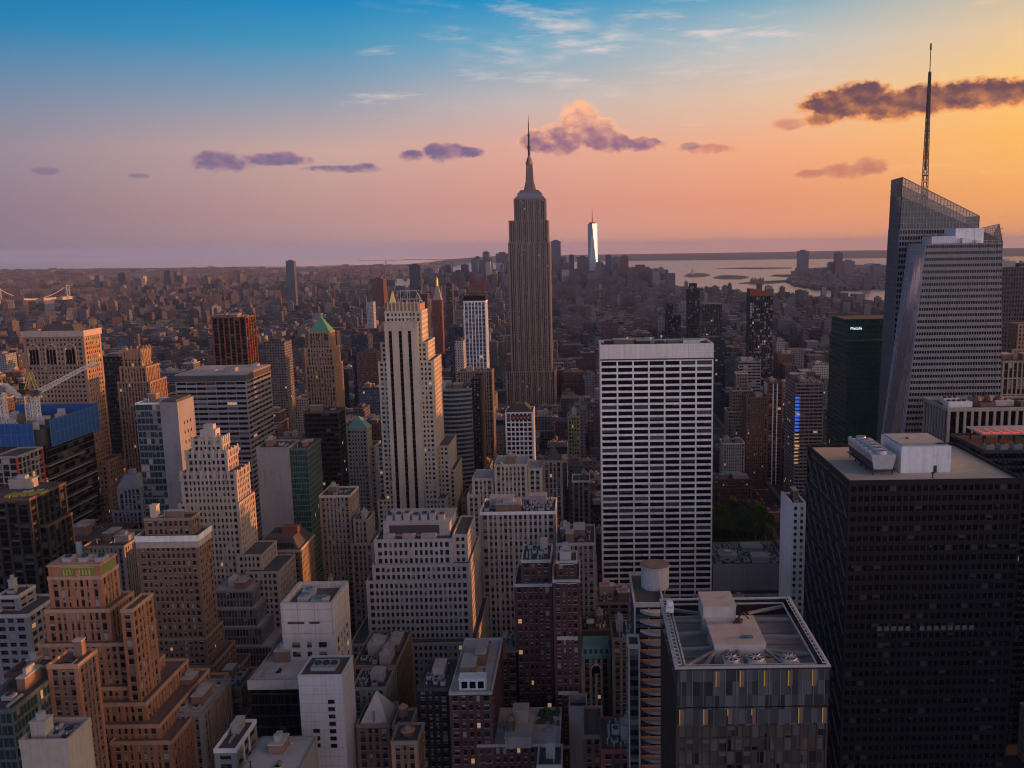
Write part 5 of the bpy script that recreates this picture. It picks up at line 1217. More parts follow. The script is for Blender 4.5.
# balconied tower with the copper drum
r, o, B = hero('apartment_tower', 'pale tower with stacked curved balconies and a big round drum on its roof', 'apartment tower', [(634,664,606,262,26)], ['pale_concrete','pale_concrete','dark_stone','pale_concrete'], S(S_RIB, bay=4, sh=1.2, fl=3.3), vbot=760, nwin=80, clutter=0, wings=[(628,640,648,254,7.6)])
x0,x1,y0,y1,z1 = B[0][:5]; mb = MB(*o); 
for j in range(26):
    zj = z1-2-j*3.3; cxb, cyb = x0+8.5, y0-.6
    pl = [(x0+1.9,y0-.01)]+[(cxb-6*math.cos(math.pi*k/10)+0, y0-.02-3.4*math.sin(math.pi*k/10)) for k in range(1,10)]+[(x0+14.6,y0-.01)]
    mb.prism(pl, zj, zj+.9, 0)
mb.build('balconies', MATS['pale_concrete'], r)
mb = MB(*o); cxd, cyd = Xof(655,278,z1+8), 278
mb.cyl(cxd,cyd,z1+.16,z1+7,4.6,k=28,mi=0,mt=1); mb.cyl(cxd,cyd,z1+7.002,z1+7.8,4.85,k=28,mi=2,mt=1); mb.cyl(cxd,cyd,z1+7.81,z1+8,3.9,k=20,mi=1)
mb.build('roof_drum', [MATS['pale_concrete'], MATS['tank_cap'], MATS['roof_coping']], r)
# bottom centre
st = styl(bay=2.6, fl=3.5, pw=1.4, sh=1.6, pd=.24, sd=.22, rec=.32, corner=1.2, par=.8, mix=(.55,.16,.12,.07,.02,.05,.03))
r, o, B = hero('apartment_building', 'maroon brick building with a long pale flat roof and a white framed penthouse', 'apartment building', [(449,492,694,300,45)], ['dark_brick','dark_red_brick','dark_brick','pale_concrete'], st, vbot=768, clutter=.6, roof='roof_pale')
x0,x1,y0,y1,z1 = B[0][:5]; mb = MB(*o); mb.box(x0+3.4,x1-2.6,y0+2.4,y0+7,z1+.16,z1+4.4,0,'b'); mb.box(x0+3.2,x1-2.4,y0+2.2,y0+7.2,z1+4.4,z1+4.8,0)
for k in range(3): a = x0+4.3+k*3; mb.box(a,a+2.2,y0+2.3,y0+2.38,z1+1,z1+3.6,1)
mb.build('penthouse', [MATS['white_panel'], MATS['glass_black']], r)
mb = MB(*o); mb.box(x0+2.6,x0+8,y0+13,y0+24,z1+.16,z1+4,0,'b'); mb.box(x0+2.4,x0+8.2,y0+12.8,y0+24.2,z1+4,z1+4.3,1); mb.build('bulkhead', [MATS['tan_brick'], MATS['roof_coping']], r)
hero('apartment_building', 'thin dark red brick building right of the white framed penthouse', 'apartment building', [(498,518,652,345,18)], ['dark_red_brick','dark_red_brick','dark_red_brick','brown_trim'], st, vbot=700, nwin=60, clutter=1.6, roof='roof_pale')
hero('apartment_building', 'near black building with a blue grey cluttered roof, left of the white framed penthouse', 'apartment building', [(417,449,690,306,22)], ['black_metal','black_metal','dark_stone','dark_stone'], S(st), vbot=768, nwin=80, clutter=2.6, tank=True)
r, o, B = hero('apartment_building', 'maroon building with twin snowy pale roof terraces at the bottom centre', 'apartment building', [(477,560,746,300,26)], ['dark_brick','dark_red_brick','dark_brick','pale_concrete'], st, vbot=768, nwin=80, clutter=0, roof='roof_pale')
x0,x1,y0,y1,z1 = B[0][:5]; W_=x1-x0
mb = MB(*o); mb.box(x0+W_*.34,x0+W_*.66,y0-.6,y0+16,z1-.6,z1+3.4,0,'b'); mb.box(x0+W_*.33,x0+W_*.67,y0-.8,y0+16.2,z1+3.4,z1+3.9,1); mb.box(x0+W_*.42,x0+W_*.6,y0+9,y0+15,z1+3.9,z1+8.4,0,'b'); mb.box(x0+W_*.41,x0+W_*.61,y0+8.8,y0+15.2,z1+8.4,z1+8.8,1)
mb.build('bulkhead', [MATS['pink_concrete'], MATS['roof_coping']], r); water_tank(r, x0+W_*.4, y0+4.5, z1+3.9, o, 1.7, 3.2, 1.2)
for k in range(6):
    mb = MB(*o); a = x0+2+k*W_*.15; 
    if .3 < (a-x0)/W_ < .68: a += W_*.0; continue
    mb.box(a,a+2.4,y0+9,y0+12,z1+.16,z1+1.5,0); mb.build('air_unit', MATS['roof_metal'], r)
mb = MB(*o)
for k in range(46):
    q = random.Random(k); a = x0+W_*q.uniform(.7,.97); b = y0+q.uniform(14,24); s_ = q.uniform(.4,.9); mb.frustum(a-s_,a+s_,b-s_,b+s_,z1+.1,a-s_*.6,a+s_*.6,b-s_*.5,b+s_*.5,z1+s_*2.4)
mb.build('roof_garden', plain('shrub_green', (.05,.07,.035), .9), r)
hero('brick_building', 'small brown building with a round tan water tank, left bottom centre', 'building', [(391,418,744,276,12)], ['tan_brick','brown_brick','dark_brick','brown_trim'], S(S_BRICK), vbot=768, nwin=30, clutter=0)
x0,x1,y0,y1,z1 = THINGS[-1][2][:5]; r = THINGS[-1][0]; water_tank(r, (x0+x1)/2, (y0+y1)/2, z1, tuple(r.location), 2.4, 1.4, .3)
hero('brick_building', 'slim brown building carrying a pale topped water tank just behind the small brown one', 'building', [(392,411,728,292,12)], ['brown_brick','brown_brick','dark_brick','brown_trim'], S(S_BRICK), vbot=744, nwin=20, clutter=0)
x0,x1,y0,y1,z1 = THINGS[-1][2][:5]; r = THINGS[-1][0]; water_tank(r, (x0+x1)/2-.5, (y0+y1)/2, z1, tuple(r.location), 1.8, 3.4, 1.6)
hero('office_building', 'cluttered brown roofed building with a tan side wall, before the broad limestone block', 'office building', [(352,396,668,340,34)], ['tan_brick','brown_brick','dark_brick','brown_trim'], S_BRICK, vbot=690, nwin=60, clutter=2.6, tank=True)
hero('office_building', 'grey building with white roof ducts just before the cluttered brown roof', 'office building', [(352,386,690,320,16)], ['grey_concrete','grey_concrete','dark_stone','grey_concrete'], S_BRICK, vbot=715, nwin=40, clutter=2.4)
r, o, B = hero('service_shaft', 'tall pale grey metal service shaft open at the top, in the bottom centre', 'shaft', [(569,587,716,318,10)], 'violet_grey', styl(par=4), vbot=735, nwin=0, clutter=.6, faces='')
hero('brick_building', 'dark red roofed low building at the bottom edge, right of centre', 'building', [(601,656,752,262,20)], ['red_brick','dark_red_brick','dark_brick','red_brick'], S_BRICK, vbot=768, nwin=60, clutter=2.4, tank=True, roof='roof_brown')
hero('brick_building', 'brown building with a squat tan water tank, right of the twin roof terraces', 'building', [(583,603,738,285,20)], ['brown_brick','brown_brick','dark_brick','brown_trim'], S_BRICK, vbot=768, nwin=40, clutter=.8, tank=True)
hero('brick_building', 'small pale trimmed roof with one tan tank cut by the bottom edge', 'building', [(537,562,768,262,12)], ['tan_brick','tan_brick','dark_brick','pale_concrete'], S_BRICK, vbot=768, nwin=0, clutter=.3, tank=True)

# ================================================================ right middle ground
hero('office_building', 'low building with a long plain grey wall and roof machinery, before the park trees', 'office building', [(713,786,566,560,44)], ['grey_concrete']*4, styl(par=1.4), vbot=590, nwin=0, clutter=3.4, faces='')
x0,x1,y0,y1,z1 = THINGS[-1][2][:5]; r = THINGS[-1][0]; o = tuple(r.location)
mb = MB(*o); mb.box(x0-.1,x1+.1,y0-6,y0-.13,z1-30,z1-17,0,'b'); mb.box(x0-.2,x1+.2,y0-6.2,y0-6.002,z1-20,z1-17,1); mb.build('wing', [MATS['louvre_dark'], MATS['pale_concrete']], r)
r, o, B = hero('apartment_tower', 'narrow bright white tower with small windows, left of the black office tower', 'apartment tower', [(792,806,505,430,20)], 'white_stone', styl(bay=2.8, fl=3.4, pw=1.7, sh=1.8, pd=.2, sd=.202, rec=.22, corner=1.2), vbot=600, nwin=60, clutter=.6)
x0,x1,y0,y1,z1 = B[0][:5]; mb = MB(*o); xq = Xof(786.5,436,z1); mb.prism([(x0-.003,y0-.01),(x0-.003,y1-1),(xq,y1-1),(xq,y0+5)], 0, z1+1.8, 0); mb.build('flank_wall', MATS['white_stone'], r)
hero('office_building', 'dark brownstone block with skylights beside the park trees', 'office building', [(714,752,480,838,26)], ['dark_brick','dark_brick','black_metal','dark_brick'], S(S_BRICK), vbot=512, nwin=60, clutter=1.4)
hero('office_building', 'cream low-rise with a pale top, above the dark block beside the park', 'office building', [(723,745,444,900,22)], ['cream','cream','mid_stone','white_stone'], S_BRICK, vbot=475, nwin=60, clutter=1.2)
hero('art_deco_skyscraper', 'ornate tan stepped tower right of the white slab tower', 'high-rise', [(736,748,374,975,12),(732,753,391,972,18),(728,758,412,969,24)], ['tan_brick','tan_brick','mid_stone','cream'], S_VERT, vbot=440, clutter=0)
hero('high_rise', 'brown brick tower just right of the ornate tan stepped tower', 'high-rise', [(747,768,398,930,24)], ['brown_brick','brown_brick','dark_brick','brown_brick'], S_BRICK, vbot=470, nwin=60, clutter=.8)
hero('office_tower', 'white block with thin horizontal stripes above the ornate tan stepped tower', 'office building', [(739,761,362,1180,30)], 'violet_grey', S(S_RIB, fl=4.2), vbot=385, nwin=60, clutter=.6)
hero('high_rise', 'slender red brown tower with vertical stripes, left of the tower with blue lights', 'high-rise', [(768,783,383,935,26)], ['red_brick','white_stone','dark_brick','red_brick'], S(S_VERT, bay=5, pw=1.2), vbot=480, nwin=60, clutter=.8)
st = styl(bay=4.2, fl=3.6, pw=.3, sh=1.5, pd=.2, sd=.5, rec=.5, corner=.6, sash=False, glass='glass_smoke', mix=(.7,.0,.08,.04,.02,.06,.10), par=.9)
r, o, B = hero('apartment_tower', 'banded tower with a vertical row of blue and amber lights on its left corner', 'apartment tower', [(796,824,384,850,44)], ['limestone_dark','limestone_dark','limestone_dark','tan_brick'], st, vbot=480, clutter=1.6)
x0,x1,y0,y1,z1 = B[0][:5]
BL = plain('blue_light', (.05,.12,.5), .5, emit=.55, ecol=(.04,.2,1)); AL = plain('amber_light', (.5,.35,.2), .5, emit=.45, ecol=(1,.55,.25))
for k in range(22):
    zz = z1-4-k*3.6; mb = MB(*o); ml = BL if 2 < k < 13 else AL
    mb.box(x0-.35,x0+3.8,y0-.35,y0-.13,zz,zz+(2.2 if ml is BL else 1.1),0); mb.build('light_strip', ml if k > 2 else MATS['grey_concrete'], r)
r, o, B = hero('high_rise', 'black tower with speckled windows and a curved copper lit top, right distance', 'skyscraper', [(750,773,297,1300,26)], ['black_metal','navy','black_metal','black_metal'], styl(bay=3, fl=4, pw=.9, sh=.8, pd=.2, sd=.18, rec=.3, corner=.6, sash=False, mix=(.6,.0,.12,.12,.004,.06,.096)), vbot=385, clutter=0)
x0,x1,y0,y1,z1 = B[0][:5]; mb = MB(*o); k_ = 8
for k in range(k_):
    a, b = x0+(x1-x0)*k/k_, x0+(x1-x0)*(k+1)/k_; mb.box(a,b-.01,y0+1,y1-1,z1+.2,z1+12-9*((k+.5)/k_)**2,0,'b')
mb.build('curved_top', MATS['rust_metal'], r)
hero('high_rise', 'dark slim tower with a rounded top, left of the speckled black tower', 'skyscraper', [(690,697,284,1900,20),(688,700,290,1896,28)], 'navy', S(S_CURT, bay=3, fl=4.5), vbot=338, nwin=0, clutter=0)
hero('high_rise', 'blue grey tower with a pale top band just right of the dark slim rounded tower', 'skyscraper', [(703,722,304,1700,30)], ['navy','steel_grey','navy','violet_grey'], S(S_CURT, bay=3), vbot=340, nwin=0, clutter=0)
hero('high_rise', 'teal glass block below the blue grey tower with the pale top band', 'high-rise', [(701,725,338,1400,30)], 'navy', S(S_CURT, bay=3, glass='glass_teal'), vbot=380, nwin=0, clutter=0)
hero('high_rise', 'dark pair of slim towers rising behind the white slab tower', 'skyscraper', [(667,673,304,1750,26),(666,681,316,1746,30)], 'navy', S(S_CURT, bay=3), vbot=340, nwin=0, clutter=0)
# right edge
hero('office_tower', 'tall dark violet slab at the right edge behind the crystal glass tower', 'skyscraper', [(1001,1060,268,760,40)], ['violet_dark']*4, S(S_VERT, glass='glass_black'), vbot=330, nwin=60, clutter=.6) if wall('violet_dark', (.085,.07,.085)) else None
hero('art_deco_skyscraper', 'small tan stepped tower at the right edge', 'high-rise', [(1018,1050,325,700,16),(1012,1050,350,695,20)], ['tan_brick','tan_brick','brown_brick','tan_brick'], S_BRICK, vbot=360, nwin=40, clutter=0)
hero('office_building', 'grey piered building at the right edge behind the beige piered block', 'office building', [(1003,1060,362,640,30)], ['limestone_dark','limestone_dark','black_metal','limestone_dark'], S(S_VERT, bay=3.2, fl=12), vbot=400, nwin=40, clutter=.8)

# ================================================================ landmarks further downtown
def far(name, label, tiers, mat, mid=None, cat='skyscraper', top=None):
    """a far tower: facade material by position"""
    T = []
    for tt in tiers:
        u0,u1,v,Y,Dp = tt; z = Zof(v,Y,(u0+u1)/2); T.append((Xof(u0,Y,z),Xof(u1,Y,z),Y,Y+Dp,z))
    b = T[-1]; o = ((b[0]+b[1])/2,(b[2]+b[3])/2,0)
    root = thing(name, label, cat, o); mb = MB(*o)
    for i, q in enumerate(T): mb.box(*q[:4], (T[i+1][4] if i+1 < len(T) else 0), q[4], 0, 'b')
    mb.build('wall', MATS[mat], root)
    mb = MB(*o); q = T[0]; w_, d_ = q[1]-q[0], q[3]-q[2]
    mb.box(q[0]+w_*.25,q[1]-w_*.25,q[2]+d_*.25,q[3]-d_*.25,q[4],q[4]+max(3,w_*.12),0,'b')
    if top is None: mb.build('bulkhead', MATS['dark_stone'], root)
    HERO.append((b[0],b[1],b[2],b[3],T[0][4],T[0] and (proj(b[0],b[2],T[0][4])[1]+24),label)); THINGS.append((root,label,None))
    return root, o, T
r,o,T = far('high_rise','tower crowned by a gilded pyramid spire, peeping out behind the cream setback tower',[(387,397,309,1850,20)],'facade_tan',top=1)
q=T[0]; mb=MB(*o); cone_roof(mb,q[0]+1,q[1]-1,q[2]+1,q[3]-1,q[4],Zof(291,1860,392)); mb.build('pyramid_roof',MATS['gold_leaf'],r)
far('high_rise','wide dark slab behind the cream setback tower',[(398,427,294,1700,30)],'facade_dark')
far('high_rise','teal glass tower with a slanted top left of the clock tower',[(409,420,265,3300,40)],'facade_navy')
r,o,T = far('clock_tower','slim red brown campanile tower with a small gold lantern',[(432,441.5,300,1950,22)],'facade_red',top=1)
q=T[0]; mb=MB(*o); mb.frustum(q[0]+1,q[1]-1,q[2]+1,q[3]-1,q[4],q[0]+7.5,q[1]-7.5,q[2]+8,q[3]-8,Zof(286,1950,437)); mb.build('spire',MATS['limestone_dark'],r)
mb=MB(*o); cxx=(q[0]+q[1])/2; mb.cyl(cxx,1961,Zof(286,1950,437),Zof(280,1950,437),3.2,2.6,10,mi=0); mb.cyl(cxx,1961,Zof(280,1950,437)+.01,Zof(277,1950,437),2.6,.5,10,mi=0); mb.build('lantern',MATS['gold_leaf'],r)
far('high_rise','thin black tower right of the campanile tower',[(445.5,452,283,2100,18)],'facade_dark')
far('high_rise','teal blue glass block behind the white gridded tower',[(449,463,327,1350,30)],'facade_navy')
far('high_rise','pale plain block left of the white gridded tower',[(454.5,463,341,1150,24)],'facade_pale')
far('high_rise','dark slab with an orange lit edge standing alone on the left horizon',[(285.5,293.5,261,3700,26)],'facade_slate')
far('high_rise','squat brown tower between the lone dark slab and the campanile',[(371,383,279,3400,60)],'facade_brick')
far('high_rise','pale pointed tower left of the cream setback tower',[(366,373,302,2300,26)],'facade_pale')
far('high_rise','grey tower standing behind the wide striped slab',[(264,284,342,1150,30)],'facade_grey')
far('high_rise','dark glass tower between the green pyramid tower and the cream setback tower',[(351,367,335,1300,34)],'facade_navy')
far('high_rise','broad brown tower with a flat top just left of the cream setback tower',[(356,377,353,1250,40)],'facade_brick')
Y=5900
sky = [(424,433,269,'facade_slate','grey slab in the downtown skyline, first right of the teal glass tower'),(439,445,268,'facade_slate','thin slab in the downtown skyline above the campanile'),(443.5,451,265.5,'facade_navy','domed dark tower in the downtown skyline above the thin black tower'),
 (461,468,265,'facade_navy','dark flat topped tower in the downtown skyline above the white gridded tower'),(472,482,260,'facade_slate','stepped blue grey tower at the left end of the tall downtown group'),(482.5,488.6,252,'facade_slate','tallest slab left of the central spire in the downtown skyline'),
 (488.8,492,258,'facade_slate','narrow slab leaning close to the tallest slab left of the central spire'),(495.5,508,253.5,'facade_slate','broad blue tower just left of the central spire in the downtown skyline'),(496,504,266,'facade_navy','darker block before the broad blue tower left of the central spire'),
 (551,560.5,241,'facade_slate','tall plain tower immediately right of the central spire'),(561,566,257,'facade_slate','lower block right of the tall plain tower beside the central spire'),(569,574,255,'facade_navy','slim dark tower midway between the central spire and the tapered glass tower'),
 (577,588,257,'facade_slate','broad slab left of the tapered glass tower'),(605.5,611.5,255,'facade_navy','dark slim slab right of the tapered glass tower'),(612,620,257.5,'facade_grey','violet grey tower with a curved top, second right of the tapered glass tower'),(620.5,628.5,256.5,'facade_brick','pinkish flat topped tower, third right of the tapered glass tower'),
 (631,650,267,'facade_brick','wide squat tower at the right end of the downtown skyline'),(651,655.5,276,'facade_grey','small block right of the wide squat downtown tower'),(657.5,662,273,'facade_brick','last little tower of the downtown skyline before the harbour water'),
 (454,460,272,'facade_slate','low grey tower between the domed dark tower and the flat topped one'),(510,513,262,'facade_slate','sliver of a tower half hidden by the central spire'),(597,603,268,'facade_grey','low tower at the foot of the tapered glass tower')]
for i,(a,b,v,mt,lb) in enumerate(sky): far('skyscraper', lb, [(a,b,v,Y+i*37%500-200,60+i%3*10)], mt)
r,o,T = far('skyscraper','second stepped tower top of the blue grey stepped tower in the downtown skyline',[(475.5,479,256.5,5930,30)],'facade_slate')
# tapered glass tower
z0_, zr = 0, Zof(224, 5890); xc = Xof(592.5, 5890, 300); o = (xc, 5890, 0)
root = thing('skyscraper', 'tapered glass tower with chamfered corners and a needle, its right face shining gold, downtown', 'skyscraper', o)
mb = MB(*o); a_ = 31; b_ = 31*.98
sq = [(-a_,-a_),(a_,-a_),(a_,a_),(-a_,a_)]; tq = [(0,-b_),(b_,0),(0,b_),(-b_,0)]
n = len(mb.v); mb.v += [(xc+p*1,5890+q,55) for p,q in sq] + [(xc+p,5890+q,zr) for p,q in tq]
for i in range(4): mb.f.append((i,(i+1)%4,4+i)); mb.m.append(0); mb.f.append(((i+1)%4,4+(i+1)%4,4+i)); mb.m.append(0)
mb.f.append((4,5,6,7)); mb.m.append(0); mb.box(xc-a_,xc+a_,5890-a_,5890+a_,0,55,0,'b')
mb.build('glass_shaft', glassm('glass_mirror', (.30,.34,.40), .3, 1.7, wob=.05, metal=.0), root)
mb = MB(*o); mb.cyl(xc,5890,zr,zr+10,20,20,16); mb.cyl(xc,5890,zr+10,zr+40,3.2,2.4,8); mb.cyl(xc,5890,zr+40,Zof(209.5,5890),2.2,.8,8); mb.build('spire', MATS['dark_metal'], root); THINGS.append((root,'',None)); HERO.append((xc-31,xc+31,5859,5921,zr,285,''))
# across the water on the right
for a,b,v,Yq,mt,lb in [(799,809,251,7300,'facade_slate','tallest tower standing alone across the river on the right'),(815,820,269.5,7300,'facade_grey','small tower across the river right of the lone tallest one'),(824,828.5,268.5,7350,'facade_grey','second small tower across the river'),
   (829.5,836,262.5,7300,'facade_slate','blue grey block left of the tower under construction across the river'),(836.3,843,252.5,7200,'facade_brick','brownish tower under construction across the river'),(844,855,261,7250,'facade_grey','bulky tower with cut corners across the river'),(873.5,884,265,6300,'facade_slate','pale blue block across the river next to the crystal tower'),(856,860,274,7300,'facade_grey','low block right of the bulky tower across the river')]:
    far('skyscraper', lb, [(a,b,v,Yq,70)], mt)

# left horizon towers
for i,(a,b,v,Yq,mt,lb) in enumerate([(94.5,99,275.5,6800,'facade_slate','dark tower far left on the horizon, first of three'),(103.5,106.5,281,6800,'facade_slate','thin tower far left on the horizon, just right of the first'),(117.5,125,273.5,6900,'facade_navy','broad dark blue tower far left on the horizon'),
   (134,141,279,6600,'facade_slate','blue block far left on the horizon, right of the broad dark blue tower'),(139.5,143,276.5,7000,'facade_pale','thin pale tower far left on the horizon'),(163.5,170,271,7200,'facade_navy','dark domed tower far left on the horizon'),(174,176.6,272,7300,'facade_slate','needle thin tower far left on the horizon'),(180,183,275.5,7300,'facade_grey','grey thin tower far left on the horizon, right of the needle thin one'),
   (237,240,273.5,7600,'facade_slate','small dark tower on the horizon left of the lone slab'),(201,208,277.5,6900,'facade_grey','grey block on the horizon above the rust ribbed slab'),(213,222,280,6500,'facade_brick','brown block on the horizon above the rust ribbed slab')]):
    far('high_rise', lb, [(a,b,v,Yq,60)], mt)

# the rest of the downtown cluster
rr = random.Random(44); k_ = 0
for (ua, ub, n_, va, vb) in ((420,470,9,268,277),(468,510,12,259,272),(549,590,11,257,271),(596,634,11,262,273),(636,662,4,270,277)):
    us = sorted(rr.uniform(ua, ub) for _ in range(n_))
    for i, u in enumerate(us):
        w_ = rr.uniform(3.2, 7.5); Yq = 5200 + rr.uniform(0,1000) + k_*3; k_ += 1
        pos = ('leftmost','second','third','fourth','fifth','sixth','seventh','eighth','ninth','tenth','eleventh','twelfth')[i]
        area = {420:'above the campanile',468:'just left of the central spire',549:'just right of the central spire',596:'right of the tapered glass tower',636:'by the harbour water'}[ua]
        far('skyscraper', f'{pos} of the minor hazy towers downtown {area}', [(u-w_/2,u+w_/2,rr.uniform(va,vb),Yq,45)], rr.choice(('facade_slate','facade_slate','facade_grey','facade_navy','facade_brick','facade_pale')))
# ================================================================ ground, water, shores
def gp(u, v):            # where a spot of the view lies on flat ground
    v2 = v + (u - PPX)*math.sin(ROLL); Y = CAMZ/math.tan(PITCH - math.atan((384 - v2)/F)); return (Xof(u, Y, 0), Y)
def sheet(name, poly, z, mat, thick=0):
    mb = MB()
    if thick: mb.prism(poly, z-thick, z, 0)
    else:
        mb.v += [(x, y, z) for x, y in poly]; mb.f.append(tuple(range(len(poly)))); mb.m.append(0)
    return tag(mb.build(name, mat), kind='structure')
mt, n_, p_ = newmat('water'); P_, N_ = geo(); p_.inputs['Base Color'].default_value = (.26,.245,.26,1); p_.inputs['Roughness'].default_value = .25; p_.inputs['IOR'].default_value = 1.33
bp = n_.nodes.new('ShaderNodeBump'); bp.inputs['Strength'].default_value = .35; bp.inputs['Distance'].default_value = 1.2
x_, y_, z_ = sep(P_); hh_ = noise(vec(x_*.02, y_*.006, 0), 1.0, 5, .6)
n_.links.new(hh_.v, bp.inputs['Height']); n_.links.new(bp.outputs[0], p_.inputs['Normal'])
mt, n_, p_ = newmat('city_ground'); P_, N_ = geo()
k_ = mixc(sstep(noise(P_, .006, 5, .6), .42, .6), (.03,.032,.04), (.06,.058,.062)); k_ = mixc(sstep(noise(P_, .0011, 3), .52, .6), k_, (.035,.05,.03)); link(p_, 'Base Color', k_); p_.inputs['Roughness'].default_value = .9
wall('hill_green', (.045,.055,.04), var=.3, fine=.002); wall('asphalt', (.05,.05,.053), var=.25, streak=0); wall('pavement', (.17,.165,.16), var=.25, streak=0)
plain('road_paint', (.6,.6,.58), .8); plain('grass_green', (.04,.06,.02), .95)
sheet('water', [(-3200,-3000),(60000,-3000),(60000,30000),(-3200,30000)], -2.5, MATS['water'])
shore = [(-60000,-2500),(1950,-2500),(1800,1500)] + [gp(u,v) for u,v in ((905,308),(872,305),(835,301),(800,300),(768,298),(735,294),(705,293),(680,290),(664,287),(663,281),(655,278.5),(640,277.5),(600,276),(540,275),(470,274),(442,274))] + [gp(418,270.5), gp(452,266.5), gp(470,264), gp(440,262)] + [(-3000,15500),(-60000,15500)]
sheet('ground', shore, 0, MATS['city_ground'], 4)
nj = [gp(u,v) for u,v in ((786,281),(795,286),(815,289),(850,290.5),(890,289),(960,292))] + [(3300,2500),(3200,-2500),(60000,-2500),(60000,15000)] + [gp(u,v) for u,v in ((960,264),(900,264.5),(840,267),(812,269),(795,274))]
sheet('ground', nj, 0, MATS['city_ground'], 4)
sheet('ground', [gp(470,262.6),gp(560,261.6),gp(640,260.6),gp(720,260),(9000,14600),(60000,16000),(60000,30000),(-3000,30000),(-3000,16500)], -.6, MATS['hill_green'], 3)
for pts in ([(684,276),(690,277.2),(704,276.6),(711,275),(704,273.2),(690,273)], [(713,277.6),(722,279),(742,279),(749,277.4),(744,275.6),(722,275)], [(738,283),(760,284.2),(775,283),(797,281),(797,279.5),(760,281.2)], [(716,268.2),(760,269),(792,268.2),(792,267.4),(740,267.5)], [(770,276),(800,277),(802,274.5),(775,274.5)]):
    sheet('island', [gp(*q) for q in pts], .2, MATS['hill_green'], 3)
# long low hills on the far shore
mb = MB(); N1 = 90
rr = random.Random(3); pr = [0]*(N1+1)
for i in range(N1+1):
    a = i/N1; pr[i] = 35 + 55*math.exp(-((a-.36)/.16)**2) + 28*math.sin(a*13+.6)*math.sin(a*5) + 10*math.sin(a*41)
for i in range(N1+1):
    x = -2900 + 28000*i/N1; h = max(8, pr[i])
    mb.v += [(x,16500,-1),(x,17800,h*.55),(x,19500,h),(x,24000,h*.8),(x,30000,-1)]
for i in range(N1):
    for j in range(4): a = i*5+j; mb.f.append((a,a+5,a+6,a+1)); mb.m.append(0)
tag(mb.build('hills', MATS['hill_green'], smooth=True), kind='structure')
# river seen at the far left
RIV = [[(-60,318),(16,315.5),(23,319),(20,324),(0,329),(-60,334)], [(24,304.5),(50,304),(74,305.5),(73,308.6),(24,308.2)], [(24,311.5),(78,311),(77,315),(50,316.5),(25,316)], [(376,279.5),(400,278.5),(441,279),(441,287),(415,290),(388,288)], [(240,266.6),(330,266),(350,267.4),(260,268.3)]]
for q in RIV: sheet('water', [gp(*a) for a in q], .25, MATS['water'])
RIVG = [[gp(*a) for a in q] for q in RIV]
def inside(x, y, poly):
    c = False; j = len(poly)-1
    for i in range(len(poly)):
        xi, yi = poly[i]; xj, yj = poly[j]
        if (yi > y) != (yj > y) and x < (xj-xi)*(y-yi)/(yj-yi)+xi: c = not c
        j = i
    return c
# bridge across the left river, two far suspension bridge towers
r = thing('suspension_bridge', 'steel suspension bridge with two pale towers crossing the river at the far left', 'bridge', (*gp(70,303), 0)); o = tuple(r.location)
ga_, gb_ = gp(-40,311), gp(76,303); mb = MB(*o)
mb.beam((*ga_, 30), (*gb_, 30), 16); mb.build('deck', MATS['steel_grey'], r)
tws = []
for q in (.32, .93):
    x, y = ga_[0]+(gb_[0]-ga_[0])*q, ga_[1]+(gb_[1]-ga_[1])*q; tws.append((x,y)); mb = MB(*o)
    for s_ in (-11, 11): mb.box(x-4,x+4,y+s_-4,y+s_+4,0,98,0,'b')
    for z in (40, 70, 94): mb.box(x-3.5,x+3.5,y-7,y+7,z,z+5,0)
    mb.build('tower', MATS['violet_grey'], r)
mb = MB(*o); (xa,ya),(xb,yb) = tws
for i in range(16):
    a, b = i/16, (i+1)/16; f = lambda t_: 36+62*(2*t_-1)**2
    mb.beam((xa+(xb-xa)*a,ya+(yb-ya)*a,f(a)),(xa+(xb-xa)*b,ya+(yb-ya)*b,f(b)),3)
mb.build('cable', MATS['steel_grey'], r); THINGS.append((r,'',None))
for (ua, ub, vt, Yb, lb) in ((386,438.5,258.5,16500,'faint long suspension bridge on the left horizon with two thin towers'),):
    r = thing('suspension_bridge', lb, 'bridge', (Xof(386,Yb,0),Yb,0)); o = tuple(r.location)
    zt = Zof(vt, Yb); xs = [Xof(ua,Yb,0), Xof(ub,Yb,0)]
    for x in xs:
        mb = MB(*o)
        for s_ in (-14,14): mb.box(x-12,x+12,Yb+s_-7,Yb+s_+7,0,zt,0,'b')
        mb.box(x-11,x+11,Yb-8,Yb+8,zt-30,zt-12,0); mb.box(x-11,x+11,Yb-8,Yb+8,60,72,0); mb.build('tower', MATS['steel_grey'], r)
    mb = MB(*o); mb.box(xs[0]-500,xs[1]+500,Yb-12,Yb+12,66,74,0); mb.build('deck', MATS['steel_grey'], r)
    mb = MB(*o)
    for i in range(20):
        a, b = i/20, (i+1)/20; f = lambda t_: 78+(zt-80)*(2*t_-1)**2
        mb.beam((xs[0]+(xs[1]-xs[0])*a,Yb,f(a)),(xs[0]+(xs[1]-xs[0])*b,Yb,f(b)),5)
    mb.build('cable', MATS['steel_grey'], r)
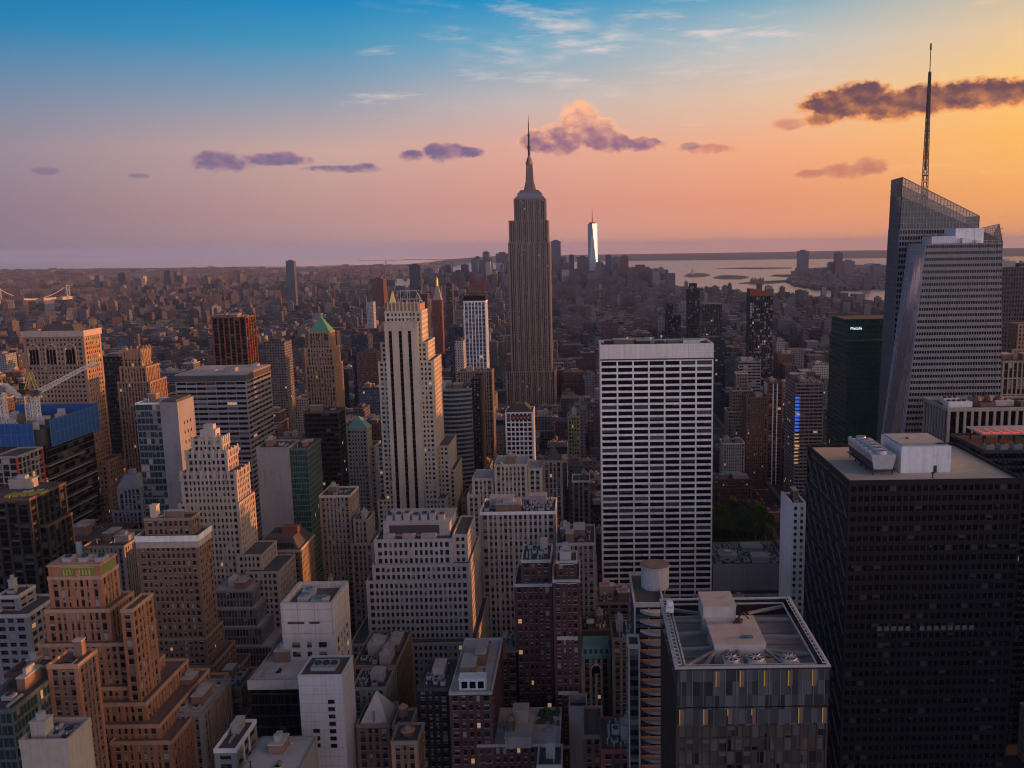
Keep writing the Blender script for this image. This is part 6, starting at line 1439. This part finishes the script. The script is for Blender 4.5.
# harbour statue on its island
x, y = gp(692.3, 274.6); r = thing('statue', 'small green statue with a raised arm on a pedestal on the harbour island', 'statue', (x, y, .2)); o = (x,y,.2)
mb = MB(*o); mb.frustum(x-22,x+22,y-22,y+22,.2,x-20,x+20,y-20,y+20,16); mb.frustum(x-9,x+9,y-9,y+9,16,x-6.5,x+6.5,y-6.5,y+6.5,47); mb.build('pedestal', MATS['limestone'], r)
mb = MB(*o); mb.cyl(x,y,47,72,5.4,3.2,12); mb.cyl(x,y,72,80,3.6,1.7,12); mb.cyl(x,y,80,86,2.3,1.8,10); mb.beam((x-2.5,y,76),(x-5,y,90),1.8); mb.cyl(x-5,y,90,93,.7,1.4,8); mb.beam((x+2.8,y,76),(x+4,y-2,68),2); mb.build('figure', MATS['copper_pale'], r)
# low buildings on the next island
x, y = gp(757, 282.6); r = thing('island_building', 'low turreted brick hall on the second harbour island', 'building', (x,y,.2)); o=(x,y,.2)
mb = MB(*o); mb.box(x-45,x+45,y-18,y+18,.2,18,0,'b'); mb.frustum(x-46,x+46,y-19,y+19,18,x-38,x+38,y-3,y+3,28,1)
for s_ in (-38,-18,18,38): mb.box(x+s_-4,x+s_+4,y-22,y-16,.2,32,0,'b'); mb.cyl(x+s_,y-19,32,42,4,.5,8,1)
mb.build('wall', [MATS['red_brick'], MATS['copper_pale']], r)

# ================================================================ avenues and streets near by
AVE = [(-480,26),(-330,24),(-168,24),(187,26),(470,28)]
for x, w_ in AVE:
    sheet('road', [(x-w_/2,100),(x+w_/2,100),(x+w_/2,4200),(x-w_/2,4200)], .02, MATS['asphalt'])
for k in range(2, 30):
    y = (49.6-49+k)*80.5 - 9
    if 700 < y < 790: continue
    sheet('street', [(-760,y-7),(760,y-7),(760,y+7),(-760,y+7)], .012, MATS['asphalt'])
mb = MB()
x = 187
for k in range(150):
    for q in (-6.5,-3.2,3.2,6.5): mb.box(x+q-.1, x+q+.1, 420+k*9, 423+k*9, .021, .03, 0, 'b')
for yy in [(.6+k)*80.5-9 for k in range(5, 20)]:
    for s_ in range(11): mb.box(x-11+s_*2, x-10+s_*2, yy-11.5, yy-8.5, .021, .03, 0, 'b')
tag(mb.build('road_markings', MATS['road_paint']), kind='structure')
mb = MB()
for xx in (187,):
    for s_ in (-1, 1): mb.box(xx+s_*15.5-2.5, xx+s_*15.5+2.5, 400, 1700, 0.0, .15, 0, 'b')
tag(mb.build('pavement', MATS['pavement']), kind='structure')
# traffic on the avenue beside the park
def car(colour):
    r = thing('car', '', 'car', (0,0,.025), 'cars on the avenue beside the park')
    mb = MB(); mb.box(-.9,.9,-2.3,2.3,.35,.95,0); mb.frustum(-.82,.82,-1.3,1.6,.95,-.66,.66,-.7,1.1,1.5,1); mb.box(-.64,.64,-.68,1.08,1.5,1.54,0); mb.build('body', [colour, MATS['glass_black']], r)
    for sx in (-.85,.85):
        for sy in (-1.45,1.45):
            mb = MB(); n=len(mb.v)
            mb.v += [(-.11,.33*math.cos(k*math.pi/6),.33*math.sin(k*math.pi/6)) for k in range(12)]+[(.11,.33*math.cos(k*math.pi/6),.33*math.sin(k*math.pi/6)) for k in range(12)]
            for k in range(12): mb.f.append((k,(k+1)%12,12+(k+1)%12,12+k)); mb.m.append(0)
            mb.f += [tuple(range(12)), tuple(range(23,11,-1))]; mb.m += [0,0]
            w_ = mb.build('wheel', MATS['dark_metal'], r); w_.location = (sx,sy,.33)
    for sx in (-.6,.6):
        mb = MB(); mb.box(sx-.18,sx+.18,-2.34,-2.305,.6,.75,0); mb.build('tail_light', plain('tail_red', (.5,.02,.02), .5, emit=1.2, ecol=(1,.05,.03)), r)
    return r
def copy_tree(o, parent=None):
    c = o.copy(); scene.collection.objects.link(c); c.parent = parent
    for ch in list(o.children): copy_tree(ch, c)
    return c
cols = [('yellow taxi', plain('taxi_yellow', (.62,.36,.03), .4)), ('dark car', plain('car_black', (.03,.03,.035), .3)), ('white car', plain('car_white', (.6,.6,.6), .4)), ('grey car', plain('car_grey', (.2,.2,.21), .35))]
protos = [car(c) for _, c in cols]; used = set(); rr = random.Random(5)
for k in range(46):
    i = rr.choice((0,0,1,1,2,3)); lane = rr.choice((-8.2,-4.8,0,4.8,8.2)); y = 800 + k*9.5 + rr.uniform(-2,2)
    c = protos[i] if i not in used else copy_tree(protos[i]); used.add(i)
    c.location = (187+lane, y, .025); c['label'] = cols[i][0] + ' in the traffic on the avenue beside the park trees'; c['group'] = cols[i][0] + 's on the avenue beside the park'
# park trees
BARK = wall('bark', (.09,.07,.055)); mt, n_, p_ = newmat('leaves'); P_, N_ = geo()
k_ = mixc(noise(P_, .45, 3), (.03,.06,.018), (.09,.15,.045)); link(p_, 'Base Color', k_); p_.inputs['Roughness'].default_value = .8
def tree_mesh(seed):
    q = random.Random(seed); t_ = MB(); t_.cyl(0,0,0,6,.42,.26,8)
    tips = []
    for k in range(6):
        a = k*1.05+q.uniform(-.3,.3); tip = (2.6*math.cos(a), 2.6*math.sin(a), q.uniform(8.5,11.5)); t_.beam((0,0,q.uniform(3.5,5.6)), tip, .2); tips.append(tip)
    t_.beam((0,0,5.8),(0,0,13),.22); tips.append((0,0,12.5))
    c = MB()
    for k in range(750):
        tx, ty, tz = q.choice(tips); r_ = 2.7*q.random()**.45; a, b = q.uniform(0,6.283), math.acos(q.uniform(-.8,1))
        x, y, z = tx+r_*math.sin(b)*math.cos(a), ty+r_*math.sin(b)*math.sin(a), tz+r_*.8*math.cos(b)
        s_ = q.uniform(.3,.62); d = Vector((q.uniform(-1,1),q.uniform(-1,1),q.uniform(-.5,.5))).normalized()*s_; e = d.cross(Vector((q.uniform(-1,1),q.uniform(-1,1),q.uniform(-1,1)))).normalized()*s_*.7
        p = Vector((x,y,z)); c.quad(tuple(p-d),tuple(p+e),tuple(p+d),tuple(p-e))
    return t_, c
TP = []
for s_ in range(3):
    tm, cm_ = tree_mesh(s_); r = thing('tree', 'leafy green tree in the park between the white slab tower and the avenue', 'tree', (0,0,0), 'park trees'); tm.build('trunk', BARK, r); cm_.build('crown', MATS['leaves'], r); TP.append(r)
rr = random.Random(9); k = 0
sheet('lawn', [(84,748),(168,748),(168,826),(84,826)], .03, MATS['grass_green'])
for i in range(11):
    for j in range(9):
        x, y = 90+i*7.6+rr.uniform(-2,2), 752+j*8.6+rr.uniform(-2,2)
        c = TP[k] if k < 3 else copy_tree(TP[k%3]); k += 1
        c.location = (x,y,0); s_ = rr.uniform(.85,1.25); c.scale = (s_,s_,s_*rr.uniform(.9,1.15)); c.rotation_euler = (0,0,rr.uniform(0,6.28))
HERO.append((82,170,746,828,13,560,'park'))

# unseen slabs across the avenue, added and sized to shade the lower city
for i,(xa,ya,yb,h_,mm,lb) in enumerate(((232,70,120,196,'facade_slate','first tall slab across the avenue, outside the right edge'),(236,150,198,206,'facade_ribbon','second tall slab across the avenue, outside the right edge'),(234,212,268,165,'facade_dark','third tall slab across the avenue, outside the right edge'),(242,281,345,192,'facade_grey','fourth tall slab across the avenue, outside the right edge'),(252,362,415,178,'facade_slate','fifth tall slab across the avenue, outside the right edge'))):
    o=(xa+32,(ya+yb)/2,0); r=thing('office_tower',lb,'skyscraper',o); mb=MB(*o); mb.box(xa,xa+64,ya,yb,0,h_,0,'b'); mb.box(xa+10,xa+50,ya+8,yb-8,h_,h_+7,0,'b'); mb.build('wall',MATS[mm],r)
    HERO.append((xa,xa+64,ya,yb,h_,0,''))
# ================================================================ the ordinary blocks between the landmarks
def hero_rects():
    out = []
    for x0,x1,y0,y1,z1,vb,lb in HERO:
        us = [proj(x,y,z1)[0] for x in (x0,x1) for y in (y0,y1)]; vt = min(proj(x0,y0,z1)[1], proj(x0,y1,z1)[1]); out.append((min(us),max(us),vt,vb,y0,y1,x0,x1))
    return out
HR = hero_rects()
def overlaps(x0,x1,y0,y1,g=1.0):
    for h in HR:
        if x0 < h[7]+g and x1 > h[6]-g and y0 < h[5]+g and y1 > h[4]-g: return True
    return False
def rect(x0,x1,y0,y1,z):
    us = [proj(x,y,z)[0] for x in (x0,x1) for y in (y0,y1)]; vt = min(proj(x0,y0,z)[1], proj(x0,y1,z)[1]); vb = proj(x0,y0,0)[1]
    return min(us), max(us), vt, vb
lots = []; rr = random.Random(21)
def height(x, y, q):
    if y < 620: return q.choice((28,34,42,52,60,66)) + q.uniform(-4,6)
    if y < 1400:
        h = q.choice((24,30,38,46,52,60,74,84)); return h + q.uniform(-4,6)
    if y < 2500: return q.choice((20,24,30,36,44,52,60)) + q.uniform(-4,6) + (28 if q.random() < .05 else 0)
    if y < 5200:
        h = q.choice((12,15,18,20,24)) + q.uniform(-2,4)
        if q.random() < .07: h = q.uniform(34,72)
        return h
    if abs(x+100) < 900 and y < 6500: return q.choice((30,45,60,80,105)) + q.uniform(-6,10)
    h = q.choice((9,11,14,18)) + q.uniform(-1,3)
    if q.random() < .05: h = q.uniform(30,60)
    return h
for k in range(2, 31):
    for row in (0, 1):
        y0 = (.6+k)*80.5 - 9 + 10 + row*32
        x = -2300 if y0 > 900 else -1300
        while x < 2000:
            w_ = rr.choice((12,15,18,22,26,34)) if y0 < 1400 else rr.choice((14,18,22,28,38))
            x1 = x + w_; d_ = 30 - (rr.uniform(0,7) if rr.random() < .5 else .4)
            if not any(abs((x+x1)/2 - a) < b/2 + w_/2 + 3 for a, b in AVE): lots.append((x, x1-.4, y0, y0+d_, height(x, y0, rr), rr.random()))
            x = x1 + (0 if rr.random() < .9 else rr.uniform(3,9))
indiv, stuffl = [], []
for (x0,x1,y0,y1,h,q) in lots:
    if y0 < 245: continue
    if overlaps(x0,x1,y0,y1):
        if overlaps(x0,x1,y0,y0+12) or y0 > 900: 
            continue
        y1 = y0 + 12
    a,b,vt,vb = rect(x0,x1,y0,y1,h)
    if b < -420 or a > 1420: continue
    off = b < -25 or a > 1050
    if vt > 775 and not off: continue
    ok = True
    for _ in range(12):
        a,b,vt,vb = rect(x0,x1,y0,y1,h); bad = False
        for hr in HR:
            if hr[4] > y0 and a < hr[1]-.5 and b > hr[0]+.5 and vt < hr[3]-1 and vt < 9000 and hr[3] < 765: bad = True; break
            if hr[4] > y0 and a < hr[1]-.5 and b > hr[0]+.5 and hr[3] >= 765 and vt < 764: bad = True; break
        if not bad: break
        h *= .82
        if h < 9: ok = False; break
    if not ok or bad: continue
    hid = any(hr[4] < y0 and hr[0] <= a+1 and hr[1] >= b-1 and hr[2] <= vt-1 for hr in HR)
    if hid: continue
    area = max(0, min(b,1024)-max(a,0))*(min(vb,768)-vt)
    (indiv if y0 < 1500 and not off else stuffl).append((x0,x1,y0,y1,h,q,(b-a)*max(3,(b-a))*1.0+ (0 if y0>620 else 900),a,b,vt))
indiv.sort(key=lambda t_: -t_[6]); stuffl = [t_ for t_ in stuffl] + indiv[300:]; indiv = indiv[:300]
ANCH = [('the white slab tower',657,560),('the black office tower',930,314),('the braced-roof tower',745,200),('the crystal glass tower',940,580),('the green glass tower',850,670),('the tallest spire',530,1250),('the cream setback tower',410,556),('the broad limestone block',415,400),
 ('the blank-topped pale block',310,330),('the white panelled tower',322,290),('the orange brick tower',85,300),('the white-corniced brown tower',170,378),('the cream deco tower',210,440),('the blue netted tower',40,560),('the massive tan tower',60,650),('the striped wide slab',222,640),
 ('the green pyramid tower',320,760),('the white gridded tower',475,900),('the curved glass tower',452,765),('the white gridded block',519,700),('the wide cornice building',518,450),('the slim maroon tower',566,334),('the balconied tower',650,262),('the blue-lit tower',805,850),('the speckled black tower',762,1300),('the rust-ribbed slab',228,1100),('the ornate tan tower',742,972),('the park trees',745,790),('the terraced glass building',235,420),('the crowned brown tower',132,700)]
PAL = [('reddish brick','facade_brick',('dark_brick','brown_brick')),('tan','facade_tan',('tan_brick','brown_trim')),('grey stone','facade_grey',('limestone_dark','mid_stone')),('pale','facade_pale',('limestone','pale_concrete')),('dark','facade_dark',('dark_stone','black_metal')),('red brick','facade_red',('dark_red_brick','red_brick')),('blue grey glass','facade_slate',('steel_grey','navy'))]
WT = (5,4,5,3,3,2,2)
descs = []
rr = random.Random(77)
for (x0,x1,y0,y1,h,q,ar,a,b,vt) in indiv:
    nm, fm, (w1, w2) = rr.choices(PAL, WT)[0]
    tank = rr.random() < .35 and y0 < 1100 and x1-x0 > 14
    setb = rr.random() < .4 and h > 35
    size = 'small' if h < 30 else 'low' if h < 45 else 'mid-height' if h < 65 else 'tall'
    if nm == 'blue grey glass': nm = 'blue glass'
    feat = ' with water tank' if tank else (' with set-back top' if setb else '')
    uc = (a+b)/2; best = min(ANCH, key=lambda t_: abs(t_[1]-uc) + abs(math.log(t_[2]/y0))*90)
    rel = ('in front of ' if y0 < best[2] else 'behind ') if abs(best[1]-uc) < 22 else ('left of ' if uc < best[1] else 'right of ')
    descs.append([f'{size} {nm} building{feat} {rel}{best[0]}', uc, (x0,x1,y0,y1,h), fm, w1, w2, tank, setb, q])
from collections import defaultdict
same = defaultdict(list)
for d in descs: same[d[0]].append(d)
ORD = ['leftmost','second','third','fourth','fifth','sixth','seventh','eighth','ninth','tenth','eleventh','twelfth']
for k_, l in same.items():
    l.sort(key=lambda d: d[1])
    if len(l) > 1:
        for i, d in enumerate(l): d[0] = k_ + (', leftmost' if i == 0 else f', {ORD[min(i,11)]} from left')
GRP = 'ordinary city blocks between the towers'
for lb, uc, (x0,x1,y0,y1,h), fm, w1, w2, tank, setb, q in descs:
    tiers = [(x0,x1,h,y0,y1-y0)]
    if setb and x1-x0 > 13: tiers = [(x0+2.5,x1-2.5,h,y0+2.5,(y1-y0)-5),(x0,x1,h*.78,y0,y1-y0)]
    if y0 < 640:
        st = dict(rnd.choice((S_BRICK,S_BRICK,S_STONE,S_DECO)))
        r,o,B = bldg('city_building', lb, 'building', tiers, [w1,w1,w2,rnd.choice((w2,'brown_trim','mid_stone'))], st, nwin=24, clutter=2.2, tank=tank, reserve=False, group=GRP, roof=rnd.choice(('roof_tar','roof_tar','roof_pale','roof_brown','roof_gravel')), absolute=True)
    else:
        o = ((x0+x1)/2,(y0+y1)/2,0); r = thing('city_building', lb, 'building', o, GRP); mb = MB(*o)
        for i,(a0,a1,z,b0,bd) in enumerate(tiers):
            zb = tiers[i+1][2] if i+1 < len(tiers) else 0
            mb.box(a0,a1,b0,b0+bd,zb,z,0,'b')
            mb.box(a0-.1,a1+.1,b0-.1,b0+.4,z-.4,z+1,1); mb.box(a0-.1,a1+.1,b0+bd-.4,b0+bd+.1,z-.4,z+1,1); mb.box(a0-.1,a0+.4,b0+.4,b0+bd-.4,z-.4,z+1,1); mb.box(a1-.4,a1+.1,b0+.4,b0+bd-.4,z-.4,z+1,1)
        mb.build('wall', [MATS[fm], MATS[w2 if q < .5 else 'mid_stone']], r)
        a0,a1,z,b0,bd = tiers[0]; roof_clutter(r, a0,a1,b0,b0+bd,z,o,1.3 if y0 < 1100 else .7, tank)
    THINGS.append((r, lb, None))
# everything beyond that nobody could count
far_l = list(stuffl)
rr = random.Random(31); mb = MB()
def fbox(x0,x1,y0,y1,h,rot=0):
    t_ = rr.random(); cx, cy = (x0+x1)/2, (y0+y1)/2
    n0 = len(mb.v); k0 = len(mb.f); mb.box(x0,x1,y0,y1,0,h,0,'b')
    if h > 24 and rr.random() < .6: mb.box(x0+(x1-x0)*.25,x1-(x1-x0)*.3,y0+(y1-y0)*.3,y1-(y1-y0)*.2,h,h+rr.uniform(3,7),0,'b')
    elif h < 30 and rr.random() < .3: mb.cyl(cx, cy, h, h+4.5, 1.9, 1.2, 6)
    if rot:
        c, s = math.cos(rot), math.sin(rot)
        for i in range(n0, len(mb.v)): x, y, z = mb.v[i]; mb.v[i] = (cx+(x-cx)*c-(y-cy)*s, cy+(x-cx)*s+(y-cy)*c, z)
    mb.t += [t_]*(len(mb.f)-k0)
for l in stuffl: fbox(*l[:5])
y = 2560
while y < 16000:
    step = 62 if y < 5200 else (84 if y < 9000 else 150); lo, hi = (16,42) if y < 5200 else ((26,70) if y < 9000 else (60,160))
    x = -1.0*y*.98 - 100
    while x < y*.8 + 100:
        w_ = rr.uniform(lo, hi)
        for row in (0, 1):
            ya = y + row*step*.46; yb = ya + step*(.4 if y < 9000 else .34)
            h = height(x, ya, rr); xa, xb = x, x + w_*rr.uniform(.82,.98)
            cx, cy = (xa+xb)/2, (ya+yb)/2
            if not (inside(cx, cy, shore) or inside(cx, cy, nj)): continue
            if any(inside(cx, cy, q) for q in RIVG): continue
            if overlaps(xa,xb,ya,yb,2): continue
            if rr.random() < (.09 if y < 6000 else .2): continue
            a_,v_ = proj(cx, ya, h)
            if y > 6500 and v_ < 268: h *= .5
            fbox(xa,xb,ya,yb,h, 0 if x > -1300 else .45)
        x += w_ + (22 if rr.random() < .12 else 0)
    y += step + 16
# clusters of brick housing slabs on the left
for (u, v, n0_) in ((30,338,5),(112,318,7),(150,312,9),(165,314,6),(182,300,10),(230,305,8),(255,330,6),(200,322,6),(300,318,6),(325,312,7),(340,330,5),(60,345,5),(90,330,6),(280,300,8),(215,292,10),(245,290,9),(150,295,8),(310,295,9),(350,300,8),(585,300,8),(620,312,7),(645,306,7),(740,318,6),(790,315,6),(830,312,6),(675,320,5),(860,318,5)):
    gx, gy = gp(u, v)
    for i in range(n0_):
        x = gx + rr.uniform(-150,150); yy = gy + rr.uniform(-110,160); w_ = rr.uniform(16,30)
        if inside(x,yy,shore) and not overlaps(x,x+w_,yy,yy+20,2) and not any(inside(x,yy,q) for q in RIVG): fbox(x,x+w_,yy,yy+rr.uniform(14,26),rr.uniform(42,66))
ob = mb.build('distant_city', MATS['facade_far']); tag(ob, 'endless low city blocks of brick and stone reaching to the horizon', 'city blocks', kind='stuff')
# scattered far tree cover
mb = MB(); rr = random.Random(12)
for (u, v, nn, sx_, sy_) in ((165,327,260,200,50),(320,290,200,300,80),(470,284,120,160,60),(60,300,160,260,60),(548,315,40,60,20),(250,283,260,700,200),(30,288,300,600,200),(365,300,160,200,60)):
    gx, gy = gp(u, v)
    for i in range(nn):
        x, yy = gx+rr.gauss(0,sx_), gy+rr.gauss(0,sy_); s_ = rr.uniform(5,9)
        if inside(x,yy,shore): mb.frustum(x-s_,x+s_,yy-s_,yy+s_,2,x-s_*.5,x+s_*.4,yy-s_*.5,yy+s_*.5,rr.uniform(14,24))
tag(mb.build('distant_trees', MATS['leaves']), 'dark patches of parkland trees far off among the low blocks', 'trees', kind='stuff')

# ================================================================ the air
HZ = (2.5e-5, (.38,.50,.90))
mt = bpy.data.materials.new('haze'); mt.use_nodes = True; nt = mt.node_tree; nt.nodes.clear()
pv = nt.nodes.new('ShaderNodeVolumePrincipled'); pv.inputs['Density'].default_value = HZ[0]; pv.inputs['Color'].default_value = (*HZ[1],1); pv.inputs['Anisotropy'].default_value = 0
oo = nt.nodes.new('ShaderNodeOutputMaterial'); nt.links.new(pv.outputs[0], oo.inputs['Volume'])
mb = MB(); mb.box(-52000,52000,-1500,42000,-8,430,0); tag(mb.build('haze', mt), 'thin lavender evening haze over the whole city', 'haze', kind='stuff')
# (labels are checked by the build log)
_seen = defaultdict(list)
for o_ in scene.objects:
    if o_.parent is None and 'label' in o_:
        l_ = o_['label']; _seen[l_].append(o_.name)
        if not 4 <= len(l_.split()) <= 16: print('LABELLEN', len(l_.split()), o_.name, l_)
for l_, q_ in _seen.items():
    if len(q_) > 1 and 'group' not in bpy.data.objects[q_[0]]: print('DUPLABEL', l_, q_)
